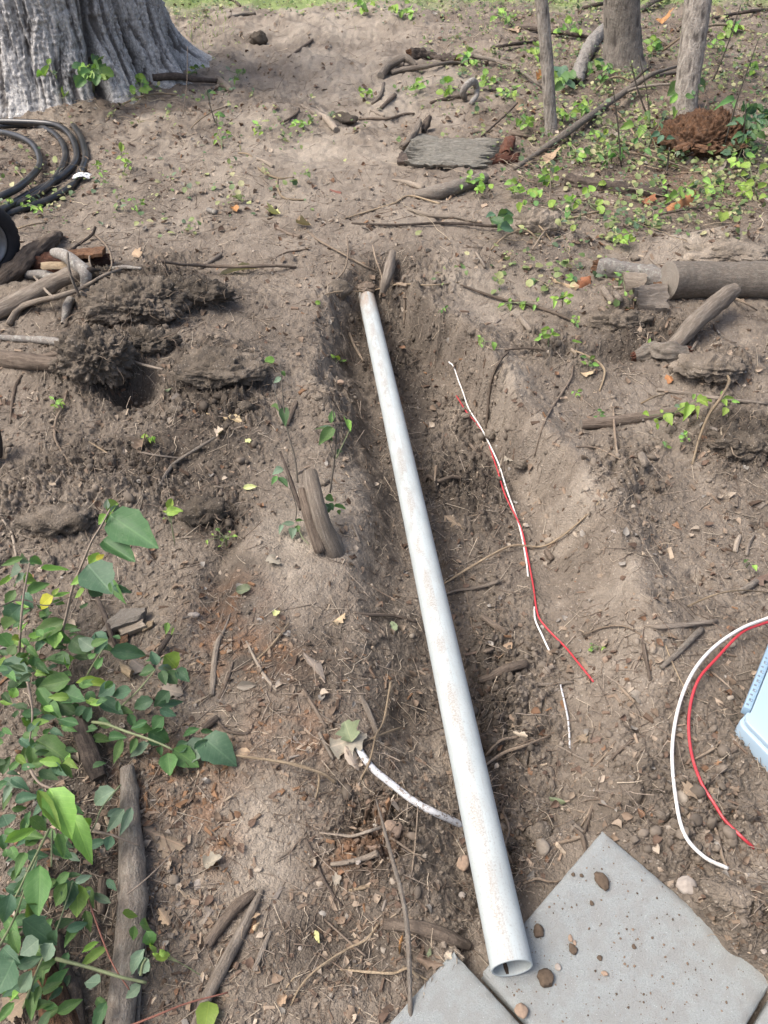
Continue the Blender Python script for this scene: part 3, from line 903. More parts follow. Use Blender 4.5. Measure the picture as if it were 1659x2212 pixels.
# small leaves: template on a 3 x 4 grid, folded along the midrib
def lf_t(curl, fold, wid=.36, round_=False, tw=0.0):
    V = []; T = []
    tt = [0, .22, .5, .78, 1]
    for t in tt:
        w = wid * (math.sin(math.pi * min(1, t ** (.65 if not round_ else .8))) ** (.8 if not round_ else .5)) if 0 < t < 1 else .01
        for sx in (-1, 0, 1):
            V.append((sx * w, t - .5, abs(sx) * w * fold - curl * (t - .4) ** 2 + tw * sx * w * t))
    for i in range(4):
        for c in range(2):
            a = i * 3 + c
            T += [(a, a + 1, a + 4), (a, a + 4, a + 3)]
    return np.array(V), np.array(T)
dead = [lf_t(.9, .6, .3, tw=.6), lf_t(-.9, .8, .34), lf_t(1.3, -.4, .28, tw=-.8), lf_t(.3, 1.2, .35, tw=.5)]
live = [lf_t(.2, .25, .42, True), lf_t(.35, .2, .36), lf_t(-.1, .35, .45, True), lf_t(.5, .1, .33)]
def p_dl(u, v, x, y):
    return np.clip(.16 + .24 * ss(620, 480, v) + 1.1 * blob(u, v, LEAFY) + .35 * blob(u, v, [(350, 330, 280, 130), (1250, 560, 160, 80), (380, 1800, 120, 230)]), 0, 1) * (1 - .8 * blob(u, v, SMOOTH)) * ss(-.5, .2, fbm(x * 2, y * 2, 221, 2))
u, v, P = sample(30000, p_dl, vmax=2250); k = ~nearpipe(u, v); u, v, P = u[k], v[k], P[k]; K = len(P)
dp = depth_of(P[:, 1], P[:, 2])
sz = np.minimum((.012 + .028 * rs.uniform(0, 1, K) ** 1.5) * (.45 + .16 * dp), .07)
P[:, 2] += sz * .12
dc = np.array([(.22, .165, .12), (.31, .25, .19), (.14, .095, .07), (.40, .34, .27), (.22, .13, .08), (.30, .28, .25)])[rs.choice(6, K, p=[.27, .22, .24, .12, .06, .09])] * rs.uniform(.75, 1.2, (K, 1))
scatter('leaf_litter', dead, P, frames(gnormal(P), rs.uniform(0, 6.28, K), np.full(K, .35)), np.repeat(sz[:, None], 3, 1), dc, M['drylit'], True)

# ground cover of small yellow-green leaves on the right, thinner elsewhere
def p_gc(u, v, x, y):
    wedge = ss(830, 1250, u + (v - 120) * -.55) * (1 - ss(470, 540, v))
    a = .62 * wedge * (1 - .35 * ss(330, 430, v)) * (.25 + .75 * ss(-.25, .25, fbm(x * 1.7, y * 1.7, 231, 2)))
    a = a + .10 * blob(u, v, [(330, 230, 120, 40), (420, 430, 180, 60), (80, 420, 100, 70), (620, 280, 150, 60), (480, 190, 60, 90), (1200, 600, 160, 60), (1050, 150, 150, 80)])
    a = a + .6 * ss(45, 0, v - 25 * (u < 470) - 6) * (u > 370)
    return np.clip(a - .5 * blob(u, v, [(1530, 270, 90, 60)]), 0, 1)
u, v, P = sample(30000, p_gc, vmin=-90, vmax=760); K = len(P)
# each sprig carries a few leaves
reps = rs.randint(1, 5, K)
P2 = np.repeat(P, reps, 0); K2 = len(P2); dp = depth_of(P2[:, 1], P2[:, 2])
P2[:, :2] += rs.normal(0, .022, (K2, 2)); P2[:, 2] = ground(P2[:, 0], P2[:, 1]) + .008 + .09 * rs.uniform(0, 1, K2) ** 1.6
sz = .015 + .036 * rs.uniform(0, 1, K2) ** 1.5
un = np.repeat(u, reps); vn = np.repeat(v, reps)
lc = np.array([(.23, .30, .11), (.36, .40, .17), (.16, .25, .085), (.47, .46, .25), (.10, .17, .075), (.15, .22, .13)])[rs.choice(6, K2, p=[.25, .22, .19, .12, .12, .10])] * rs.uniform(.7, 1.15, (K2, 1))
print('cover', K2)
scatter('ground_cover', live, P2, frames(np.tile([0, -.25, 1.0], (K2, 1)), rs.uniform(0, 6.28, K2), np.full(K2, .38)), np.repeat(sz[:, None], 3, 1), lc, M['cover'], True)

# grass beyond the dirt path
def p_gr(u, v, x, y):
    return np.clip(ss(16, -10, v) * (u > 380) + ss(130, 20, v) * np.exp(-((u - 440) / 45.0) ** 2) * .9 + .03 * blob(u, v, [(1000, 20, 200, 40)]), 0, 1)
u, v, P = sample(26000, p_gr, vmin=-110, vmax=200); K = len(P)
gt = np.array([(-.05, 0, 0), (.05, 0, 0), (.035, .1, .5), (-.035, .1, .5), (0, .35, 1.0)]); gf = np.array([(0, 1, 2), (0, 2, 3), (3, 2, 4)])
sz = rs.uniform(.03, .09, K)
gcol = np.array([(.22, .34, .09), (.32, .42, .13), (.45, .48, .22)])[rs.choice(3, K, p=[.45, .4, .15])] * rs.uniform(.8, 1.15, (K, 1))
scatter('grass', [(gt, gf)], P, frames(np.tile([0, 0, 1.0], (K, 1)), rs.uniform(0, 6.28, K), np.full(K, .3)), np.repeat(sz[:, None], 3, 1), gcol, M['cover'])

# ------------------------------------------------------------------ lumps of earth with roots
def earth_lump(uc, vc, rx_px, ry, rz, label, cat='dirt clod', seed=1, sub=5, lift=.3, rough=1.0, roots=0, group=None, name='earth_clod', rot=0.0, rootlen=.12, tone=1.0, tilt=0.0):
    c = at(uc, vc)
    s = pxm(c); rx = rx_px * s
    V, T = ico(sub)
    d = V.copy()
    sc = 1 + .38 * noise3(d * 1.4 + seed, seed) + .22 * noise3(d * 3.5 + seed, seed + 9) + .10 * noise3(d * 8 + seed, seed + 19)
    W3 = V * sc[:, None] * np.array([rx, rx * ry, rx * rz])
    wx = W3 + seed * 1.7
    q = clods3(wx * 19, seed) * .024 + clods3(wx * 44, seed + 7) * .015 + clods3(wx * 100, seed + 13) * .006 + .004 * noise3(W3 * 90, seed + 4)
    k = min(1, rx / .10)
    W3 = W3 + V * (q * k * rough)[:, None]
    ca, sa = math.cos(rot), math.sin(rot)
    W3 = np.stack([W3[:, 0] * ca - W3[:, 1] * sa, W3[:, 0] * sa + W3[:, 1] * ca, W3[:, 2] + W3[:, 0] * tilt], -1)
    base = Vector((c.x, c.y, c.z + rx * rz * lift))
    wc = soil_color(W3[:, 0] + base.x, W3[:, 1] + base.y)
    n = .85 + .5 * noise3(W3 * 14 + seed, seed + 50)
    cc = (wc * .6 + np.array([.16, .135, .105]) * .4) * np.clip(n, .45, 1.5)[:, None] * tone
    me = mesh_np(name, W3, T, 3, None, cc.astype(np.float32), M['soil'], True)
    if roots:
        e = empty(name, base, label, cat, group)
        link('soil', me, (0, 0, 0), e)
    else:
        e = link(name, me, base); tag(e, label, cat, group)
    r_ = random.Random(seed)
    for i in range(roots):
        a = r_.uniform(-2.9, .3); z = r_.uniform(-.3, .95)
        rr = math.sqrt(max(0, 1 - z * z))
        p = Vector((math.cos(a) * rr * rx * 1.0, math.sin(a) * rr * rx * ry, z * rx * rz))
        dr = (Vector((math.cos(a), math.sin(a), z * .6)).normalized() + Vector((r_.gauss(0, .5), r_.gauss(0, .5), r_.gauss(0, .4)))).normalized()
        pts = [p - dr * .01]
        Ln = rootlen * r_.uniform(.35, 1.2)
        for k2 in range(5):
            dr = (dr + Vector((r_.gauss(0, .45), r_.gauss(0, .45), r_.gauss(-.12, .35)))).normalized()
            pts.append(pts[-1] + dr * Ln / 5)
        pts = catmull(pts, 3)
        r0 = r_.uniform(.0012, .0035) * (1.4 if r_.random() < .2 else .8)
        R = [r0 * (1 - .75 * i2 / len(pts)) for i2 in range(len(pts))]
        ST['n'] += 1
        Vt, Ft, Ut = tube(pts, R, 5, .2, ST['n'])
        link('root', mesh_py('root', Vt, Ft, M['root'] if r_.random() < .6 else M['brown'], True, Ut), (0, 0, 0), e)
    return e

earth_lump(290, 668, 105, .6, .36, 'broad dark clump of dug-up soil bristling with roots, beside the forked pale branch', 'root clump', 3, 6, .45, 1, 34, name='root_clump', rootlen=.2)
earth_lump(410, 640, 80, .5, .30, 'flatter dark root-matted sod clump right of the broad root clump', 'root clump', 5, 5, .3, 1.1, 26, name='root_clump', rootlen=.2, tone=.8)
earth_lump(210, 792, 66, .8, .72, 'tall crumbly soil clump with a dark hollow at its right foot', 'root clump', 8, 6, .5, 1.1, 20, name='root_clump', rootlen=.15, tone=1.15)
earth_lump(330, 745, 45, .6, .5, 'small root-filled soil clump wedged between the two biggest clumps', 'root clump', 9, 5, .2, 1.1, 14, name='root_clump', rootlen=.2, tone=.8)
earth_lump(478, 802, 88, .62, .28, 'rounded cracked soil mound left of the trench with a small green sprig on it', 'dirt clump', 12, 5, .3, .8, 14, name='root_clump', rootlen=.14, tone=1.2)
earth_lump(440, 1105, 48, .6, .55, 'dark overhanging soil edge above the little gully, behind the tall leafy stem', 'dirt clump', 15, 4, .0, 1, 10, name='root_clump', rootlen=.1, tone=.85)
earth_lump(130, 1125, 66, .5, .22, 'crumbly soil hump near the left edge above the leafy shrub', 'dirt clump', 17, 4, .15, 1, 5, name='root_clump', rootlen=.08)
earth_lump(1600, 955, 70, .6, .25, 'crumbly root-laced soil clump at the right edge below the long grey stick', 'root clump', 21, 5, .15, 1, 20, name='root_clump', rootlen=.14)
earth_lump(1532, 797, 66, .62, .22, 'flat-topped soil lump right of the rotten end of the leaning log', 'dirt clump', 23, 5, .35, .7, 6, name='root_clump', rootlen=.08, tone=1.2)
earth_lump(1345, 700, 66, .32, .32, 'dusty soil ledge over a dark pit, left of the broken branch', 'dirt clump', 25, 5, .1, .7, 9, name='root_clump', rootlen=.09, tone=1.25)
earth_lump(1575, 548, 90, .6, .20, 'grey heap of dry soil behind the sawn log', 'dirt clump', 27, 5, .1, .6, 0, name='earth_clod', tone=1.3)
earth_lump(1572, 1945, 50, .42, .38, 'brown earth-caked lump lying beside the smooth stone above the big paver', 'dirt clod', 31, 5, .7, .6, 5, rot=-.35, rootlen=.06, name='root_clump', tone=1.25)
earth_lump(1165, 1808, 24, .9, .7, 'round tan clod left of the paver tip at the trench mouth', 'dirt clod', 33, 4, .5, .5, 0, tone=1.35)
earth_lump(40, 640, 60, .6, .22, 'pale crumbly heap of dirt under the long grey log at the left edge', 'dirt clump', 35, 4, .3, .9, 0, tone=1.5)
earth_lump(740, 260, 26, .5, .35, 'small dark clod on the dirt path in front of the forked root', 'dirt clod', 37, 3, .2, .8, 0, tone=.8)
earth_lump(560, 92, 17, .6, .8, 'dark clod of leaves and soil on the path right of the big trunk', 'dirt clod', 38, 3, .5, .8, 0, tone=.55)
earth_lump(735, 632, 22, .6, .8, 'soil clod hanging over the far left side of the pipe hole', 'dirt clod', 39, 3, .4, .8, 6, name='root_clump', rootlen=.08)
earth_lump(1160, 505, 40, .6, .75, 'dusty rounded stump hump wrapped in dead vines, right of the path', 'dirt clump', 41, 5, .55, .4, 0, tone=1.45)
for (a, b, s_, lb) in [(1060, 940, 14, 'fist-sized clod in the trench beside the white wire'), (1125, 1005, 15, 'brown clod on the trench floor right of the wires near their middle'),
                       (900, 1140, 12, 'clod against the right flank of the pipe'), (1020, 720, 10, 'clod on the trench floor near its far end'),
                       (695, 1045, 14, 'flat dusty clod behind the twin-stemmed stump'), (530, 880, 14, 'dark clod behind the curled tan leaf'),
                       (100, 1215, 18, 'grey clod just above the shrub at the left'), (1370, 560, 10, 'clod left of the broken log end'),
                       (1500, 1830, 13, 'clod between the white cable end and the red cable end'), (690, 860, 11, 'brown clod behind the tall sprout left of the pipe'),
                       (1450, 930, 12, 'clod under the long stick on the right'), (380, 890, 16, 'dark clod in the loose soil below the hollow')]:
    earth_lump(a, b, s_, .8, .6, lb, 'dirt clod', int(a) % 97, 3, .3, .6, 0, tone=1.1)
# ------------------------------------------------------------------ trees
def big_trunk():
    cx, cy = -2.93, 8.0
    NT_, NZ = 620, 170
    th = np.linspace(-math.pi, math.pi, NT_, endpoint=False)
    zz = np.concatenate([np.linspace(-.25, 1.0, 130), np.linspace(1.03, 3.2, NZ - 130)])
    TH, ZZ = np.meshgrid(th, zz)
    def wrap(a): return (a + math.pi) % (2 * math.pi) - math.pi
    R = .80 + 0 * TH
    fl = np.exp(-np.maximum(ZZ, -.1) / .30)
    for (a, w, amp, dec) in [(.62, .32, .62, 1.0), (-.75, .30, .28, 1), (-1.30, .42, .16, 1.2), (-2.0, .40, .35, 1), (-2.9, .5, .5, 1), (1.8, .5, .5, 1), (-.18, .22, .30, 1)]:
        R += amp * fl ** dec * np.exp(-(wrap(TH - a) / w) ** 2)
    mean = .06 * np.sin(3 * TH + .4) + .035 * np.sin(5 * TH + 1.1)
    R += mean
    crack = 0 * TH
    for (a, w, dep, lean) in [(-.98, .055, .20, .16), (-.46, .05, .10, -.10), (.22, .08, .14, .1), (-1.92, .05, .09, .05), (-1.55, .03, .04, -.05)]:
        c = np.exp(-(wrap(TH - a - lean * (ZZ - .3)) / w) ** 2)
        R -= dep * c * (.55 + .45 * np.exp(-np.maximum(ZZ, 0) / .6)); crack = np.maximum(crack, c * min(1, dep * 6))
    arc = TH * .95
    w1 = perlin(arc * 3, ZZ * 2, 5) * .25
    b1 = 1 - np.abs(perlin((arc + w1 * .25) * 11, ZZ * 1.3, 301)) * 2
    b2 = 1 - np.abs(perlin((arc + w1 * .2) * 22, ZZ * 3.2, 302)) * 2
    b2 = b2 * .6 + (1 - np.abs(perlin((arc + w1 * .2) * 40, ZZ * 8, 305)) * 2) * .4
    b3 = perlin(arc * 60, ZZ * 38, 303); b4 = perlin(arc * 26, ZZ * 40, 304)
    hgt = b1 * .5 + b2 * .5
    R += .026 * b1 + .032 * b2 + .010 * b3 + .008 * b4
    X = cx + R * np.cos(TH); Y = cy + R * np.sin(TH)
    Z = ZZ + ground(np.full(1, cx), np.full(1, cy - .8))[0] - .02
    idx = np.arange(NT_ * NZ).reshape(NZ, NT_); nx = np.roll(idx, -1, 1)
    q = np.stack([idx[:-1], nx[:-1], nx[1:], idx[1:]], -1).reshape(-1, 4)
    e = empty('large_tree', (cx, cy, 0), 'huge old tree with rough furrowed grey bark and flared roots at top left', 'tree')
    V = np.stack([X - cx, Y - cy, Z], -1).reshape(-1, 3)
    me = mesh_np('trunk', V, q, 4, None, None, M['bark'], True)
    at_ = me.attributes.new('crack', 'FLOAT', 'POINT')
    at_.data.foreach_set('value', np.clip(crack * .9 + ss(.50, .16, hgt + .16 * b3) * .9, 0, 1).ravel().astype(np.float32))
    link('trunk', me, (0, 0, 0), e)
big_trunk()

def slim_tree(u, v, wpx, u_top, label, mat, name='tree', flare=1.25, knots=2, wtop=None, bendz=0.0, amp=.05, seed=1):
    b = at(u, v); r0 = wpx * .5 * pxm(b)
    # a point on the view ray of the picture top at the same distance gives the lean
    p = at_y(u_top[0], u_top[1], b.y + u_top[2])
    lean = (p - b)
    H = 3.2; k = H / max(lean.z, .1)
    NZ = 110; NTt = 40
    zt = np.concatenate([np.linspace(-.08, .9, 80), np.linspace(.93, 3.2, 30)])
    th = np.linspace(0, 2 * math.pi, NTt, endpoint=False)
    TH, ZZ = np.meshgrid(th, zt)
    f = ZZ / max(lean.z, .1)
    rt = (wtop or wpx) * .5 * pxm(p)
    R = r0 + (rt - r0) * np.clip(f, 0, 1.3)
    R = R * (1 + (flare - 1) * np.exp(-np.maximum(ZZ, -.02) / .09) * (1 + .3 * np.sin(3 * TH + seed)))
    arc = TH * r0
    b1 = 1 - np.abs(perlin(arc * 42 + seed * 9, ZZ * 7, 400 + seed)) * 2
    b2 = perlin(arc * 110, ZZ * 40, 420 + seed)
    R = R * (1 + amp * b1 + amp * .5 * b2)
    X = lean.x * f + bendz * np.sin(np.clip(f, 0, 1.4) * 2.4) + R * np.cos(TH); Y = lean.y * f + R * np.sin(TH)
    idx = np.arange(NZ * NTt).reshape(NZ, NTt); nx = np.roll(idx, -1, 1)
    q = np.stack([idx[:-1], nx[:-1], nx[1:], idx[1:]], -1).reshape(-1, 4)
    e = empty(name, b, label, 'tree')
    me = mesh_np('trunk', np.stack([X, Y, ZZ], -1).reshape(-1, 3), q, 4, None, None, mat, True)
    a_ = me.attributes.new('crack', 'FLOAT', 'POINT'); a_.data.foreach_set('value', ss(.15, -.4, b1).ravel().astype(np.float32))
    link('trunk', me, (0, 0, 0), e)
    return e, b, lean
slim_tree(1346, 138, 80, (1343, 0, .0), 'stout grey-brown tree trunk standing between the two thinner trees at top right', M['bark2'], 'tree', 1.2, wtop=76, seed=3, amp=.03)
tb = slim_tree(1478, 235, 46, (1508, 0, .25), 'tree with pale flaking bark leaning right, at the top right beside the orange rotten stump', M['bark3'], 'tree', 1.15, wtop=56, seed=5, amp=.06)
sp = slim_tree(1190, 286, 25, (1166, 0, .1), 'slender grey sapling rising left of the other trees, its foot by the bark slab', M['bark3'], 'sapling', 1.2, wtop=28, bendz=.015, seed=9, amp=.05)

# ------------------------------------------------------------------ pavers
def paver(a0, b0, a1, b1, z, label, th=.045, tilt=0):
    A, B = a1 - a0, b1 - b0
    bm = bmesh.new()
    bmesh.ops.create_cube(bm, size=1)
    for v in bm.verts: v.co = Vector((v.co.x * B, v.co.y * A, v.co.z * th))
    bmesh.ops.subdivide_edges(bm, edges=bm.edges[:], cuts=26, use_grid_fill=True)
    for v in bm.verts:
        x, y, zc = v.co
        # wear at the edges and corners, and a coarse cast top
        ex = B / 2 - abs(x); ey = A / 2 - abs(y); ez = th / 2 - abs(zc)
        s_ = sorted([max(ex, 0), max(ey, 0), max(ez, 0)])
        n = float(perlin(np.array([x * 60 + z * 99]), np.array([y * 60 + zc * 70]), 7)[0]); n2 = float(perlin(np.array([x * 150.]), np.array([y * 150 + zc * 200]), 8)[0])
        if s_[1] < .008:
            k = (1 - s_[1] / .008) * (.0022 + .0028 * max(0, n + .3))
            if ex <= s_[1]: x -= math.copysign(k, x)
            if ey <= s_[1]: y -= math.copysign(k, y)
            if ez <= s_[1]: zc -= math.copysign(k, zc)
        if ez < 1e-5: zc += .0008 * n2
        v.co = Vector((x + .001 * n, y + .001 * n2, zc))
    me = bpy.data.meshes.new('paver'); bm.to_mesh(me); bm.free()
    me.polygons.foreach_set('use_smooth', [True] * len(me.polygons))
    me.materials.append(M['concrete'])
    try: me.set_sharp_from_angle(angle=math.radians(50))
    except Exception: pass
    c = PT + -PE1 * (a0 + a1) / 2 + PE2 * (b0 + b1) / 2
    o = link('paver', me, (c[0], c[1], z - th / 2))
    X = Vector((PE2[0], PE2[1], 0)); Y = Vector((PE1[0], PE1[1], 0)); Y = (Y - X * Y.dot(X)).normalized(); Z = X.cross(Y)
    o.rotation_euler = Matrix((X, Y, Z)).transposed().to_euler()
    return tag(o, label, 'paver', 'square grey concrete pavers')
PZ = .030
paver(0, 0, PSZ, PSB - .006, PZ, 'large grey concrete paver lying diamond-wise under the open end of the pipe')
paver(PSZ + .012, -.05, 2 * PSZ, PSB - .06, PZ - .004, 'grey concrete paver at the bottom edge, left of the one carrying the pipe')
paver(.0, PSB + .006, PSZ - .01, 2 * PSB, PZ - .003, 'grey concrete paver just showing in the bottom right corner')

# pebbles and crumbs lying on the pavers
def pebble(u, v, w, asp, label, mat, z=PZ, name='pebble', cat='pebble', seed=1, flat=.5, onpav=True, group=None, rot=0.0, sub=3):
    if onpav:
        p = Vector(plane_pt(u, v, z))
    else: p = at(u, v)
    r = w * .5 * pxm(p)
    V, T = ico(sub)
    V = V * (1 + (.42 if sub < 4 else .12) * noise3(V * 1.3 + seed, seed) + .12 * noise3(V * 3 + seed, seed + 3) + .05 * noise3(V * 9 + seed, seed + 5))[:, None]
    V = V * np.array([r, r * asp, r * flat])
    me = mesh_np(name, V, T, 3, None, None, mat, True)
    o = link(name, me, (p.x, p.y, p.z + r * flat * (.85 if onpav else .35))); o.rotation_euler.z = rot
    return tag(o, label, cat, group)
pebble(1300, 1905, 27, 1.5, 'largest brown stone on the big paver, near its far tip', M['mudstone'], rot=.5, seed=2)
pebble(1162, 2013, 24, 1.1, 'round dark clod on the paver just right of the pipe', M['mudstone'], seed=3)
pebble(1178, 2114, 36, 1.0, 'dark brown clod on the paver right of the pipe mouth', M['mudstone'], seed=4)
pebble(1237, 2052, 18, 1.2, 'small oval brown pebble in the middle of the paver', M['mudstone'], rot=.4, seed=5)
pebble(1124, 2185, 29, .9, 'tan pebble resting over the joint between two pavers', M['tanstone'], seed=6, z=PZ + .004)
pebble(1205, 2090, 13, 1.3, 'small pale pebble with a white face right of the pipe mouth', M['stone'], seed=7)
pebble(1232, 2028, 9, 1.6, 'thin reddish crumb above the oval pebble on the paver', M['tanstone'], seed=8)
pebble(1241, 2037, 8, 1.4, 'tiny orange-tan crumb touching the oval pebble', M['tanstone'], seed=9)
pebble(1256, 1892, 8, 1, 'dark crumb left of the largest brown stone on the paver', M['mudstone'], seed=10)
pebble(1238, 1890, 8, 1, 'leftmost dark crumb near the far tip of the paver', M['mudstone'], seed=11)
pebble(1278, 1952, 9, 1.1, 'dark crumb in front of the largest brown stone', M['mudstone'], seed=12)
pebble(1369, 2046, 9, 1.1, 'lone dark crumb right of centre on the paver', M['mudstone'], seed=13)
pebble(1295, 2070, 11, 1.0, 'brown pebble below right of the oval pebble', M['mudstone'], seed=14)
pebble(1306, 2104, 15, .7, 'flat pinkish pebble on the near half of the paver', M['tanstone'], seed=15)
pebble(1482, 1915, 42, .95, 'smooth buff stone at the right edge of the big paver', M['stone'], onpav=False, flat=.7, seed=16, name='stone', cat='stone', sub=4)
pebble(1001, 1866, 26, 1.3, 'pinkish rounded stone pressed against the left side of the pipe', M['tanstone'], onpav=False, seed=17, name='stone', cat='stone')
pebble(848, 1795, 42, .9, 'half-buried brown stone right of the bare twig', M['tanstone'], onpav=False, seed=18, name='stone', cat='stone')
pebble(996, 1935, 18, 1, 'small grey stone left of the pipe near its mouth', M['stone'], onpav=False, seed=19)
pebble(1307, 1426, 14, 1, 'small round orange-tan pebble below the end of the red wire', M['tanstone'], onpav=False, flat=.8, seed=20)
pebble(648, 2049, 9, 1, 'tiny pale pebble on the bare soil below the sticks', M['stone'], onpav=False, seed=21)
pebble(427, 1911, 18, 1.3, 'smooth pale pebble right of the brown log', M['stone'], onpav=False, seed=22)
pebble(735, 827, 18, .8, 'rounded brown pebble left of the pipe behind the sprouts', M['tanstone'], onpav=False, seed=23)
pebble(1327, 1148, 12, .9, 'grey pebble on the right bank', M['stone'], onpav=False, seed=24)
pebble(1662 - 12, 2055, 14, .9, 'grey pebble at the right edge on the dirt spilled over the paver', M['stone'], onpav=False, seed=25)
pebble(773, 1742 + 120, 12, 1, 'pale pebble in the root tangle left of the pipe', M['stone'], onpav=False, seed=26)
pebble(240, 1450, 14, .7, 'pebble among chips behind the shrub', M['stone'], onpav=False, seed=27)
pebble(420, 1412 - 82, 24, .6, 'grey rounded stone right of the split wood blocks', M['stone'], onpav=False, seed=28)
for i in range(58):
    pass
K = 420
a_ = rs.uniform(.01, .43, K); b_ = rs.uniform(.01, .40, K)
xy = PT[None] - PE1[None] * a_[:, None] + PE2[None] * b_[:, None]
r_ = .0008 + .0022 * rs.uniform(0, 1, K) ** 3
Pp = np.stack([xy[:, 0], xy[:, 1], PZ + r_ * .5], -1)
scatter('grit', temps, Pp, frames(np.tile([0, 0, 1.0], (K, 1)), rs.uniform(0, 6, K)), r_[:, None] * np.array([[1, 1, .7]]),
        np.array([.13, .095, .07])[None] * rs.uniform(.6, 1.9, (K, 1)), M['litter'])

# ------------------------------------------------------------------ the white pipe
Rp = .0445
def axis_pt(u, v, dep):
    return Vector(((u - 829.5) / F * dep, 0, 0)) + Vector((0, CP, -SP)) * dep + Vector((0, SP, CP)) * ((1106 - v) / F * dep) + Vector((0, 0, CAM_H))
pn = Vector(plane_pt(1106, 2092, PZ + Rp + .003)); pf = Vector(plane_pt(792, 642, -.085))
pf = pn + (pf - pn) * 1.0
ax = (pf - pn); LP = ax.length; ax.normalize()
print('pipe length', LP, 'near depth', depth_of(pn.y, pn.z), 'far', depth_of(pf.y, pf.z))
side = ax.cross(Vector((0, 0, 1))).normalized(); upv = side.cross(ax).normalized()
e = empty('plastic_pipe', pn, 'long dirty white plastic pipe lying in the trench with its open end on the paver', 'pipe')
def pipe_tube(r0, r1, name, z0, z1, mat, flip=False, crown=True, rows=160):
    NSd = 64
    t = np.linspace(z0, z1, rows); th = np.linspace(0, 2 * math.pi, NSd + 1)
    Tt, A = np.meshgrid(t, th, indexing='ij')
    # a slight sag and out-of-true, as such pipe has
    cxs = .004 * np.sin(Tt / LP * math.pi); 
    P = (np.array(ax)[None, None] * Tt[..., None] + np.array(side)[None, None] * (np.sin(A)[..., None] * r0 + cxs[..., None])
         + np.array(upv)[None, None] * (np.cos(A)[..., None] * r0))
    idx = np.arange(rows * (NSd + 1)).reshape(rows, NSd + 1)
    q = np.stack([idx[:-1, :-1], idx[1:, :-1], idx[1:, 1:], idx[:-1, 1:]], -1).reshape(-1, 4)
    if flip: q = q[:, ::-1]
    uv = np.stack([(A - math.pi) * r0, Tt], -1).reshape(-1, 2)
    me = mesh_np(name, P.reshape(-1, 3), q, 4, uv, None, mat, True)
    c_ = me.attributes.new('crown', 'FLOAT', 'POINT'); v0 = np.exp(-((np.mod(A + math.pi + .35, 2 * math.pi) - math.pi) / .42) ** 2) * (1 if crown else 0)
    c_.data.foreach_set('value', v0.ravel().astype(np.float32))
    m_ = me.attributes.new('muddy', 'FLOAT', 'POINT'); m_.data.foreach_set('value', (ss(LP - .35, LP - .02, Tt) * .9 if crown else 0 * Tt).ravel().astype(np.float32))
    return me
link('outer_wall', pipe_tube(Rp, 0, 'outer_wall', .0012, LP + .12, M['pipe']), (0, 0, 0), e)
link('bore', pipe_tube(Rp - .0052, 0, 'bore', .0012, LP + .1, M['pipe'], True, False), (0, 0, 0), e)
V = []; Fc = []
for k in range(64):
    a = 2 * math.pi * k / 64
    for (r, z) in ((Rp, .0012), (Rp - .0008, 0), (Rp - .0044, 0), (Rp - .0052, .0012)):
        V.append(side * math.sin(a) * r + upv * math.cos(a) * r + ax * z)
for k in range(64):
    n = (k + 1) % 64
    for j in range(3): Fc.append((k * 4 + j, k * 4 + j + 1, n * 4 + j + 1, n * 4 + j))
link('rim', mesh_py('rim', V, Fc, M['pipe']), (0, 0, 0), e)
# dark muddy run-line along the bottom of the bore, with a clot at its mouth
V = []; Fc = []
NB = 60
for i in range(NB):
    z = .003 + i * .012
    w = .0035 + .0015 * math.sin(i * 1.7) + .0015 * math.sin(i * .6)
    a0 = math.pi + .12 + .06 * math.sin(i * .35)
    for s_ in (-1, -.3, .3, 1):
        a = a0 + s_ * w / Rp
        r = Rp - .0052 - (.0012 if abs(s_) < .5 else .0002)
        V.append(side * math.sin(a) * r + upv * math.cos(a) * r + ax * z)
    if i:
        for j in range(3):
            b = (i - 1) * 4 + j; Fc.append((b, b + 1, b + 5, b + 4))
link('mud_streak', mesh_py('mud_streak', V, Fc, M['mud']), (0, 0, 0), e)
# soil and roots on the buried end
for (du, dv, s_, sd_) in ((815, 632, 17, 61), (775, 640, 12, 62)):
    pass
c = pf + upv * .035
V, T = ico(4)
V = V * (1 + .3 * noise3(V * 2, 5) + .25 * clods3(V * 3, 6))[:, None] * np.array([.048, .05, .020])
cc = np.tile(np.array([.17, .135, .105]), (len(V), 1)) * np.clip(1 + .4 * noise3(V * 60, 3), .6, 1.5)[:, None]
o = link('earth_clod', mesh_np('earth_clod', V, T, 3, None, cc.astype(np.float32), M['soil']), c + Vector((.0, .03, .008)))
tag(o, 'clod of earth sitting on the buried far end of the pipe', 'dirt clod')

# ------------------------------------------------------------------ wires and cables
def wire(pts, r, mat, name, label, cat, off=.0, group=None, n=7, sides=8, parent=None, flatr=None):
    P = [at(p[0], p[1], (p[2] if len(p) > 2 else .006) + r) for p in pts]
    P = catmull(P, n)
    for i in range(0, len(P) - 2):
        xs = np.array([P[i].x + dx for dx in (-.008, 0, .008) for dy in (-.008, 0, .008)]); ys = np.array([P[i].y + dy for dx in (-.008, 0, .008) for dy in (-.008, 0, .008)])
        P[i].z = max(P[i].z, float(np.percentile(ground(xs, ys), 70)) + r * .8)
    for _ in range(6):
        zs = [p.z for p in P]
        for i in range(2, len(P) - 2): P[i].z = max((zs[i - 1] + zs[i] * 2 + zs[i + 1]) / 4, (zs[i-1] + zs[i+1]) / 2)
    for i in (0, 1): pass
    o = tube_obj(name, P, [r] * len(P), mat, parent, sides, 0)
    if label: tag(o, label, cat, group)
    return o
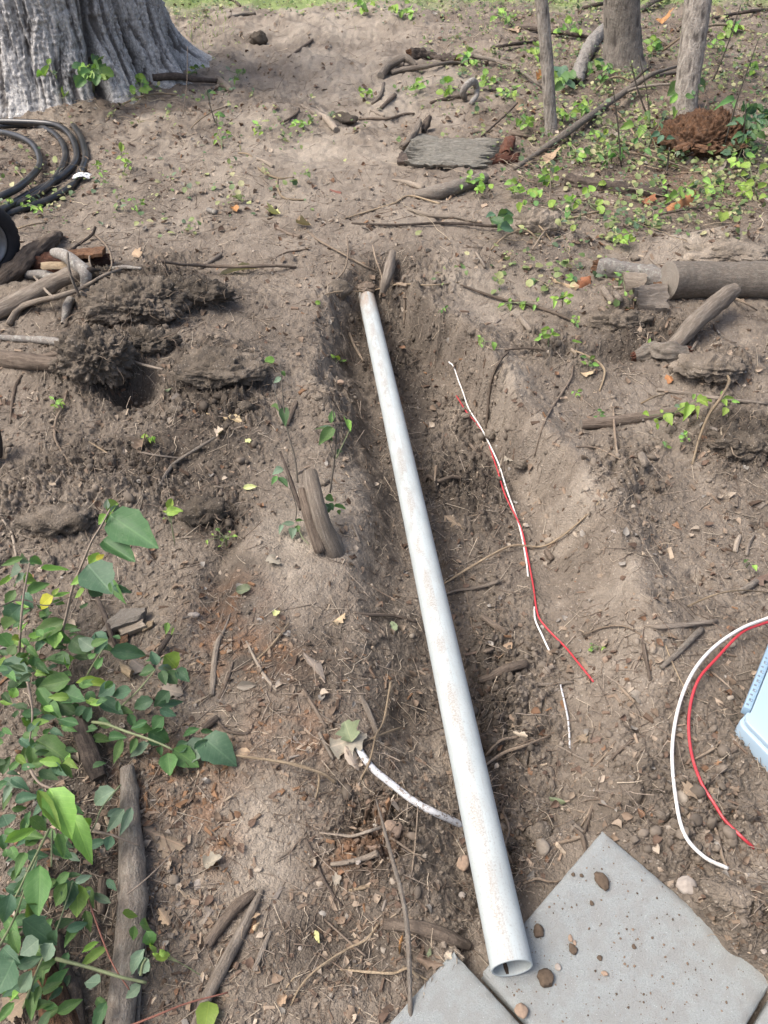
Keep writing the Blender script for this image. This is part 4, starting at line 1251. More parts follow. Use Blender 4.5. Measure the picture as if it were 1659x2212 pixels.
wire([(969, 790, .0), (985, 812), (1000, 850), (1015, 888), (1045, 935), (1075, 1000), (1095, 1060), (1120, 1130), (1135, 1200), (1141, 1246, -.004)], .0034, M['white'], 'wire', 'white wire running down the trench, coming out of the soil at its far end', 'wire')
wire([(986, 855, .0), (1005, 885), (1025, 915, .0), (1050, 950, -.002), (1070, 1005), (1092, 1070), (1125, 1140), (1140, 1205), (1151, 1260), (1160, 1320), (1175, 1350), (1222, 1400), (1255, 1438), (1282, 1473, -.002)], .0033, M['red'], 'wire', 'red wire twisting along the white one down the trench, ending in bare soil', 'wire')
wire([(1154, 1313, -.004), (1157, 1340), (1172, 1375), (1190, 1413, -.004)], .0034, M['white'], 'wire', 'short exposed length of white wire left of the bend in the red wire', 'wire')
wire([(1211, 1480, -.002), (1220, 1520), (1228, 1560), (1231, 1618, -.006)], .0030, M['mudwhite'], 'wire', 'mud-flecked stub of white wire standing between trench and cables', 'wire')
wire([(1720, 1312, .05), (1659, 1335, .05), (1600, 1358, .045), (1540, 1400, .04), (1495, 1455, .03), (1465, 1530, .02), (1452, 1620, .018), (1459, 1720, .018), (1478, 1800, .018), (1520, 1850, .014), (1572, 1876, .004)], .0046, M['white'], 'cable', 'white cable curving in from the right edge to the corner of the paver', 'cable', n=10, sides=12)
wire([(1690, 1335, .04), (1640, 1350, .042), (1600, 1368, .035), (1550, 1420, .03), (1508, 1470, .02), (1489, 1540, .016), (1492, 1620, .016), (1515, 1690, .016), (1555, 1760, .014), (1600, 1805, .010), (1628, 1832, -.002)], .0041, M['red'], 'cable', 'red cable curving beside the white one at the right, its tip in the soil', 'cable', n=10, sides=12)
wire([(1572, 1876, .002), (1592, 1880, .0), (1606, 1886, -.001)], .0016, M['pale'], 'wire', 'thin frayed tail at the end of the white cable', 'wire')
wire([(762, 1596, -.02), (775, 1620, -.004), (800, 1655), (850, 1697), (900, 1735), (940, 1755), (996, 1782, .0)], .0090, M['mudwhite'], 'conduit', 'mud-spattered grey-white conduit emerging under dead leaves and running to the pipe', 'conduit', n=10, sides=14)
wire([(880, 1718, .007), (890, 1722, .008), (897, 1727, .007)], .0018, M['red'], 'plastic_scrap', 'tiny scrap of red plastic stuck on the muddy conduit', 'scrap')

# ------------------------------------------------------------------ black hose coil, paper scrap
HR = .0225
def hose(pts, label):
    P = [at(p[0], p[1], HR * .9 + (p[2] if len(p) > 2 else 0)) for p in pts]
    P = catmull(P, 8)
    return tube_obj('hose_turn', P, [HR] * len(P), M['hose'], HE, 20, 0)
hb = at(90, 340)
HE = empty('hose_coil', hb, 'coil of thick black plastic hose lying on the ground below the big tree', 'hose')
hose([(-230, 380), (-120, 300), (-20, 276), (60, 270, .0), (110, 284), (136, 312), (140, 345), (120, 385), (80, 420), (20, 450), (-60, 480), (-160, 500)], '')
hose([(-230, 360), (-120, 280), (-20, 264, .02), (60, 264, .03), (120, 270, .01), (150, 290), (165, 325), (160, 355), (120, 390), (60, 420), (0, 455, .03), (-80, 490, .02), (-160, 520)], '')
hose([(-200, 330), (-100, 300), (-20, 286, .02), (30, 292, .02), (70, 312, .02), (86, 345, .02), (78, 370, .04), (40, 405, .06), (-10, 430, .05), (-80, 460), (-160, 480)], '')
hose([(159, 272, .004), (175, 298), (185, 335), (178, 365), (160, 395), (120, 425), (60, 448), (10, 464, -.01), (-60, 480, -.01)], '')
V = []; Fc = []
NU = 9
rr2 = random.Random(4)
pc = at(176, 379, .035); sc_ = pxm(pc)
for i in range(NU):
    for j in range(NU):
        a = (i / (NU - 1) - .5); b = (j / (NU - 1) - .5)
        edge = 1 + .18 * math.sin(i * 2.1 + j * 3)
        V.append((a * 34 * sc_ * edge, b * 24 * sc_ * edge + a * .03, .02 * (1 - 4 * a * a) + rr2.uniform(-.004, .004) - abs(b) * .03))
for i in range(NU - 1):
    for j in range(NU - 1):
        q = i * NU + j; Fc.append((q, q + NU, q + NU + 1, q + 1))
o = link('paper_scrap', mesh_py('paper_scrap', V, Fc, M['paper'], False), pc)
md = o.modifiers.new('thick', 'SOLIDIFY'); md.thickness = .0012
tag(o, 'crumpled scrap of white plastic or paper draped on a bit of wood beside the hose', 'scrap')

# ------------------------------------------------------------------ cart wheel at the left edge
wb = at(0, 603)
WR = .21
wc = Vector((wb.x - .03, wb.y, wb.z + WR - .01))
e = empty('cart_wheel', wc, 'black rubber cart wheel with grey metal rim cut off by the left edge', 'wheel')
e.rotation_euler = (math.radians(0), 0, math.radians(-38))
# local x is the axle
def lathe(prof, seg=64, fn=None):
    V = []; Fc = []; n = len(prof)
    for k in range(seg):
        a = 2 * math.pi * k / seg
        for i, (x, r) in enumerate(prof):
            if fn: x, r = fn(x, r, k, i)
            V.append((x, math.cos(a) * r, math.sin(a) * r))
    for k in range(seg):
        m = (k + 1) % seg
        for i in range(n - 1): Fc.append((k * n + i, k * n + i + 1, m * n + i + 1, m * n + i))
    return V, Fc
prof = []
for i in range(25):
    a = math.radians(-160 + 320 * i / 24) 
    prof.append((.045 * math.sin(a), WR - .048 + .046 * math.cos(a)))
V, Fc = lathe(prof, 96, lambda x, r, k, i: (x, r - (.004 if (r > WR - .022 and ((k + (1 if x > 0 else 0) * 1) % 3 == 0)) else 0)))
link('tyre', mesh_py('tyre', V, Fc, M['rubber']), (0, 0, 0), e)
rimP = [(.022, .128), (.034, .122), (.036, .116), (.026, .108), (.010, .098), (.006, .070), (.012, .045), (.030, .036), (.034, .030), (.034, .0)]
V, Fc = lathe(rimP, 48)
rim = link('rim', mesh_py('rim', V, Fc, M['rim']), (0, 0, 0), e)
V, Fc = lathe([(-.03, .12), (-.02, .06), (-.03, 0)], 32)
link('rim_back', mesh_py('rim_back', V, Fc, M['rim']), (0, 0, 0), e)
for k in range(5):
    a = 2 * math.pi * k / 5 + .3
    bm = bmesh.new(); bmesh.ops.create_cone(bm, segments=16, radius1=.014, radius2=.013, depth=.006, cap_ends=True)
    me = bpy.data.meshes.new('rim_hole_shade'); bm.to_mesh(me); bm.free(); me.materials.append(M['mud'])  # solid dark disc; its colour stands in for the shade inside a hole
    h = link('rim_hole_shade', me, (.0085, math.cos(a) * .082, math.sin(a) * .082), e); h.rotation_euler = (0, math.pi / 2, 0)

# ------------------------------------------------------------------ pale blue plastic case at the right edge
zc_ = .085
A = Vector(plane_pt(1608, 1524, zc_)); B = Vector(plane_pt(1683, 1338, zc_)); Cc = Vector(plane_pt(1672, 1655, zc_)); Dd = Vector(plane_pt(1601, 1578, zc_)); D2 = Vector(plane_pt(1608, 1612, zc_))
e1 = (B - A).normalized()
e2 = Vector((0, 0, 1)).cross(e1) * -1
if e2.x < 0: e2 = -e2
e = empty('plastic_case', A, 'pale blue plastic case with a hinged ribbed edge, cut off by the right edge', 'case')
def prism(pts, z0, z1, name, mat, parent, bev=.004, seg=3):
    bm = bmesh.new()
    vs = [bm.verts.new((p[0], p[1], z0)) for p in pts]
    f = bm.faces.new(vs)
    r = bmesh.ops.extrude_face_region(bm, geom=[f])
    for v in r['geom']:
        if isinstance(v, bmesh.types.BMVert): v.co.z = z1
    bmesh.ops.recalc_face_normals(bm, faces=bm.faces[:])
    if bev: bmesh.ops.bevel(bm, geom=bm.edges[:], offset=bev, segments=seg, affect='EDGES', profile=.5)
    me = bpy.data.meshes.new(name); bm.to_mesh(me); bm.free()
    me.materials.append(mat)
    me.polygons.foreach_set('use_smooth', [True] * len(me.polygons))
    try: me.set_sharp_from_angle(angle=math.radians(60))
    except Exception: pass
    return link(name, me, (0, 0, 0), parent)
def lc(s, t): # along the hinge edge, inward
    return (e1 * s + e2 * t)
# body outline: hinge strip edge from s=0 up, rounded front corner
out = [lc(-.012, .012), lc(-.040, .004), lc(-.052, .008), lc(-.062, .02), lc(-.105, .10), lc(-.16, .215), lc(.0, .30), lc(.30, .30), lc(.30, .014), lc(.0, .014)]
gz = -zc_ + ground(A.x + .05, A.y)[0] - .02
prism([(p.x, p.y) for p in out], gz, -.014, 'body', M['blue'], e, .005)
lid = [lc(-.012, .020), lc(-.036, .012), lc(-.047, .016), lc(-.056, .027), lc(-.096, .104), lc(-.15, .21), lc(.0, .29), lc(.30, .29), lc(.30, .022)]
prism([(p.x, p.y) for p in lid], -.013, .004, 'lid', M['blue'], e, .0035)
hs = prism([(p.x, p.y) for p in (lc(-.004, -.001), lc(.30, -.001), lc(.30, .0185), lc(-.004, .0185))], -.030, .001, 'hinge_strip', M['bluerib'], e, .002, 2)
for k in range(11):
    s = .008 + k * .0185; w = .0052 if k % 2 else .0032; dpt = .0075 if k % 2 else .005
    q = [lc(s - w, .002 if k % 2 == 0 else .004), lc(s + w, .002 if k % 2 == 0 else .004), lc(s + w, .002 + dpt * 1.6), lc(s - w, .002 + dpt * 1.6)]
    prism([(p.x, p.y) for p in q], -.012, .0016, 'hinge_socket_shade', M['socket'], e, .0008, 1)  # raised block; the shade of a recess is put into its dark colour
    q = [lc(s - w * .5, .009), lc(s + w * .5, .009), lc(s + w * .5, .015), lc(s - w * .5, .015)]
    prism([(p.x, p.y) for p in q], -.010, .0032, 'hinge_knuckle', M['bluerib'], e, .001, 1)
# ------------------------------------------------------------------ logs and branches
def log(pts, mat, label, cat='log', name='log', endmat='cut', group=None, sides=28, wob=.05, rough=.04, sink=.3, ends=(1, 1), n=8, seed=1, freq=22, off=0):
    P = []; R = []
    for p in pts:
        b = at(p[0], p[1]); r = p[2] * .5 * pxm(b)
        q = at(p[0], p[1], (p[3] if len(p) > 3 else 0) + r * (1 - sink) + off)
        P.append(q); R.append(p[2] * .5 * pxm(q))
    Pc = catmull(P, n)
    Rc = np.interp(np.linspace(0, len(R) - 1, len(Pc)), range(len(R)), R)
    # finer rings
    Ls = [0]
    for i in range(1, len(Pc)): Ls.append(Ls[-1] + (Pc[i] - Pc[i - 1]).length)
    m = min(160, max(24, int(Ls[-1] / .008)))
    tt = np.linspace(0, Ls[-1], m)
    PX = np.stack([np.interp(tt, Ls, [p[k] for p in Pc]) for k in range(3)], -1)
    RX = np.interp(tt, Ls, Rc)
    ST['n'] += 1
    V, Fc, UV = tube([Vector(p) for p in PX], list(RX), sides, wob, ST['n'], False)
    V = np.array([v[:] for v in V]); nr = sides + 1
    # bark relief: ridges running along
    for i in range(m):
        c = PX[i]
        for k in range(nr):
            a = 2 * math.pi * (k % sides) / sides
            V[i * nr + k, :] = V[i * nr + k, :]
    th = np.tile(np.arange(nr) % sides, m) * 2 * math.pi / sides
    ln = np.repeat(tt, nr); rr = np.repeat(RX, nr); ctr = np.repeat(PX, nr, 0)
    # periodic noise round the log
    f = freq
    d = perlin(np.cos(th) * rr * f * 2.2 + ST['n'], np.sin(th) * rr * f * 2.2 + ln * f * .35, 500 + seed) + .5 * perlin(np.cos(th) * rr * f * 6 + ln * f, np.sin(th) * rr * f * 6 - ln * f * .8, 520 + seed) + .8 * perlin(np.cos(th) * rr * 9, ln * 9 + np.sin(th) * rr * 9, 530 + seed)
    d = d + .6 * perlin(th * 0 + ln * f * .8 + np.cos(th) * 3.1, np.sin(th) * 3.1 + np.cos(th) * 2 + ST['n'], 540 + seed)
    kn = np.zeros(len(V))
    rk = random.Random(seed * 7 + 1)
    for _ in range(rk.randint(1, 4)):
        l0 = rk.uniform(.1, .9) * tt[-1]; a0 = rk.uniform(0, 6.28)
        kn += .28 * np.exp(-((ln - l0) / (rr * .7 + 1e-4)) ** 2 - (np.minimum(np.abs(th - a0), 6.283 - np.abs(th - a0)) / .55) ** 2)
    V = ctr + (V - ctr) * (1 + 1.5 * rough * d + kn * .8)[:, None]
    base = Vector(PX[0])
    e = empty(name, base, label, cat, group)
    Vl = [tuple(v - np.array(base)) for v in V]
    link('bark', mesh_py('bark', Vl, Fc, mat, True, UV), (0, 0, 0), e)
    for w, (i, use) in enumerate(((0, ends[0]), (m - 1, ends[1]))):
        if not use: continue
        ring = [Vector(Vl[i * nr + k]) for k in range(sides)]
        c = sum(ring, Vector()) / sides
        T = (Vector(PX[1]) - Vector(PX[0])).normalized() * -1 if i == 0 else (Vector(PX[-1]) - Vector(PX[-2])).normalized()
        VV = list(ring); FF = []; uvs = []
        jag = 0 if use == 1 else 1
        rr_ = random.Random(ST['n'] + i)
        for q, s in enumerate((.75, .5, .25)):
            for k in range(sides):
                j = jag * R[0 if i == 0 else -1] * rr_.uniform(-.5, .9)
                VV.append(c.lerp(ring[k], s) + T * (j + (.001 if not jag else 0)))
        VV.append(c)
        for q in range(3):
            for k in range(sides):
                k2 = (k + 1) % sides
                a, b = q * sides + k, q * sides + k2
                qd = (a, b, b + sides, a + sides)
                FF.append(qd if i else qd[::-1])
        for k in range(sides):
            k2 = (k + 1) % sides; tr = (3 * sides + k, 3 * sides + k2, 4 * sides)
            FF.append(tr if i else tr[::-1])
        uvs = [((v - c).length, (v - c).length * 3) for v in VV]
        link('cut_end' if use == 1 else 'broken_end', mesh_py('cut_end', VV, FF, M[endmat], use == 1, uvs), (0, 0, 0), e)
    return e

def side_branch(e, pts, mat, name='branch_stub', sides=8, wob=.15):
    P = []; R = []
    for p in pts:
        b = at(p[0], p[1]); q = at(p[0], p[1], (p[3] if len(p) > 3 else 0) + p[2] * .4 * pxm(b)); P.append(q - e.location); R.append(p[2] * .5 * pxm(q))
    Pc = catmull(P, 5); Rc = list(np.interp(np.linspace(0, len(R) - 1, len(Pc)), range(len(R)), R))
    ST['n'] += 1
    V, Fc, UV = tube(Pc, Rc, sides, wob, ST['n'], True, .2)
    return link(name, mesh_py(name, V, Fc, mat, True, UV), (0, 0, 0), e)

# right side
e = log([(1442, 607, 84), (1560, 607, 76), (1700, 606, 78)], M['mossy'], 'thick sawn log lying across the right edge, stripped and grey-brown', seed=3, rough=.03, sink=.28, n=6)
e = log([(1292, 577, 34), (1370, 590, 40), (1436, 604, 44)], M['smoothgrey'], 'weathered pale log with a split end, butting against the thick sawn log', ends=(2, 0), rough=.12, seed=5, endmat='rot', sink=.4)
log([(1452, 752, 34, .01), (1500, 700, 38, .03), (1560, 645, 40, .07), (1588, 626, 30, .09)], M['grey'], 'grey leaning branch propped against the thick sawn log', 'branch', 'branch', ends=(0, 1), rough=.07, seed=6, sink=.3)
log([(1372, 770, 22), (1410, 762, 34), (1450, 764, 44, .005), (1484, 762, 30, .005)], M['mossy'], 'rotten hollow wood chunk at the foot of the leaning branch', 'wood chunk', 'rotten_wood', ends=(2, 2), endmat='redrot', rough=.3, wob=.14, seed=8, sink=.3)
log([(1255, 917, 21), (1330, 910, 24), (1420, 897, 23), (1500, 882, 22)], M['brown'], 'long straight grey-brown pole half under bright green leaves on the right', 'branch', 'branch', ends=(1, 0), rough=.04, seed=9, sink=.35)
stick([(1420, 842, 9), (1500, 853, 9), (1570, 863, 9), (1660, 872, 9)], M['grey'], label='thin straight stick above the green-leaved pole at the right edge')
log([(898, 421, 20), (940, 417, 30), (985, 405, 30), (1046, 384, 26)], M['mossy'], 'mossy brown branch length below the grey bark slab', 'branch', 'branch', ends=(1, 1), rough=.05, seed=10)
stick([(848, 388, 5), (880, 395, 10), (915, 406, 12)], M['pale'], label='pale whitish stick touching the left end of the mossy branch')
log([(1245, 178, 26), (1256, 140, 30), (1275, 100, 28), (1302, 64, 24)], M['smoothgrey'], 'peeling pale log slanting up beside the stout tree', 'log', 'log', ends=(2, 1), rough=.09, seed=11, sink=.3)
log([(1225, 392, 26), (1290, 403, 30), (1370, 413, 28), (1440, 420, 20)], M['dark'], 'dark rotting log lying in the green ground cover below the orange stump', 'log', 'log', ends=(0, 0), rough=.22, wob=.1, seed=12, sink=.6, endmat='rot')
# long leaning branch, from lower left up to right
stick([(1112, 364, 9), (1180, 318, 14, .02), (1250, 268, 15, .06), (1340, 205, 14, .1), (1400, 165, 11, .12), (1440, 150, 7, .1), (1490, 135, 5, .08)], M['mossy'], 'branch', 'long bent grey branch leaning across the ground cover in front of the sapling', 'branch', n=7, sides=12)
stick([(1340, 205, 8, .1), (1375, 190, 6, .12), (1440, 182, 6, .14), (1500, 184, 5, .12)], M['mossy'], 'branch', 'thinner side branch running right from the long bent branch', 'branch')
stick([(1365, 180, 6, .10), (1390, 155, 5, .13), (1405, 145, 4, .15)], M['dark'], 'twig', 'short dark fork on top of the long bent branch', 'twig')
stick([(1410, 165, 8, .04), (1460, 156, 8), (1530, 148, 6), (1659, 143, 7)], M['grey'], 'branch', 'grey branch running right behind the flaking tree', 'branch')
stick([(1020, 287, 4), (1060, 284, 7), (1120, 290, 8), (1160, 300, 7)], M['brown'], label='curved brown stick lying along the top of the bark slab toward the sapling')
stick([(1040, 295, 4, .01), (1090, 250, 4, .05), (1118, 222, 4, .08)], M['dark'], 'twig', 'dark twig slanting up left of the sapling foot', 'twig')
# looped root near the path
stick([(1004, 213, 12), (1000, 200, 14, .05), (1007, 185, 15, .11), (1022, 176, 15, .13), (1030, 190, 13, .08), (1029, 207, 11, .03), (1018, 222, 10, .0)], M['smoothgrey'], 'root', 'stiff grey root looping up out of the ground behind the bark slab', 'root', n=7, sides=12)
stick([(930, 222, 7), (960, 215, 9), (1000, 207, 8), (1060, 196, 7), (1090, 196, 5)], M['brown'], 'stick', 'dark stick on the ground passing behind the looping root')
# forked root on the path right
e = log([(822, 164, 16), (840, 142, 17, .02), (872, 126, 17, .04), (885, 130, 14, .03), (898, 142, 10)], M['grey'], 'bent brown root forking over the edge of the dirt path', 'root', 'root', ends=(1, 1), rough=.05, seed=14, n=8)
side_branch(e, [(845, 158, 10), (870, 150, 11, .01), (905, 146, 10, .02), (950, 138, 8, .02), (985, 135, 7), (1030, 140, 5)], M['grey'], 'side_root')
side_branch(e, [(848, 156, 9), (858, 144, 8, .02), (872, 138, 7, .03)], M['grey'], 'side_root')
log([(885, 118, 24), (930, 126, 26), (985, 132, 20)], M['dark'], 'low dark rotting log behind the forked root', 'log', 'log', ends=(2, 2), endmat='rot', rough=.3, wob=.2, sink=.75, seed=15)
stick([(803, 225, 6), (822, 205, 8), (829, 180, 7)], M['grey'], label='short grey stick on the path right of its centre')
stick([(823, 233, 8), (838, 219, 9), (853, 205, 9)], M['brown'], label='stubby brown stick beside the short grey one on the path')
stick([(622, 124, 4), (645, 108, 6), (675, 86, 6)], M['brown'], label='dark straight twig lying alone in the middle of the far path')
stick([(494, 38, 6), (525, 32, 8), (552, 29, 8)], M['mossy'], label='mossy stick at the very top left of the path')
stick([(490, -4, 5, .02), (510, 4, 5), (519, 13, 5)], M['dark'], label='black twig end hanging in at the top edge left of the path')
e = log([(690, 246, 8), (707, 258, 14), (727, 282, 14)], M['pale'], 'pale broken branch with a stub, lying on the path near its middle', 'branch', 'branch', ends=(0, 1), rough=.05, seed=16)
side_branch(e, [(649, 226, 5), (672, 240, 7), (695, 254, 8)], M['grey'])
stick([(762, 258, 4), (800, 256, 5), (840, 256, 5), (870, 247, 6), (895, 245, 4)], M['brown'], label='thin bent brown stick right of the pale broken branch')
stick([(800, 238, 3), (812, 243, 5), (830, 251, 5)], M['pale'], label='small pale stick just above the thin bent one')
stick([(606, 267, 5), (640, 246, 6), (645, 235, 6)], M['brown'], label='brown stick at the left of the middle path')
stick([(556, 343, 7), (572, 349, 7), (590, 360, 7)], M['pale'], label='stubby pale stick left of the path near the curved vine')
stick([(448, 452, 11), (456, 456, 12), (468, 459, 11)], M['smoothgrey'], label='short whitish round of stick left of the orange leaf')
stick([(580, 464, 8), (590, 456, 9), (595, 448, 9)], M['brown'], label='stub of brown stick right of the orange leaf')
stick([(598, 493, 7), (625, 505, 8), (650, 512, 9)], M['brown'], label='buried brown stick poking from the soil above the trench, left')
log([(826, 632, 12, .10), (832, 610, 20, .10), (842, 575, 24, .10), (848, 545, 14, .03)], M['grey'], 'pointed grey wood stake jutting over the head of the trench', 'stake', 'wood_stake', ends=(0, 0), rough=.08, seed=18, sink=.2)
stick([(850, 612, 6), (865, 614, 9), (880, 617, 9)], M['root'], 'root', 'snapped pale root stub right of the stake at the trench head', 'root')
stick([(874, 632, 5, .01), (874, 660, 5, .01), (873, 700, 4, 0)], M['root'], 'root', 'straight pale root hanging down the trench wall right of the pipe end', 'root')
# bark slab
def slab(quad, label, mat, name='bark_slab', cat='bark', h=.035, nx=40, ny=18, seed=1, off=.03, curl=.02, rag=.06, freq=60, parent=None, tiltz=(0, 0, 0, 0)):
    A_, B_, C_, D_ = [at(q[0], q[1], off + tz) for q, tz in zip(quad, tiltz)]
    V = []; 
    L = (B_ - A_).length; Wd = (D_ - A_).length
    rn = random.Random(seed)
    el = [rn.uniform(-1, 1) for _ in range(ny + 1)]; er = [rn.uniform(-1, 1) for _ in range(ny + 1)]
    top = []
    for j in range(ny + 1):
        for i in range(nx + 1):
            s = i / nx; t = j / ny
            s2 = s + (rag * el[j] * (1 - s) ** 6 + rag * er[j] * s ** 6)
            p = A_.lerp(B_, s2).lerp(D_.lerp(C_, s2), t)
            top.append(p)
    top = np.array([p[:] for p in top])
    S_ = np.tile(np.arange(nx + 1) / nx, ny + 1) * L; T_ = np.repeat(np.arange(ny + 1) / ny, nx + 1) * Wd
    tn = T_ / max(Wd, 1e-6)
    rid = (1 - np.abs(perlin(S_ * freq * .16 + seed, T_ * freq + seed + perlin(S_ * freq * .2, T_ * freq * .3, 601) * 1.2, 600 + seed)) * 2)
    z = curl * (1 - (2 * tn - 1) ** 2) + rid * .011 * min(1, Wd / .15) + perlin(S_ * 60, T_ * 60, 610 + seed) * .003
    top[:, 2] += z
    bot = top.copy(); bot[:, 2] -= h * (.6 + .4 * (1 - (2 * tn - 1) ** 2))
    bot[:, :2] = bot[:, :2] * .96 + bot[:, :2].mean(0) * .04
    V = np.concatenate([top, bot]); n = (nx + 1) * (ny + 1)
    Fc = []
    for j in range(ny):
        for i in range(nx):
            a = j * (nx + 1) + i
            Fc.append((a, a + nx + 1, a + nx + 2, a + 1)); Fc.append((a + n, a + 1 + n, a + nx + 2 + n, a + nx + 1 + n))
    for i in range(nx):
        a = i; b = ny * (nx + 1) + i
        Fc.append((a, a + 1, a + 1 + n, a + n)); Fc.append((b + 1, b, b + n, b + 1 + n))
    for j in range(ny):
        a = j * (nx + 1); b = a + nx
        Fc.append((a + nx + 1, a, a + n, a + nx + 1 + n)); Fc.append((b, b + nx + 1, b + nx + 1 + n, b + n))
    uv = np.concatenate([np.stack([T_, S_], -1)] * 2)
    base = A_.copy()
    if parent is not None:
        o = link(name, mesh_py(name, V - np.array(parent.location), Fc, mat, True, uv), (0, 0, 0), parent)
    else:
        o = link(name, mesh_py(name, V - np.array(base), Fc, mat, True, uv), base)
        tag(o, label, cat)
    try: o.data.set_sharp_from_angle(angle=math.radians(55))
    except Exception: pass
    return o
slab([(888, 356), (1040, 360), (1078, 300), (905, 302)], 'large weathered grey slab of ridged bark lying flat below the looping root', M['slab'], seed=3, off=.03, nx=70, ny=70, freq=46, rag=.12)
slab([(858, 352), (885, 352), (895, 330), (868, 330)], 'small dark bark piece at the left end of the big grey slab', M['dark'], nx=10, ny=6, seed=4, off=.02, name='bark_piece')
slab([(868, 336), (912, 334), (960, 300), (905, 290)], 'brown bark slab tucked behind the left end of the big grey one', M['slab'], nx=24, ny=10, seed=5, off=.02, name='bark_piece')
log([(868, 318, 12), (888, 296, 16, .02), (903, 272, 14, .06), (907, 260, 9, .08)], M['grey'], 'jagged grey wood splinter standing up behind the bark slab', 'wood chunk', 'wood_splinter', ends=(2, 2), endmat='grey', rough=.18, seed=19, sides=14)
log([(915, 284, 12, .0), (921, 268, 18, .04), (928, 254, 12, .07)], M['dark'], 'dark stubby splinter right of the jagged grey one', 'wood chunk', 'wood_splinter', ends=(2, 2), endmat='dark', rough=.2, seed=20, sides=14)
log([(1090, 336, 24), (1097, 318, 28), (1104, 304, 20)], M['redrot'], 'red-brown rotten wood knob at the right end of the bark slab', 'wood chunk', 'rotten_wood', ends=(2, 2), endmat='redrot', rough=.2, wob=.15, seed=21, sides=18)
slab([(1058, 352), (1120, 346), (1122, 332), (1075, 334)], 'strip of red rotten wood beside the knob and the slab', M['redrot'], nx=14, ny=6, seed=7, off=.015, name='rotten_wood', cat='wood chunk')
# the orange rotten stump
def stump():
    c = at(1520, 305); s = pxm(c)
    V, T = ico(6)
    V = V[:, :]
    x, y, z = V.T
    r = 1 + .2 * noise3(V * 1.5, 3) + .10 * noise3(V * 4, 5)
    W3 = V * r[:, None] * np.array([98 * s, 90 * s, 56 * s])
    W3 = W3 + V * (clods3(W3 * np.array([12, 12, 34.]), 3) * .022 + clods3(W3 * np.array([36, 36, 90.]), 4) * .012)[:, None]
    W3[:, 0] += W3[:, 2] * .35
    lay = perlin(W3[:, 0] * 16 + W3[:, 2] * 40, W3[:, 2] * 60 - W3[:, 0] * 30 + W3[:, 1] * 30, 9)
    W3 = W3 + V * (.030 * lay + .016 * perlin(W3[:, 0] * 30 + W3[:, 2] * 90, W3[:, 2] * 120 + W3[:, 1] * 40, 12) + .018 * perlin(W3[:, 0] * 90, W3[:, 2] * 90 + W3[:, 1] * 80, 10))[:, None]
    uv = np.stack([W3[:, 0] + W3[:, 1], W3[:, 2]], -1)
    e = empty('rotten_stump', c, 'crumbling orange-brown rotten stump at the foot of the flaking tree, top right', 'stump')
    link('rotten_core', mesh_np('rotten_core', W3 + np.array([0, .12, -.05]), T, 3, uv, None, M['rot'], True), (0, 0, 0), e)
    for i in range(70):
        a = rnd.uniform(-3.0, 0); rr = rnd.uniform(.8, 1.3)
        w = rnd.uniform(.01, .03)
        V_, T_ = box_t(w, w * rnd.uniform(1, 2.5), w * .35)
        o = link('wood_chunk', mesh_np('wood_chunk', V_, T_, 3, V_[:, :2], None, M['rot'], False), (math.cos(a) * 75 * s * rr, math.sin(a) * 62 * s * rr, rnd.uniform(.0, .03)), e)
        o.rotation_euler = (rnd.uniform(-.6, .6), rnd.uniform(-.6, .6), rnd.uniform(0, 3))
stump()

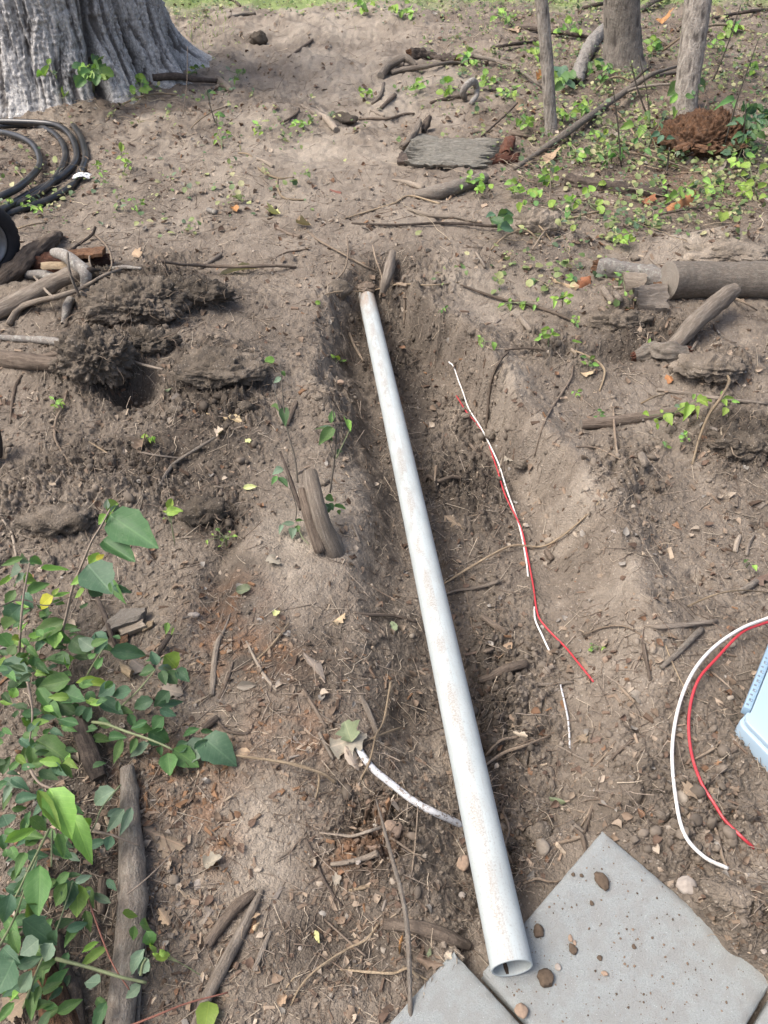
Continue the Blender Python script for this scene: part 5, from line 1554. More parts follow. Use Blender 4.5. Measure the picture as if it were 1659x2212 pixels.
# wood pieces by the thick log
slab([(1352, 622), (1392, 625), (1398, 592), (1345, 588)], 'curled flake of pinkish bark leaning on the weathered log', M['pale'], nx=14, ny=8, seed=9, off=.03, name='bark_piece', tiltz=(0, 0, .05, .05))
slab([(1380, 665), (1442, 668), (1440, 612), (1368, 622)], 'broad dusty slab of bark in front of the sawn log face', M['grey'], nx=20, ny=10, seed=10, off=.02, name='bark_piece', tiltz=(0, 0, .05, .05))
slab([(1385, 582 + 12), (1428, 620), (1428, 600), (1378, 578)], 'orange splintered wood under the weathered log', M['rot'], nx=14, ny=6, seed=11, off=.03, name='rotten_wood', cat='wood chunk')
for (a, b, c_, d_, w, m_, lb) in [(1303, 622, 1322, 652, 17, 'grey', 'fat grey wood chip left of the leaning bark slabs'), (1328, 632, 1342, 650, 14, 'grey', 'second grey wood chip, just right of the fat one'),
        (1297, 664, 1318, 680, 14, 'brown', 'brown bark chip below the two grey ones'), (1326, 622, 1348, 621, 8, 'pale', 'pale yellow sliver lying over the grey chips'),
        (1124, 686, 1146, 714, 13, 'pale', 'pale wood stub on the right bank of the trench'), (1028, 545, 1048, 578, 9, 'grey', 'short brown stick at the lip of the trench, right of the stake'),
        (1385, 981, 1393, 1003, 20, 'grey', 'flat grey wood piece standing on the right bank'), (1180, 1190, 1192, 1210, 16, 'brown', 'top half of a worn root hump right of the wires'),
        (1040, 1330, 1095, 1368, 16, 'brown', 'soil-covered root running down the right side of the trench'), (1045, 1408, 1065, 1402, 10, 'brown', 'stub of root just left of the thick buried root'),
        (640, 1025, 660, 1012, 6, 'grey', 'small stick behind the tall sprout'), (648 + 70, 826 + 118, 735 + 14, 700 + 260, 8, 'brown', 'short brown stick lying just left of the pipe'),
        (762, 1132, 778, 1172, 7, 'grey', 'straight grey twig right of the twin-stemmed stump'), (737, 1142, 744, 1150, 11, 'brown', 'stubby bark curl beside the straight grey twig'),
        (620, 918, 640, 868, 11, 'brown', 'flat bark strip behind the tall sprout'), (612, 915, 598, 868, 14, 'grey', 'wide dusty bark flake left of the tall sprout'),
        (900, 1015, 920, 1012, 8, 'brown', 'small root stub at the right of the pipe'), (1015, 960, 1040, 985, 7, 'brown', 'root stub on the trench floor left of the white wire'),
        (745, 915, 700, 918, 9, 'brown', 'rotting wood strip left of the pipe, right of the tall sprout')]:
    stick([(a, b, w * .8), ((a + c_) / 2, (b + d_) / 2, w), (c_, d_, w * .8)], M[m_], 'wood_chip' if w > 9 else 'stick', lb, 'wood chip' if w > 9 else 'stick', sides=10, n=3)

# left side pile
e = log([(-20, 628, 34), (30, 585, 40, .02), (75, 545, 38, .03), (110, 518, 26, .02), (128, 508, 16, .0)], M['brown'], 'dark broken log slanting up beside the cart wheel', 'log', 'log', ends=(0, 2), endmat='dark', rough=.16, wob=.08, seed=30)
e = log([(-20, 680, 36), (60, 640, 36, .02), (120, 608, 34, .05), (172, 588, 30, .06), (200, 580, 26, .05)], M['grey'], 'long straight grey log slanting across the pile at the left edge', 'log', 'log', ends=(0, 0), rough=.05, seed=31)
e = log([(118, 546, 20, .12), (140, 552, 26, .13), (165, 570, 27, .11), (184, 588, 26, .08), (186, 610, 22, .05), (185, 636, 24, .01)], M['smoothgrey'], 'smooth pale grey branch with an elbow bend, sawn at its upper left end', 'branch', 'branch', ends=(1, 0), rough=.04, seed=32)
side_branch(e, [(184, 585, 16, .09), (198, 583, 12, .09), (215, 584, 6, .07)], M['dark'])
log([(154, 646, 18, .01), (146, 662, 20), (142, 682, 17), (136, 700, 10)], M['smoothgrey'], 'stubby pale branch end below the elbow branch', 'branch', 'branch', ends=(0, 0), rough=.04, seed=33)
log([(58, 594, 18, .0), (90, 594, 20, .02), (115, 600, 20, .02), (140, 612, 14)], M['smoothgrey'], 'pale branch lying behind the long grey log', 'branch', 'branch', ends=(1, 0), rough=.04, seed=34)
log([(75, 570, 34), (130, 574, 44), (180, 572, 40), (230, 560, 30)], M['redrot'], 'shattered red rotten log behind the elbow branch', 'log', 'rotten_log', ends=(2, 2), endmat='redrot', rough=.3, wob=.2, seed=35, sink=.55)
slab([(88, 580), (175, 578), (178, 566), (92, 570)], 'long pale splinter lying on the red rotten log', M['tan'], nx=20, ny=4, seed=12, off=.09, name='wood_splinter', cat='wood chunk', h=.012)
slab([(130, 556), (225, 548), (230, 536), (140, 546)], 'reddish bark strip on the far side of the red rotten log', M['rot'], nx=20, ny=5, seed=13, off=.07, name='bark_piece')
log([(-20, 772, 34), (50, 780, 36), (110, 786, 34), (150, 786, 30)], M['brown'], 'reddish-brown log half buried at the left edge below the pale branch', 'log', 'log', ends=(0, 0), rough=.05, seed=36, sink=.5)
stick([(65, 780, 8), (85, 772, 12), (110, 766, 12), (135, 762, 10)], M['brown'], 'root', 'forked root lying over the reddish-brown log', 'root', sides=10)
log([(-10, 728, 10), (40, 732, 15), (80, 734, 17), (120, 738, 16), (150, 746, 16)], M['smoothgrey'], 'pale bone-like branch at the left edge ending at the tall soil clump', 'branch', 'branch', ends=(0, 0), rough=.04, seed=37)
stick([(18, 700, 13), (40, 668, 13, .02), (80, 650, 12, .05), (120, 642, 12, .07), (170, 625, 9, .09), (210, 603, 6, .10)], M['pale'], 'branch', 'curved pale branch arching in front of the long grey log', 'branch', sides=10, n=7)
stick([(74, 597, 5, .04), (100, 628, 6, .08), (118, 645, 7, .08)], M['pale'], 'twig', 'pale twig leaning across the long grey log', 'twig')
stick([(146, 546, 5, .20), (148, 575, 6, .18), (158, 610, 6, .13), (172, 640, 6, .06)], M['mossy'], 'twig', 'thin grey twig crossing in front of the elbow branch', 'twig')
stick([(125, 561, 3, .05), (140, 550, 5, .02), (170, 528, 6, .0), (198, 508, 6, .02), (206, 490, 6, .05)], M['dark'], 'stick', 'dark stick slanting up behind the elbow branch', 'stick')
stick([(195, 500, 4), (220, 520, 4, .05), (238, 545, 4, .08), (241, 575, 4, .08), (232, 590, 4, .04)], M['root'], 'twig', 'crooked thin twig standing right of the rotten log', 'twig')
stick([(195, 545, 3, .08), (193, 562, 4, .06), (200, 580, 4, .03)], M['root'], 'twig', 'small upright twig right of the elbow bend', 'twig')
stick([(240, 580, 8), (270, 577, 9), (305, 580, 6)], M['smoothgrey'], 'stick', 'grey stick behind the broad root clump')
stick([(205, 605, 6, .06), (230, 592, 7, .05), (260, 583, 7, .02)], M['pale'], 'stick', 'pale root running from the pile toward the root clump', 'root')
stick([(347, 565, 6, .02), (395, 571, 7, .03), (450, 574, 8, .04), (520, 576, 8, .04), (590, 574, 7, .03), (640, 577, 5, .0)], M['brown'], 'branch', 'long thin brown branch lying level behind the root clumps', 'branch', n=7)
stick([(430, 580, 9), (455, 565, 10), (477, 550, 9)], M['grey'], 'stick', 'short grey stick sticking up behind the long thin branch')
stick([(585, 562, 3), (620, 545, 4), (665, 538, 3)], M['brown'], 'twig', 'fine twig rising right from the long thin branch', 'twig')
stick([(450, 664, 4), (480, 650, 5), (522, 642, 4)], M['grey'], 'stick', 'thin grey stick right of the flatter root clump')
stick([(46, 810, 7), (32, 840, 8), (25, 880, 6), (22, 915, 4)], M['brown'], 'root', 'dusty branching root at the left edge in the loose soil', 'root')
stick([(145, 845, 5), (135, 880, 6, .01), (122, 905, 6, .01), (118, 940, 6, .01), (130, 970, 5), (158, 1008, 4)], M['root'], 'root', 'long curved root lying down the loose soil at left', 'root', n=7)
stick([(135, 1022, 5), (105, 1065, 5), (75, 1105, 5), (35, 1158, 5)], M['pale'], 'stick', 'long straight pale stem across the soil hump at left', 'stick')
stick([(6, 1122, 5), (25, 1152, 6), (36, 1205, 6)], M['pale'], 'stick', 'pale stem crossing the long straight one at the left edge', 'stick')
stick([(180, 948, 3), (205, 962, 4), (250, 990, 3)], M['tan'], 'straw', 'single yellow straw lying in the dark soil', 'straw')
stick([(298, 976, 5), (340, 984, 5), (405, 992, 4)], M['grey'], 'stick', 'thin pale stem left of the small leaf pile')
stick([(345, 1048, 8), (365, 1015, 8, .01), (385, 995, 8, .01), (465, 945, 6, .02)], M['mossy'], 'stick', 'grey stick slanting up to the small tan leaf')
stick([(445, 1008, 5), (468, 1035, 7), (470, 1070, 7), (475, 1105, 5)], M['brown'], 'stick', 'curved brown stick above the little gully')
stick([(286, 610 + 168, 4, .05), (300, 785, 6, .08), (330, 793, 6, .08), (352, 798, 5, .06)], M['pale'], 'root', 'thick pale root sticking out of the tall soil clump', 'root')
stick([(-12, 985, 34, .0), (-12, 955, 34, .06), (-14, 925, 26, .12)], M['dark'], 'rounded_end', 'dark brown rounded post-like object just showing at the left edge', 'log', sides=20, sink=.2)  # unidentified object, modelled as a short thick stub

# around the sprouting stump
e = log([(735, 1240, 46, -.13), (718, 1190, 48, -.03), (700, 1145, 42, .04), (686, 1095, 38, .11), (676, 1050, 36, .15), (670, 1022, 30, .17)], M['grey'], 'sawn twin-stemmed stump leaning left of the pipe with leafy sprouts', 'stump', 'stump', ends=(0, 1), endmat='cut', rough=.05, sink=.2, seed=40)
side_branch(e, [(692, 1192, 22, .0), (678, 1150, 26, .05), (665, 1105, 28, .10), (655, 1070, 22, .13), (652, 1058, 15, .14)], M['brown'], 'second_stem', 16)
side_branch(e, [(650, 1100, 10, .10), (636, 1060, 9, .13), (622, 1020, 7, .17), (605, 975, 4, .20)], M['dark'], 'dead_shoot')

# bottom left: logs in the brush
e = log([(255, 2290, 60), (262, 2180, 62), (276, 2060, 60), (284, 1960, 60), (285, 1860, 56), (280, 1760, 44), (276, 1660, 30)], M['mossy'], 'long smooth brown log standing lengthwise at bottom left, half under the shrub', 'log', 'log', ends=(0, 1), rough=.03, wob=.05, seed=50, sink=.2, n=10)
for (a, b, s_) in ((236, 1978, 12), (236, 1990, 9), (284, 1936, 10), (228, 2018, 6), (265, 2122, 9), (232, 2143, 7), (266, 1690, 7), (238, 2083, 6)):
    pass
e = log([(150, 2280, 70), (120, 2180, 66), (95, 2110, 56), (85, 2078, 44)], M['rot'], 'split orange-brown rotten log at the bottom left corner', 'log', 'rotten_log', ends=(0, 2), endmat='rot', rough=.14, wob=.08, seed=51, sink=.25)
log([(170, 2240, 40), (160, 2150, 34), (135, 2080, 24), (128, 2020, 16)], M['dark'], 'dark log right behind the split rotten log', 'log', 'log', ends=(0, 0), rough=.08, seed=52, sink=.5)
log([(215, 1680, 34), (195, 1630, 38, .02), (175, 1580, 34, .03), (168, 1555, 24, .03)], M['dark'], 'thick dark mottled stub under the leaves of the shrub', 'log', 'log', ends=(1, 0), endmat='dark', rough=.1, seed=53)
stick([(305, 1895, 12), (305, 1960, 12), (305, 2060, 12, .01), (300, 2130, 12, .01), (295, 2240, 13)], M['mossy'], 'stick', 'thin straight branch alongside the long smooth log', 'branch', sides=12)
stick([(222, 1900, 20), (220, 1940, 22), (218, 1975, 18)], M['brown'], 'stick', 'short stub of branch left of the long smooth log', 'stick', sides=12)
log([(565, 1922, 12), (545, 1965, 20), (510, 2035, 26), (470, 2110, 28), (440, 2170, 26), (405, 2260, 22)], M['grey'], 'smooth tapering grey-brown stick slanting down to the bottom edge', 'stick', 'stick', ends=(0, 0), rough=.03, seed=55, sides=20, n=8)
log([(448, 2040, 24), (480, 1995, 28), (520, 1950, 26), (548, 1928, 16)], M['brown'], 'shorter decayed stick lying just left of the smooth tapering one', 'stick', 'stick', ends=(2, 0), endmat='brown', rough=.12, seed=56, sides=18)
stick([(584, 2012, 9), (572, 2040, 11), (556, 2080, 12), (552, 2098, 17)], M['grey'], 'stick', 'knob-ended grey twig on bare soil right of the two sticks', 'stick', sides=12)
stick([(498, 1325, 3), (485, 1360, 6), (470, 1390, 13), (462, 1440, 13), (458, 1502, 12)], M['pale'], 'stick', 'pale tapering stick standing over the chips below the gully', 'stick', sides=12)
stick([(475, 1508, 8), (490, 1470, 9), (503, 1430, 7)], M['brown'], 'stick', 'short branching stick right of the pale tapering one')
stick([(210, 1292, 9, .03), (225, 1325, 10, .04), (238, 1365, 11, .03), (252, 1400, 10, 0)], M['dark'], 'stick', 'dark knobbly stick behind the shrub, above the wood blocks', 'stick', sides=10)
stick([(368, 1372, 11, .03), (352, 1395, 12, .02), (335, 1420, 10, .0), (325, 1450, 8)], M['dark'], 'stick', 'dark sawn-off stick right of the shrub', 'stick', sides=10)
slab([(208, 1372), (300, 1340), (318, 1312), (262, 1318)], 'angular grey wood block behind the shrub', M['cut'], nx=14, ny=8, seed=20, off=.03, name='wood_block', cat='wood block', h=.04, curl=.004, freq=20)
slab([(262, 1372), (315, 1352), (308, 1336), (255, 1358)], 'split tan wood block in front of the angular grey one', M['pale'], nx=12, ny=6, seed=21, off=.02, name='wood_block', cat='wood block', h=.03, curl=.004, freq=30)
slab([(306, 1366), (328, 1352), (332, 1340), (318, 1344)], 'small yellow wood splinter right of the two wood blocks', M['tan'], nx=8, ny=4, seed=22, off=.012, name='wood_splinter', cat='wood block', h=.015, curl=.002)
slab([(255, 1400), (275, 1386), (278, 1368), (262, 1376)], 'small orange wood splinter below the wood blocks', M['rot'], nx=8, ny=4, seed=23, off=.012, name='wood_splinter', cat='wood block', h=.015, curl=.002)
slab([(262, 1452), (280, 1462), (288, 1448), (258, 1424)], 'crumbly yellow fungus-eaten wood bit under the shrub leaves', M['tan'], nx=12, ny=8, seed=24, off=.03, name='rotten_wood', cat='wood chunk', h=.02, curl=.01, freq=120)
# centre bottom
log([(830, 1995, 22), (880, 2000, 26), (930, 2010, 30), (975, 2028, 32), (1010, 2042, 22)], M['brown'], 'reddish-brown stick of rotting wood lying below the conduit, left of the pipe', 'stick', 'stick', ends=(0, 1), endmat='dark', rough=.09, seed=60, sides=18)
stick([(812, 1725, 3, .02), (830, 1790, 7, .05), (848, 1860, 9, .06), (868, 1930, 11, .07), (880, 2010, 12, .06), (885, 2110, 11, .04), (888, 2260, 12, .02)], M['mossy'], 'branch', 'long bare upright twig running to the bottom edge between the sticks and the pipe', 'branch', n=8, sides=10)
stick([(690, 1799, 4), (730, 1803, 5, .01), (760, 1806, 7, .01), (795, 1796, 7, .02), (824, 1787, 8, .02)], M['pale'], 'stick', 'pale bent twig ending at the bare upright twig')
stick([(716, 1867, 10), (750, 1863, 11, .01), (790, 1853, 12, .01), (816, 1842, 14, .01)], M['pale'], 'stick', 'thicker pale frayed stick below the pale bent twig', sides=10)
stick([(755, 1924, 8), (780, 1918, 9), (800, 1914, 6)], M['tan'], 'straw', 'frayed straw-coloured wood shred in the root hollow', 'wood chip')
stick([(660, 1813, 6), (680, 1850, 7), (695, 1890, 7), (718, 1930, 7), (740, 1958, 6)], M['dark'], 'stick', 'dark thin twig slanting down left of the root hollow')
stick([(640, 1852, 3), (665, 1868, 3), (690, 1882, 3)], M['root'], 'twig', 'fine root crossing above the dark thin twig', 'twig')
stick([(600, 1858, 4), (630, 1836, 5), (672, 1796, 4)], M['grey'], 'stick', 'faint grey twig rising to the right on the bare soil')
stick([(822, 1795, 4), (860, 1820, 5, .01), (920, 1862, 5, .01)], M['root'], 'root', 'thin root slanting from the upright twig toward the pipe', 'root')
stick([(903, 1742, 3, .03), (898, 1810, 3, .03), (890, 1885, 4, .0)], M['root'], 'root', 'thin straight root hanging below the conduit', 'root')
stick([(736, 2094, 5), (800, 2100, 6, .01), (850, 2102, 6, .01), (880, 2092, 6, .02), (905, 2112, 6, .01)], M['tan'], 'root', 'yellowish wavy root crossing the upright twig near the bottom', 'root', n=7)
stick([(870, 2088, 5, .01), (895, 2100, 5), (930, 2120, 6), (968, 2132, 7)], M['tan'], 'root', 'yellowish root continuing toward the lower paver', 'root')
stick([(628, 2172, 4), (650, 2130, 5, .01), (690, 2090, 6, .02), (750, 2050, 5, .02), (790, 2030, 5, .03), (818, 1995, 4, .03)], M['tan'], 'root', 'long yellow root arching over the bare soil near the bottom', 'root', n=7)
stick([(610, 2160, 4), (622, 2128, 4), (650, 2098, 3)], M['tan'], 'root', 'short yellow root left of the long arching one', 'root')
stick([(700, 1985, 3), (750, 2030, 5, .01), (790, 2065, 5, .01)], M['brown'], 'stick', 'brown twig crossing under the long yellow root')
stick([(690, 1582, 9), (720, 1640, 10), (700, 1600, 9)][0:2], M['grey'], 'stick', 'grey twig leaning toward the dead leaf cluster')
stick([(655, 1490, 9), (680, 1530, 10), (705, 1572, 8)], M['brown'], 'stick', 'brown twig above left of the dead leaf cluster')
stick([(778, 1503, 10), (792, 1530, 14), (815, 1585, 13), (820, 1605, 9)], M['grey'], 'stick', 'stout grey stick right of the dead leaf cluster', sides=12)
stick([(844, 1474, 5, .02), (838, 1510, 5, .03), (828, 1560, 5, .03), (812, 1590, 4, .02), (800, 1640, 5, .02), (780, 1684, 5, 0)], M['tan'], 'straw', 'long yellow straw leaning over the start of the conduit', 'straw', n=7)
stick([(780, 1605, 4, .01), (820, 1588, 5, .02), (868, 1571, 4, .01)], M['tan'], 'straw', 'yellow straw crossing the leaning one near the conduit', 'straw')
stick([(532, 1385, 5), (552, 1425, 7), (572, 1460, 8), (598, 1492, 6)], M['pale'], 'stick', 'whitish stick in the chips, centre left', 'stick')
stick([(553, 1427, 4), (590, 1390, 5, .01), (625, 1345, 4, .01)], M['tan'], 'straw', 'straw-coloured stem crossing the whitish stick', 'straw')
stick([(495, 1630, 5, .0), (540, 1636, 6, .03), (620, 1648, 7, .04), (690, 1668, 8, .03), (725, 1690, 8, .01)], M['tan'], 'root', 'long tan root arching from the white leaf toward the hollow', 'root', n=7)
stick([(690, 1668, 5, .02), (688, 1700, 5, .02), (682, 1725, 4, 0)], M['tan'], 'root', 'short hanging end of the long tan root', 'root')
stick([(465, 1552, 8), (490, 1578, 9), (520, 1585, 8), (540, 1582, 6)], M['dark'], 'stick', 'dark bent twig below the pale tapering stick')
stick([(440, 1575, 15), (455, 1562, 17), (470, 1550, 13)], M['dark'], 'stick', 'thick dark stub left of the dark bent twig', sides=10)
stick([(690, 1485 + 55, 4), (740, 1575, 5), (760, 1590, 5)], M['grey'], 'stick', 'thin twig poking into the dead leaf cluster')
# right bottom
stick([(1035, 1470, 14), (1060, 1462, 20), (1095, 1445, 20), (1138, 1432, 16)], M['brown'], 'root', 'thick dusty buried root on the trench side between pipe and wires', 'root', sides=14)
stick([(1133, 1477, 6), (1170, 1480, 7), (1215, 1476, 8), (1238, 1474, 6)], M['grey'], 'stick', 'grey stick lying above the muddy wire stub')
stick([(1392, 1352, 9), (1430, 1354, 12), (1480, 1350, 12), (1548, 1342, 9)], M['grey'], 'stick', 'grey stick lying level left of the white cable', sides=10)
stick([(1428, 1443, 9), (1455, 1418, 13), (1490, 1385, 15), (1515, 1360, 14)], M['mossy'], 'stick', 'dark grey stick slanting up to meet the level one', sides=12)
stick([(1390, 1390, 9), (1395, 1420, 10), (1405, 1470, 6)], M['brown'], 'stick', 'brown twig below the level grey stick')
stick([(1260, 1372, 3), (1300, 1356, 4, .01), (1345, 1352, 5, .01), (1380, 1368, 5), (1402, 1390, 4)], M['root'], 'root', 'thin curved root left of the brown twig', 'root')
stick([(1330, 1472, 5), (1350, 1495, 7), (1372, 1518, 7)], M['root'], 'stick', 'short buff stick right of the red wire end')
stick([(1598, 1278, 13), (1620, 1265, 15), (1640, 1252, 13)], M['mossy'], 'stick', 'grey stick stub by the brown leaf at the right edge', sides=12)
stick([(1612, 1200, 7), (1618, 1175, 8), (1628, 1158, 7)], M['grey'], 'stick', 'short upright stick right of the paler one near the right edge')
stick([(1588, 1192, 10), (1592, 1172, 11), (1598, 1158, 9)], M['pale'], 'stick', 'pale short stick standing left of another near the right edge')
stick([(1240, 1690, 5, .0), (1290, 1650, 5), (1330, 1600, 4)], M['root'], 'root', 'long thin root rising right below the muddy wire stub', 'root')
stick([(1205, 1610, 6), (1235, 1628, 7), (1270, 1645, 6)], M['grey'], 'stick', 'grey stick beneath the muddy wire stub')
stick([(1320, 1640, 5), (1345, 1615, 7), (1368, 1597, 5)], M['brown'], 'stick', 'brown stick between the wire stub and the cables')
stick([(1045, 1655, 5), (1090, 1625, 7, .01), (1130, 1612, 7, .01), (1190, 1588, 4)], M['root'], 'root', 'pale root lying across the trench right of the pipe', 'root')
stick([(1050, 1632, 6), (1080, 1600, 6, .01), (1120, 1592, 5)], M['root'], 'root', 'shorter root above the one crossing the trench', 'root')
stick([(1505, 1788 - 40, 5), (1545, 1790, 6, .01), (1560, 1850, 7, .01), (1570, 1872, 5)], M['root'], 'stick', 'slender stem crossing the end of the white cable')
stick([(1500, 1855 - 215, 4), (1540, 1618, 6), (1552, 1605, 4)], M['root'], 'twig', 'thin bent twig under the red cable', 'twig')
stick([(1563, 1626, 12), (1578, 1622, 14), (1592, 1615, 10)], M['brown'], 'stick', 'short brown stub right of the red cable', sides=10)
stick([(1330, 1780, 4), (1365, 1776, 5), (1375, 1772, 4)], M['brown'], 'twig', 'thin twig just above the far tip of the big paver', 'twig')
stick([(1130, 1908, 5), (1160, 1898, 6, .01), (1185, 1904, 5, .01), (1208, 1904, 4, .01)], M['root'], 'root', 'pale wavy root reaching onto the edge of the big paver', 'root')
stick([(1240, 1790, 10), (1258, 1808, 12), (1266, 1845, 8)], M['brown'], 'root', 'forked root at the trench mouth beside the paver', 'root')
stick([(1195, 1825, 6), (1240, 1812, 9), (1262, 1806, 8)], M['root'], 'root', 'paler root joining the forked one by the paver', 'root')
stick([(1085, 1750, 5, .01), (1100, 1790, 6, .02), (1092, 1830, 5, .02), (1110, 1870, 4)], M['root'], 'root', 'wavy root hanging in the dark of the trench mouth', 'root')
stick([(1290, 1710, 6), (1275, 1760, 7), (1262, 1800, 6)], M['brown'], 'root', 'upright root above the forked one', 'root')
stick([(1255, 1785, 4), (1275, 1750, 6), (1292, 1705, 5)][::-1], M['root'], 'root', 'thin root beside the upright one', 'root')
stick([(1495, 1860, 4), (1478, 1880, 5), (1460, 1900, 4)][::-1], M['brown'], 'twig', 'dark twig lying over the smooth buff stone', 'twig')
stick([(1568, 1005, 4), (1580, 960, 5, .03), (1600, 905, 6, .06), (1625, 860, 6, .08), (1640, 835, 5, .07), (1632, 812, 5, .05), (1606, 802, 4, .02)][::1], M['root'], 'root', 'long pale root', 'root') if False else None
stick([(1496, 1003, 5, .0), (1510, 950, 6, .03), (1530, 900, 7, .06), (1560, 855, 7, .09), (1575, 825, 7, .08), (1568, 808, 5, .05), (1548, 799, 4, .02)], M['tan'], 'root', 'long pale whip-like root curving up right of the green-leaved pole', 'root', n=8)
stick([(1050, 925, 5), (1055, 870, 6, .01), (1062, 820, 5, .01), (1080, 780, 6, .01), (1098, 760, 4)], M['brown'], 'root', 'brown root running down the sandy trench bank', 'root', n=7)
stick([(1155, 985, 4), (1175, 915, 5), (1200, 870, 5), (1232, 820, 5), (1238, 790, 4)], M['brown'], 'root', 'thin dark root down the bank right of the sandy patch', 'root', n=7)
stick([(1090, 755, 5), (1150, 752, 6, .01), (1210, 765, 5)], M['brown'], 'root', 'dark root along the lip of the bank', 'root')
stick([(1235, 755, 4), (1270, 770, 6, .02), (1300, 790, 6, .02), (1306, 810, 5, .01), (1295, 845, 4)], M['tan'], 'root', 'pale arched root below the green sprouts on the right', 'root', n=7)
stick([(1325, 898 + 60, 3), (1330, 890, 4, .01), (1322, 945, 5), (1334, 1000, 5)], M['root'], 'root', 'upright pale root crossing the end of the pole on the right', 'root') if False else None
stick([(1325, 880, 4, .01), (1328, 930, 6, .02), (1334, 985, 5, .0)], M['root'], 'root', 'pale stem crossing in front of the long pole', 'root')
stick([(1245, 965, 3), (1290, 968, 4), (1340, 992, 4)], M['root'], 'root', 'fine root lying on the bank below the long pole', 'root')
stick([(1480, 700 + 10, 6, .0), (1510, 712, 7, .01), (1528, 690, 7, .04), (1543, 668, 6, .06), (1548, 640, 5, .09)][1:], M['grey'], 'twig', 'forked grey twig leaning right of the grey leaning branch', 'twig')
stick([(1484, 778, 4), (1495, 755, 6, .02), (1505, 738, 5, .03)], M['grey'], 'twig', 'small grey twig behind the rotten hollow chunk', 'twig')
stick([(995, 615, 4, .01), (1040, 632, 6, .01), (1090, 648, 7, .01), (1150, 660, 8, .01), (1220, 685, 7, .01), (1255, 705, 5)], M['brown'], 'stem', 'trailing brown stem carrying green leaves on the right bank', 'stem', n=7)
stick([(760, 482, 4), (850, 486, 5, .01), (960, 482, 6, .01), (1090, 490, 7, .02)], M['dark'], 'stem', 'long dark stem lying level above the trench head', 'stem', n=7)
stick([(880, 452, 6), (930, 466, 9), (980, 468, 8), (1030, 480, 6)], M['pale'], 'root', 'pale thick root above the long dark stem', 'root')
stick([(665, 500, 4), (690, 520, 5, .01), (735, 545, 5, .01), (780, 570, 5, .01), (815, 587, 4)], M['root'], 'root', 'tan root slanting toward the head of the trench', 'root', n=7)
stick([(690, 640, 2.5, .0), (730, 630, 3, .05), (800, 628, 3, .03), (860, 614, 3, .05), (930, 616, 3, .02), (990, 610, 2.5, .0)], M['tan'], 'root', 'thin pale root bridging the trench over the buried pipe end', 'root', n=7)
stick([(805, 530, 3, .04), (812, 560, 4, .06), (825, 600, 4, .06), (820, 645, 4, .02)], M['root'], 'root', 'thin root hanging over the trench head', 'root')
stick([(750, 512, 3, .02), (752, 550, 4, .04), (740, 590, 4, .03), (700, 622, 3, .0)], M['root'], 'root', 'thin curling root left of the trench head', 'root')
stick([(690, 1500 - 828, 4), (755, 720, 6, .01), (765, 745, 6, .01), (785, 780, 5, .01)][1:], M['root'], 'root', 'crooked root against the left trench wall', 'root')
stick([(1000, 1235, 4), (1010, 1290, 4), (1030, 1420, 4)], M['root'], 'root', 'fine vine along the right of the pipe', 'root')
stick([(960, 1260, 4), (1000, 1235, 5, .02), (1060, 1200, 5, .03), (1110, 1178, 5, .02), (1180, 1178, 4, .01), (1260, 1120, 4, .01), (1320, 1055, 3, .0)], M['tan'], 'root', 'long thin root crossing over the wires', 'root', n=7)
stick([(955, 1288, 4), (985, 1276, 6, .01), (1030, 1270, 7, .01), (1080, 1255, 8, .01)], M['grey'], 'root', 'grey forked root pointing at the pipe from the right', 'root')
stick([(915, 1042, 8), (925, 1028, 9, .01), (945, 1040, 9, .01), (975, 1030, 9, .01), (995, 1033, 7)], M['brown'], 'root', 'curled brown root just right of the pipe', 'root')
stick([(900, 1335, 6), (940, 1338, 7), (1000, 1345 - 10, 6)][0:1] + [(910, 1338, 5), (900, 1330, 5)], M['brown'], 'root', 'x', 'root') if False else None
stick([(765, 1324, 6), (800, 1328, 7, .01), (850, 1330, 7, .01), (900, 1344, 5)], M['brown'], 'root', 'brown root running up against the left side of the pipe', 'root')
stick([(515, 330, 3), (540, 335, 4), (560, 365, 5), (600, 385, 5), (635, 383, 4)], M['tan'], 'vine', 'long tan vine curving on the ground left of the path', 'vine', n=7)
stick([(600, 385, 4), (600, 405, 5), (615, 428, 5), (660, 432, 4)], M['tan'], 'vine', 'shorter tan vine branching down from the long curved one', 'vine', n=7)
stick([(745, 472, 3), (800, 455, 4), (850, 440, 5), (885, 423, 4), (950, 440, 4)], M['tan'], 'vine', 'thin vine rising to the end of the mossy branch', 'vine', n=7)
stick([(330, 168, 16, .03), (380, 165, 14, .04), (420, 171, 12, .03), (470, 175, 9)], M['dark'], 'branch', 'dark crooked branch lying at the foot of the big trunk', 'branch', sides=12)
stick([(468, 170, 14), (485, 182, 16), (500, 195, 12)], M['pale'], 'wood_chunk', 'pale splintered wood chunk at the end of the dark crooked branch', 'wood chunk', sides=10, wob=.3)

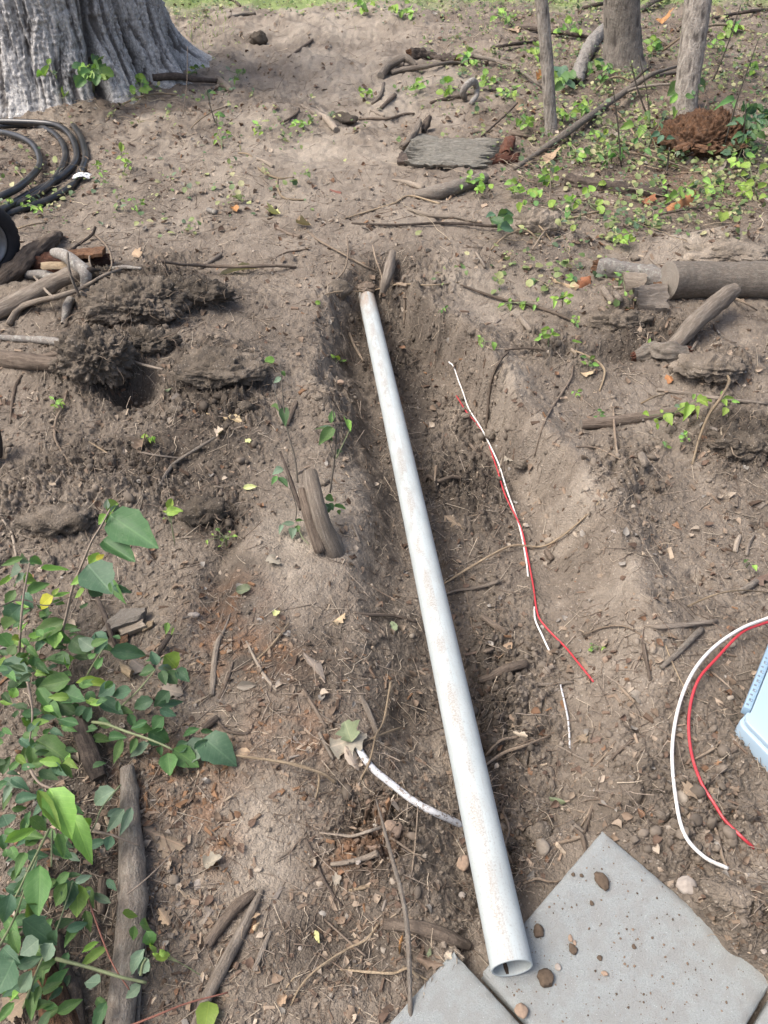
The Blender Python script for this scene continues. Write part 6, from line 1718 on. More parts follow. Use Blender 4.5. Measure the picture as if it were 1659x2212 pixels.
# vines and dead stems in the undergrowth, each a thing of its own
def vine(u, v, du, dv, h, w, mat, label, cat='vine'):
    return stick([(u, v, w), (u + du * .33, v + dv * .33 - h * .5, w, .03 + h * .001), (u + du * .66, v + dv * .66 - h * .5, w, .03 + h * .001), (u + du, v + dv, w * .7)], mat, cat, label, cat, n=7, sides=6)
for a in [(1285, 200, 80, -22, 40, 4, 'tan', 'thin tan vine arching between the stout tree and the long bent branch'),
          (1330, 240, 60, 90, 20, 4, 'tan', 'pale vine dropping left of the orange stump'),
          (1340, 305, 130, 50, 10, 5, 'tan', 'tan stem slanting down below the orange stump'),
          (1345, 325, 160, 45, 6, 4, 'root', 'second tan stem just under the slanting one'),
          (1455, 322, 120, -50, 6, 4, 'tan', 'straight pale stem crossing the face of the orange stump'),
          (1430, 110, 200, -40, 60, 5, 'tan', 'yellowish arching stem at the top right behind the flaking tree'),
          (1120, 60, 170, 25, 6, 9, 'dark', 'dark stick lying level left of the stout tree'),
          (1000, 118, 120, 30, 8, 8, 'mossy', 'brown branch slanting down toward the sapling from the left'),
          (1115, 150, 60, 45, 8, 6, 'mossy', 'thin branch ending at the sapling trunk'),
          (1060, 105, 100, -15, 4, 7, 'dark', 'dark stick above the slanting brown branch'),
          (1260, 18, 60, -10, 6, 8, 'dark', 'dark branch at the top edge left of the stout tree'),
          (1385, 22, 60, -30, 10, 12, 'mossy', 'thick branch leaning on the right side of the stout tree'),
          (1400, 78, 45, 20, 8, 7, 'grey', 'grey branch between the stout tree and the flaking one'),
          (1540, 40, 130, -20, 6, 7, 'dark', 'dark branch at the top right corner'),
          (1400, 470, 120, -22, 6, 6, 'brown', 'brown stem lying level near the clay mound on the right'),
          (1240, 470, 70, -15, 4, 5, 'tan', 'tan vine just right of the vine-wrapped hump'),
          (1110, 500, 60, 30, 30, 4, 'tan', 'looped dead vine on the left of the vine-wrapped hump'),
          (1130, 470, 60, 50, 20, 4, 'tan', 'dead vine over the top of the vine-wrapped hump'),
          (1150, 540, 50, -60, 14, 4, 'root', 'dead vine running up the front of the vine-wrapped hump'),
          (1060, 540, 70, -40, 20, 4, 'tan', 'dead vine trailing left of the vine-wrapped hump'),
          (1575, 640, 60, 30, 5, 5, 'root', 'root on the soil under the sawn log at the right edge'),
          (1385, 872, 50, -20, 6, 4, 'tan', 'small pale root left of the soil lump'),
          (1485, 1310, 175, -30, 30, 4, 'tan', 'thin arching root above the white cable'),
          (1430, 1372, 60, 130, -20, 3, 'tan', 'thin looped root left of the white cable'),
          (1535, 1450, 65, 60, 6, 4, 'root', 'pale root running to the corner of the blue case'),
          (260, 1920, -20, 90, 2, 3, 'root', 'hair-thin root lying on the long smooth log'),
          (20, 470 + 30, 80, -20, 5, 4, 'tan', 'dead vine in front of the hose'),
          (30, 360, 45, 60, 3, 4, 'root', 'dry stem inside the hose coil'),
          (265, 225, 120, -20, 20, 4, 'tan', 'dry stem at the foot of the big trunk'),
          (400, 290, 90, -60, 20, 3, 'tan', 'thin bowed stem on the litter right of the big trunk')]:
    vine(a[0], a[1], a[2], a[3], a[4], a[5], M[a[6]], a[7])
# slender dark stems standing in the undergrowth
for (a, b, c_, d_, dy, w, lb) in [(1342, 360, 1322, 175, .0, 4, 'slender dark upright stem in front of the long bent branch'), (1398, 250, 1362, 130, 0, 4, 'dark stem left of the flaking tree'),
        (1405, 270, 1380, 120, 0, 3, 'second dark stem left of the flaking tree, leaning'), (1540, 175, 1600, 10, 0, 4, 'dark stem leaning right at the top right'),
        (1560, 330, 1640, 80, 0, 4, 'long dark stem leaning to the top right corner'), (1465, 200, 1490, 90, 0, 3, 'thin stem in front of the flaking tree'),
        (1605, 340, 1612, 220, 0, 4, 'upright dark stem among dark green leaves at the right edge'), (1440, 378, 1446, 318, 0, 5, 'dark stem carrying green leaves left of the orange stump'),
        (395, 250, 405, 100, 0, 2, 'hair-thin stem against the root flare of the big trunk'), (466, 268, 446, 190, 0, 3, 'thin seedling stem right of the dark crooked branch'),
        (1186, 450, 1190, 380, 0, 4, 'pale upright stem below the sapling')]:
    p0 = at(a, b); p1 = at_y(c_, d_, p0.y + .06)
    Pm = p0.lerp(p1, .5) + Vector((rnd.uniform(-.015, .015), 0, 0))
    o = tube_obj('stem', catmull([p0, Pm, p1], 5), [w * .5 * pxm(p0) * (1 - .05 * i) for i in range(11)], M['darkstem'] if 'dark' in lb else M['woodystem'], None, 6, .1)
    tag(o, lb, 'stem')
# ------------------------------------------------------------------ leaves as parts and as fallen things
def leaf_mesh(name, mat, n=8, kind='ovate', curl=.25, fold=.18, twist=0, wavy=.03, seed=1, serr=0.0):
    r_ = random.Random(seed); V = []; UV = []; Fc = []
    cols = (-1, -.5, 0, .5, 1)
    ph = r_.uniform(0, 6)
    for i in range(n + 1):
        t = i / n
        if kind == 'ovate': w = (math.sin(math.pi * t ** .72)) ** .85 * (1 - .25 * t)
        elif kind == 'round': w = max(0, 1 - (2 * t - 1) ** 2) ** .55 * (1.05 - .1 * t)
        elif kind == 'lance': w = math.sin(math.pi * t ** .85) ** 1.1
        elif kind == 'oak': w = (.12 + .88 * math.sin(math.pi * t ** .9) ** .8) * (1 + .34 * math.sin(t * 6.28 * 3.4 - 1.2))
        elif kind == 'maple': w = (.05 + math.sin(math.pi * t ** .8) ** .7) * (1 + .26 * math.sin(t * 6.28 * 2.4 - .6))
        else: w = math.sin(math.pi * t)
        if i in (0, n): w = .02
        for c in cols:
            ww = .5 * w * c
            if abs(c) == 1 and 0 < i < n: ww *= 1 + serr * (1 if i % 2 else -1) + r_.uniform(-.05, .05)
            z = abs(ww) * fold * 2 - curl * (t - .35) ** 2 + wavy * math.sin(t * 9 + ph + (1.5 if c > 0 else 0)) * abs(c) + twist * ww * t
            V.append((ww, t, z)); UV.append((.5 + ww, t))
    for i in range(n):
        for k in range(4):
            a = i * 5 + k; Fc.append((a, a + 1, a + 6, a + 5))
    return mesh_py(name, V, Fc, mat, True, UV)
LM = {}
def get_leaf(mat, kind, var):
    key = (mat, kind, var)
    if key not in LM:
        s = hash_(mat + kind) + var * 17
        r_ = random.Random(s)
        dry = mat == 'dry'
        LM[key] = leaf_mesh('leaf', M[mat], 8 if kind in ('ovate', 'round', 'lance') else 20, kind,
                            r_.uniform(-.25, .6) if not dry else r_.uniform(-.35, .35), r_.uniform(.0, .35) if not dry else r_.uniform(-.35, .5),
                            r_.uniform(-.5, .5) if not dry else r_.uniform(-1, 1), r_.uniform(.01, .035) if not dry else r_.uniform(.03, .07), s, .05)
    return LM[key]
def hash_(t): return sum((i + 1) * ord(c) for i, c in enumerate(t)) % 9973

def put_leaf(P0, P1, wid, mat, kind, parent=None, color=(.1, .2, .06), face=None, name='leaf', var=None, roll=0.0):
    """leaf from base P0 to tip P1, wid in metres"""
    ax_ = P1 - P0; L = ax_.length
    if L < 1e-5: return None
    y = ax_ / L
    to = face if face is not None else (Vector((0, 0, CAM_H)) - P0).normalized() * .75 + Vector((0, 0, .65)) + Vector((rnd.gauss(0, .22), rnd.gauss(0, .22), 0))
    z = (to - y * to.dot(y)).normalized(); x = y.cross(z)
    if roll: q = Quaternion(y, roll); z = q @ z; x = q @ x
    me = get_leaf(mat, kind, rnd.randrange(5) if var is None else var)
    o = bpy.data.objects.new(name, me)
    Rm = Matrix((x * wid, y * L, z * L)).transposed().to_4x4()
    base = Vector((0, 0, 0)) if parent is None else parent.location
    Rm.translation = P0 - base
    o.parent = parent
    o.matrix_basis = Rm
    o.color = (*color, 1)
    COL.objects.link(o)
    return o

G_DARK = (.060, .125, .048); G_MID = (.10, .195, .06); G_LIGHT = (.20, .35, .075); G_YEL = (.55, .55, .06); G_BLUE = (.075, .15, .085); G_GREY = (.16, .235, .16); G_BR = (.27, .42, .08)
TONE = dict(d=G_DARK, m=G_MID, l=G_LIGHT, y=G_YEL, b=G_BLUE, g=G_GREY, k=G_BR)

def stem_part(e, pts, w, mat, name='stem', taper=.5, n=6):
    P = [at(p[0], p[1], p[2]) for p in pts]
    Pc = catmull(P, n); r = w * .5 * pxm(P[0])
    R = [r * (1 - (1 - taper) * i / (len(Pc) - 1)) for i in range(len(Pc))]
    ST['n'] += 1
    V, Fc, UV = tube([p - e.location for p in Pc], R, 7, .1, ST['n'])
    link(name, mesh_py(name, V, Fc, M[mat], True, UV), (0, 0, 0), e)
    return Pc

def leaves_from(e, L, fx, fy, hfun, scale, kind='ovate'):
    for l in L:
        x0, y0, x1, y1, w, t = l[:6]
        kd = l[6] if len(l) > 6 else kind
        u0, v0, u1, v1 = fx + x0 * scale, fy + y0 * scale, fx + x1 * scale, fy + y1 * scale
        h = hfun(x0, y0)
        dh = rnd.uniform(-.03, .0)
        P0 = at(u0, v0, h)
        # keep the tip at about the depth of the base, drooping a little
        P1 = at(u1, v1, max(.01, h + dh - .02))
        if (P1 - P0).length > 2.2 * math.hypot(u1 - u0, v1 - v0) * pxm(P0):
            P1 = at_y(u1, v1, P0.y + (P1.y - P0.y) * .4)
        wm = w * scale * pxm(P0) * 1.3
        put_leaf(P0, P1, wm, 'leaf' if t in 'dmbglk' else 'yleaf', kd, e, TONE[t])

# ---- shrub at the left
e = empty('leafy_shrub', at(130, 1640), 'green leafy shrub at the left edge with one tall stem of large leaves', 'shrub')
def hS(x, y): return max(.04, .30 * (1 - (y - 100) / 1900.0) + (.10 if y < 700 and x > 450 else .0))
stem_part(e, [(128, 1480, .05), (134, 1375, .14), (144, 1327, .2), (157, 1270, .27), (179, 1215, .33), (198, 1170, .37), (221, 1132, .40), (238, 1100, .42)], 7, 'woodystem', taper=.55)
stem_part(e, [(40, 1440, .05), (45, 1350, .18), (51, 1286, .24), (59, 1241, .28), (64, 1215, .30)], 6, 'woodystem')
stem_part(e, [(176, 1490, .05), (192, 1452, .10), (221, 1404, .16)], 6, 'greenstem')
stem_part(e, [(200, 1560, .08), (230, 1564, .13), (272, 1580, .16), (320, 1596, .18), (365, 1615, .18), (374, 1622, .17)], 7, 'greenstem')
stem_part(e, [(252, 1535, .05), (300, 1490, .11), (336, 1446, .15)], 5, 'greenstem')
stem_part(e, [(60, 1475, .16), (70, 1540, .14), (64, 1602, .10)], 6, 'woodystem')
stem_part(e, [(0, 1310, .22), (45, 1295, .22), (100, 1308, .24), (150, 1290, .26)], 4, 'darkstem')
L1 = [(750, 165, 1085, 395, 210, 'd'), (695, 335, 915, 480, 130, 'd'), (592, 500, 765, 700, 200, 'b'), (590, 640, 690, 700, 90, 'b'), (745, 600, 838, 750, 60, 'm'), (760, 640, 890, 682, 45, 'b'),
      (740, 130, 835, 120, 45, 'g'), (740, 150, 790, 38, 60, 'l'), (720, 120, 725, 50, 35, 'g'), (715, 150, 668, 222, 50, 'l'), (750, 160, 720, 215, 50, 'm'), (600, 495, 668, 420, 62, 'k'), (650, 460, 705, 420, 35, 'y'),
      (570, 570, 480, 632, 45, 'l'), (575, 660, 510, 720, 50, 'l'), (350, 705, 250, 795, 85, 'y'), (360, 715, 470, 688, 42, 'l'), (352, 700, 400, 652, 30, 'k'),
      (440, 872, 162, 1015, 110, 'm'), (160, 445, 15, 500, 42, 'm'), (200, 480, 300, 470, 62, 'm'), (140, 480, 210, 465, 78, 'g', 'round'), (190, 495, 235, 495, 50, 'g', 'round'), (270, 522, 465, 535, 45, 'l'),
      (140, 520, 50, 560, 90, 'g'), (180, 560, 70, 640, 60, 'g'), (185, 690, 355, 592, 78, 'm'), (170, 620, 240, 560, 80, 'l'), (100, 665, 30, 800, 66, 'm'), (140, 770, 22, 885, 115, 'b'), (110, 880, 22, 930, 72, 'm', 'round'),
      (165, 680, 215, 790, 60, 'b'), (330, 990, 220, 1080, 45, 'b'), (470, 1155, 240, 1115, 112, 'd'), (30, 1140, 205, 1290, 125, 'b'), (230, 1110, 230, 1190, 66, 'd'), (635, 1065, 530, 990, 86, 'g'), (640, 950, 725, 1060, 84, 'b'),
      (740, 1080, 985, 1108, 92, 'b'), (600, 1130, 645, 1085, 44, 'm'), (650, 1200, 690, 1112, 44, 'm'), (480, 1000, 620, 1100, 110, 'd'), (270, 960, 490, 1010, 92, 'm'), (370, 940, 370, 1060, 90, 'l'), (480, 1270, 262, 1320, 110, 'm'),
      (400, 1350, 585, 1420, 112, 'd'), (250, 1330, 425, 1565, 74, 'm'), (510, 1285, 770, 1300, 46, 'k'), (780, 1300, 665, 1385, 92, 'b'), (670, 1410, 830, 1510, 98, 'b'), (890, 1345, 760, 1380, 78, 'b'), (590, 1460, 490, 1540, 56, 'b'),
      (620, 1450, 570, 1565, 60, 'b'), (1060, 1120, 978, 1125, 62, 'd'), (1060, 1170, 1020, 1070, 60, 'b'), (1060, 1160, 1130, 1095, 70, 'b'), (1050, 1200, 940, 1240, 74, 'd'), (1110, 1100, 1190, 1190, 112, 'k'), (1090, 1210, 1122, 1310, 56, 'd'),
      (1120, 1220, 1195, 1300, 84, 'd'), (1190, 1200, 1280, 1285, 70, 'b'), (1070, 1190, 1180, 1215, 48, 'g'), (1145, 1345, 1040, 1450, 80, 'b'), (1030, 1410, 888, 1460, 82, 'b'), (1060, 1450, 1230, 1425, 54, 'b'), (1075, 1470, 1190, 1515, 54, 'b'),
      (1110, 1520, 1030, 1620, 96, 'd'), (888, 1595, 1055, 1600, 86, 'm'), (870, 1500, 905, 1590, 48, 'd'), (1000, 1620, 1140, 1690, 110, 'd'), (832, 1668, 772, 1835, 58, 'm'), (920, 1662, 880, 1770, 46, 'm'), (1010, 1700, 882, 1795, 66, 'g'),
      (1130, 1765, 1150, 1920, 104, 'm'), (1170, 1735, 1345, 1860, 120, 'm'), (1270, 1690, 1180, 1760, 66, 'b'), (1365, 1660, 1275, 1840, 118, 'g'), (1370, 1660, 1592, 1845, 190, 'b'), (1340, 1600, 1210, 1650, 46, 'd'), (1350, 1615, 1440, 1622, 30, 'd'), (1090, 1720, 1070, 1790, 50, 'd'),
      (240, 1670, 510, 1840, 110, 'm'), (215, 1700, 225, 1880, 60, 'm'), (190, 1700, 150, 1866, 42, 'm'), (190, 1470, 240, 1560, 50, 'm'), (140, 1530, 205, 1580, 66, 'm'), (225, 1540, 200, 1680, 66, 'm'), (270, 1470, 430, 1440, 110, 'm'),
      (330, 1430, 520, 1500, 120, 'd'), (590, 1350, 640, 1420, 60, 'd'), (70, 1260, 180, 1320, 90, 'd'), (100, 1320, 90, 1400, 60, 'm'), (110, 1330, 75, 1400, 60, 'l'), (0, 960, 90, 1060, 80, 'm'), (60, 1100, 110, 1030, 60, 'm'), (0, 640, 100, 560, 40, 'l'),
      (0, 1180, 30, 1120, 60, 'l'), (300, 1250, 260, 1340, 70, 'd'), (455, 1190, 500, 1090, 44, 'l'), (290, 1190, 350, 1260, 50, 'm'), (420, 1600, 470, 1560, 60, 'l'), (140, 940, 180, 870, 50, 'l'), (80, 1000, 150, 980, 45, 'k'), (170, 1120, 160, 1190, 50, 'm')]
leaves_from(e, L1, 0, 1061.8, hS, .32)
for i in range(120):
    u = abs(rnd.gauss(0, 130)); v = rnd.uniform(1300, 1680)
    h = rnd.uniform(.02, .20)
    P0 = at(u, v, h); a = rnd.uniform(-.9, 3.6); Lm = rnd.uniform(.03, .055)
    P1 = P0 + Vector((math.cos(a), math.sin(a) * .7, rnd.uniform(-.6, .3))).normalized() * Lm
    put_leaf(P0, P1, Lm * .5, 'leaf', 'ovate', e, TONE[rnd.choice('ddmmbl')])

# ---- cut leafy branches at bottom left
e = empty('wilting_branches', at(90, 1950), 'heap of cut wilting leafy branches lying over the logs at bottom left', 'branches')
def hB(x, y): return .10 + .08 * math.exp(-((x - 300) / 300) ** 2) + (.05 if x < 450 else 0)
SB = .28
def q2(x, y): return (x * SB, 1625.8 + y * SB)
for pts, w, m_, tp in [([(380, 590, .14), (200, 950, .14), (110, 1130, .12), (0, 1270, .10)], 6, 'greenstem', .6), ([(402, 600, .13), (396, 880, .12)], 5, 'greenstem', .7), ([(210, 90, .17), (300, 230, .17), (430, 290, .17), (530, 360, .15), (620, 405, .12)], 6, 'woodystem', .7),
                   ([(-20, 1520, .09), (110, 1280, .14), (200, 1030, .16), (290, 800, .16)], 6, 'greenstem', .5), ([(430, 1590, .12), (700, 1660, .14), (930, 1730, .14), (1130, 1775, .12)], 8, 'greenstem', .8),
                   ([(930, 250, .12), (790, 420, .13), (740, 540, .13), (680, 650, .1)], 4, 'greenstem', .6), ([(180, 1970, .08), (300, 1650, .14), (450, 1330, .15), (560, 1000, .14)], 6, 'greenstem', .5), ([(620, 590, .05), (810, 625, .09), (900, 650, .10), (1080, 720, .06)], 7, 'brown' if False else 'woodystem', .5),
                   ([(680, 1130, .10), (790, 1440, .13), (880, 1650, .14), (1000, 1830, .12)], 4, 'redstem', .7), ([(970, 2120, .06), (1200, 2030, .08), (1440, 1935, .09), (1760, 1850, .07)], 5, 'redstem', .7), ([(985, 1092, .09), (1100, 1000, .09), (1260, 850, .08), (1360, 742, .07)], 4, 'woodystem', .5),
                   ([(1085, 1720, .12), (1100, 1640, .13), (1130, 1590, .13)], 7, 'greenstem', .8)]:
    stem_part(e, [(*q2(p[0], p[1]), p[2]) for p in pts], w, m_, taper=tp)
L2 = [(380, 270, 565, 655, 195, 'l'), (560, 470, 705, 855, 130, 'l'), (290, 290, 470, 605, 80, 'l'), (440, 620, 490, 810, 72, 'm'), (230, 495, 355, 600, 80, 'm'), (30, 700, 275, 590, 80, 'l'), (60, 800, 40, 740, 60, 'm'),
      (310, 865, 300, 1275, 175, 'm'), (600, 1010, 595, 1265, 150, 'l'), (560, 980, 510, 1210, 110, 'b'), (880, 290, 698, 400, 120, 'g'), (960, 430, 828, 610, 80, 'g'), (1015, 420, 922, 640, 64, 'g'), (860, 640, 825, 755, 74, 'b'),
      (80, 1090, 20, 1330, 110, 'b'), (170, 1290, 430, 1490, 150, 'b'), (90, 1370, 145, 1560, 76, 'm'), (300, 1440, 160, 1560, 130, 'g'), (110, 1590, -20, 1860, 220, 'b'), (250, 1670, 155, 1835, 100, 'g'), (400, 1470, 330, 1620, 120, 'g'),
      (860, 1165, 690, 1085, 50, 'g'), (690, 1100, 655, 1080, 56, 'g'), (940, 1240, 1055, 1270, 66, 'l'), (1085, 1320, 1190, 1350, 92, 'm', 'round'), (820, 1505, 605, 1650, 62, 'l'), (770, 1460, 640, 1540, 42, 'l'), (1105, 1520, 980, 1735, 90, 'g'), (1150, 1590, 1070, 1700, 100, 'g'),
      (780, 1770, 660, 1780, 90, 'g'), (1090, 1790, 975, 1890, 74, 'g'), (1150, 1500, 1195, 1560, 52, 'k'), (1200, 1600, 1310, 1560, 66, 'k'), (1230, 1560, 1280, 1530, 50, 'k'), (60, 560, 20, 480, 130, 'b'), (200, 1160, 230, 1270, 90, 'm'), (150, 1850, 90, 1900, 60, 'l'),
      (700, 700, 640, 640, 60, 'm'), (470, 80, 560, 190, 60, 'm'), (520, 1000, 430, 1180, 100, 'm'), (1040, 1330, 1030, 1440, 60, 'm'), (1130, 1380, 1180, 1500, 90, 'm'), (0, 1100, 60, 1230, 70, 'b'), (430, 1850 - 480, 400, 1500, 80, 'b'), (650, 500, 690, 560, 60, 'l')]
leaves_from(e, L2, 0, 1625.8, hB, SB)
o = put_leaf(at(452, 2160, .03), at(440, 2240, .03), .05, 'yleaf', 'ovate', None, G_BR); o.name = 'fallen_leaf'
tag(o, 'yellow-green spotted leaf at the bottom edge beside the tapering stick', 'leaf')
for i in range(110):
    u = abs(rnd.gauss(0, 95)); v = rnd.uniform(1660, 2200)
    h = rnd.uniform(.02, .12); P0 = at(u, v, h); a = rnd.uniform(-2.5, 1.5); Lm = rnd.uniform(.03, .055)
    P1 = P0 + Vector((math.cos(a), math.sin(a) * .8, rnd.uniform(-.5, .2))).normalized() * Lm
    put_leaf(P0, P1, Lm * .5, 'leaf', 'ovate', e, TONE[rnd.choice('dmbgbm')])

# ---- sprouts on the stump (one plant)
e = empty('stump_sprouts', at(690, 1180), 'tall thin leafy sprouts growing from the twin-stemmed stump', 'plant')
SC_ = .2251   # crop (800,1150)-(1250,1900) at 1327 px
def q3(x, y): return (530.9 + x * SC_, 763.1 + y * SC_)
for pts, w, m_ in [([(500, 1240, .15), (470, 1000, .20), (400, 740, .26), (365, 520, .31), (348, 300, .36), (328, 90, .40)], 4, 'darkstem'), ([(330, 560, .29), (290, 410, .32), (260, 260, .35)], 3, 'darkstem'),
                   ([(808, 1340, .10), (850, 1030, .18), (868, 800, .24), (850, 660, .27), (835, 520, .30)], 4, 'darkstem'), ([(865, 1010, .19), (930, 880, .23), (1000, 730, .27)], 3, 'greenstem'), ([(850, 1010, .19), (810, 880, .22), (795, 780, .25)], 3, 'darkstem'),
                   ([(480, 1600, .04), (480, 1460, .07), (400, 1190, .15)], 3, 'darkstem'), ([(510, 1690, .03), (545, 1770, .015), (605, 1830, .005)], 3, 'greenstem')]:
    stem_part(e, [(*q3(p[0], p[1]), p[2]) for p in pts], w, m_, taper=.6)
for (x0, y0, x1, y1, w, h, t) in [(345, 170, 380, 220, 45, .38, 'm'), (340, 230, 265, 290, 60, .35, 'g'), (325, 560, 238, 475, 45, .29, 'm'), (365, 530, 385, 715, 110, .30, 'd'), (820, 680, 840, 558, 75, .27, 'm'), (835, 715, 700, 890, 130, .26, 'm'), (830, 715, 665, 735, 40, .26, 'g'),
                                  (1005, 740, 950, 580, 70, .27, 'l'), (800, 790, 830, 850, 40, .24, 'd'), (880, 990, 925, 915, 40, .19, 'd'), (355, 1100, 255, 1160, 90, .17, 'g'), (300, 1180, 250, 1270, 60, .15, 'm'), (320, 1190, 400, 1290, 90, .15, 'd'), (760, 1450, 640, 1560, 150, .09, 'g'),
                                  (820, 1460, 700, 1560, 110, .08, 'd'), (770, 1370, 845, 1420, 80, .1, 'm'), (800, 1440, 840, 1510, 70, .08, 'd'), (840, 1470, 960, 1500, 50, .06, 'm'), (890, 1500, 900, 1550, 45, .05, 'm'), (480, 1610, 570, 1595, 45, .05, 'm'), (470, 1640, 345, 1640, 60, .04, 'g'), (350, 1640, 320, 1730, 50, .03, 'g'),
                                  (460, 1670, 440, 1770, 90, .03, 'g'), (500, 1650, 500, 1720, 60, .03, 'm')]:
    P0 = at(*q3(x0, y0), h); P1 = at(*q3(x1, y1), max(.01, h - .015)); put_leaf(P0, P1, w * SC_ * pxm(P0), 'leaf', 'ovate', e, TONE[t])

# ---- small green plants, each a thing
def plant(u, v, label, L, h=.05, cat='seedling', name='seedling', stems=True, kind='ovate', mat='leaf', group=None, wk=.62):
    """L: leaves as (u0,v0,u1,v1,tone) in picture units"""
    b = at(u, v); e = empty(name, b, label, cat, group)
    pts = []
    for l in L:
        P0 = at(l[0], l[1], h); P1 = at(l[2], l[3], h * .92)
        Lp = math.hypot(l[2] - l[0], l[3] - l[1]) * pxm(P0)
        if (P1 - P0).length > 2.0 * Lp: P1 = at_y(l[2], l[3], P0.y + (P1.y - P0.y) * .35)
        put_leaf(P0, P1, Lp * (l[5] if len(l) > 5 else wk), mat if l[4] != 'y' else 'yleaf', kind, e, TONE[l[4]]); pts.append(P0)
    if stems:
        c = sum(pts, Vector()) / len(pts)
        mid = b.lerp(c, .6) + Vector((.004, 0, .01))
        ST['n'] += 1
        for p in pts[:10]:
            V, Fc, UV = tube([q - b for q in catmull([b - Vector((0, 0, .01)), mid, p], 3)], [.0011 * pxm(b) / .0016] * 7, 5, 0, 1)
            link('stalk', mesh_py('stalk', V, Fc, M['greenstem'], True, UV), (0, 0, 0), e)
    return e
def auto(u, v, spread, n, size, tones, seed):
    r_ = random.Random(seed); out = []
    for i in range(n):
        a = r_.uniform(0, 6.28); d = spread * math.sqrt(r_.uniform(.02, 1))
        x, y = u + math.cos(a) * d, v + math.sin(a) * d * .8
        s = size * r_.uniform(.7, 1.2); b = r_.uniform(0, 6.28)
        out.append((x, y, x + math.cos(b) * s, y + math.sin(b) * s * .75, r_.choice(tones)))
    return out
plant(378, 1180, 'lone bright green seedling with toothed leaves standing above the gully', [(365, 1105, 372, 1078, 'k'), (358, 1108, 395, 1100, 'k', .7), (360, 1108, 350, 1102, 'k'), (356, 1118, 352, 1092 + 30, 'k'), (375, 1100, 396, 1105, 'k', .5)], .10)
plant(570, 800, 'small sprig of round bright leaves on the cracked soil mound', [(572, 782, 592, 776, 'l', .8), (570, 788, 560, 778, 'l', .8), (572, 790, 575, 798, 'l', .9)], .03, kind='round')
plant(115, 890, 'bright green sprig on the loose soil at the left', auto(118, 872, 14, 7, 15, 'kkl', 2), .04)
plant(325, 955, 'yellow-green sprig beside the dead leaf pile at left', auto(328, 945, 12, 5, 15, 'klk', 3), .03)
plant(290, 455, 'small two-leaved seedling left of the whitish stick round', auto(290, 440, 18, 7, 13, 'lkm', 4), .05)
plant(262, 345, 'taller pale green seedling on the litter right of the hose', [(262, 330, 262, 308, 'k'), (262, 338, 250, 345, 'k'), (266, 334, 278, 330, 'k'), (262, 345, 272, 352, 'k')], .14)
plant(225, 370, 'seedling with round leaves beside the white scrap', auto(216, 364, 14, 6, 13, 'lkk', 5), .05, kind='round')
plant(262, 380, 'pale sprig behind the round-leaved seedling', auto(272, 358, 20, 6, 12, 'lkl', 6), .05)
plant(40, 445, 'yellow-green sprig growing over the near loop of the hose', auto(72, 440, 26, 12, 13, 'kkl', 7), .05)
plant(20, 432, 'sprig at the left edge in front of the hose', auto(22, 428, 12, 6, 12, 'kkl', 8), .06)
plant(480, 325, 'small weed on the ground above the long tan vine', auto(476, 292, 22, 7, 14, 'lmk', 9), .05)
plant(550, 290, 'weed on the soil in the left of the path', auto(556, 280, 14, 6, 14, 'lkm', 10), .06)
plant(655, 282, 'bright weed beside the pale broken branch', auto(652, 268, 16, 8, 15, 'kkl', 11), .06)
plant(793, 210, 'yellow-green vine sprig on the path edge left of the forked root', auto(792, 200, 18, 9, 14, 'kkl', 12), .06, kind='round')
plant(676, 490 + 160, 'single yellow leaf stalk on the soil left of the pipe end', [(680, 655, 692, 654, 'k', .8)], .02, kind='round', stems=False)
plant(725, 785, 'small yellow-green leaves on the left trench wall', auto(726, 777, 14, 5, 14, 'kly', 14), .02)
plant(955, 672, 'tiny green sprig on the right trench bank', auto(955, 666, 7, 4, 11, 'lml', 15), .03)
plant(1045, 752, 'two-leaved vine sprig hanging on the lip of the trench', [(1040, 728, 1036, 745, 'l', .8), (1038, 730, 1030, 722, 'l', .7), (1042, 752, 1038, 742, 'l', .6), (1066, 738, 1068, 756, 'l', .8)], .03)
plant(1185, 750, 'cluster of glossy yellow-green leaves at the lip of the bank on the right', auto(1180, 722, 22, 11, 19, 'kkll', 16), .08)
plant(1090, 660, 'row of pale green leaves along the trailing stem on the bank', [(1080, 662, 1074, 664, 'l'), (1088, 655, 1076, 666, 'l', .7), (1100, 655, 1102, 672, 'l', .7), (1098, 652, 1104, 644, 'l', .8), (1126, 655, 1130, 670, 'k', .9), (1125, 658, 1136, 652, 'l', .9), (1155, 658, 1152, 672, 'l', .6), (1160, 652, 1164, 640, 'l', .6)], .03)
plant(1215, 660, 'upright bright seedling rising from the trailing stem', auto(1215, 650, 16, 9, 17, 'klk', 17) + [(1214, 640, 1216, 628, 'm')], .10)
plant(1240, 700, 'fresh leaf sprig right of the upright bright seedling', auto(1240, 690, 14, 6, 17, 'lmk', 18), .06)
plant(1245, 745, 'curled yellow-green leaf pair above the pale arched root', [(1235, 738, 1256, 742, 'k', .5)], .03, stems=False)
plant(1272, 790, 'green sprig below the pale arched root', auto(1272, 780, 14, 5, 15, 'lml', 19), .04)
plant(1242, 860, 'tiny sprig on the bank above the long pole', auto(1242, 850, 8, 4, 13, 'llk', 20), .03)
plant(1235, 600, 'small green leaf left of the weathered log', auto(1233, 598, 9, 4, 16, 'lmb', 21), .03)
plant(1403, 750, 'little green leaf sprig in the pit under the leaning branch', auto(1403, 746, 7, 4, 13, 'lml', 22), .04)
plant(1340, 600, 'thin upright vine sprig growing in front of the weathered log', auto(1340, 592, 12, 6, 14, 'lml', 23) + [(1352, 640, 1350, 628, 'l'), (1340, 608, 1336, 622, 'm')], .07)
plant(1300, 905, 'small green weed beside the end of the long pole', auto(1292, 893, 9, 4, 13, 'mdm', 24), .02)
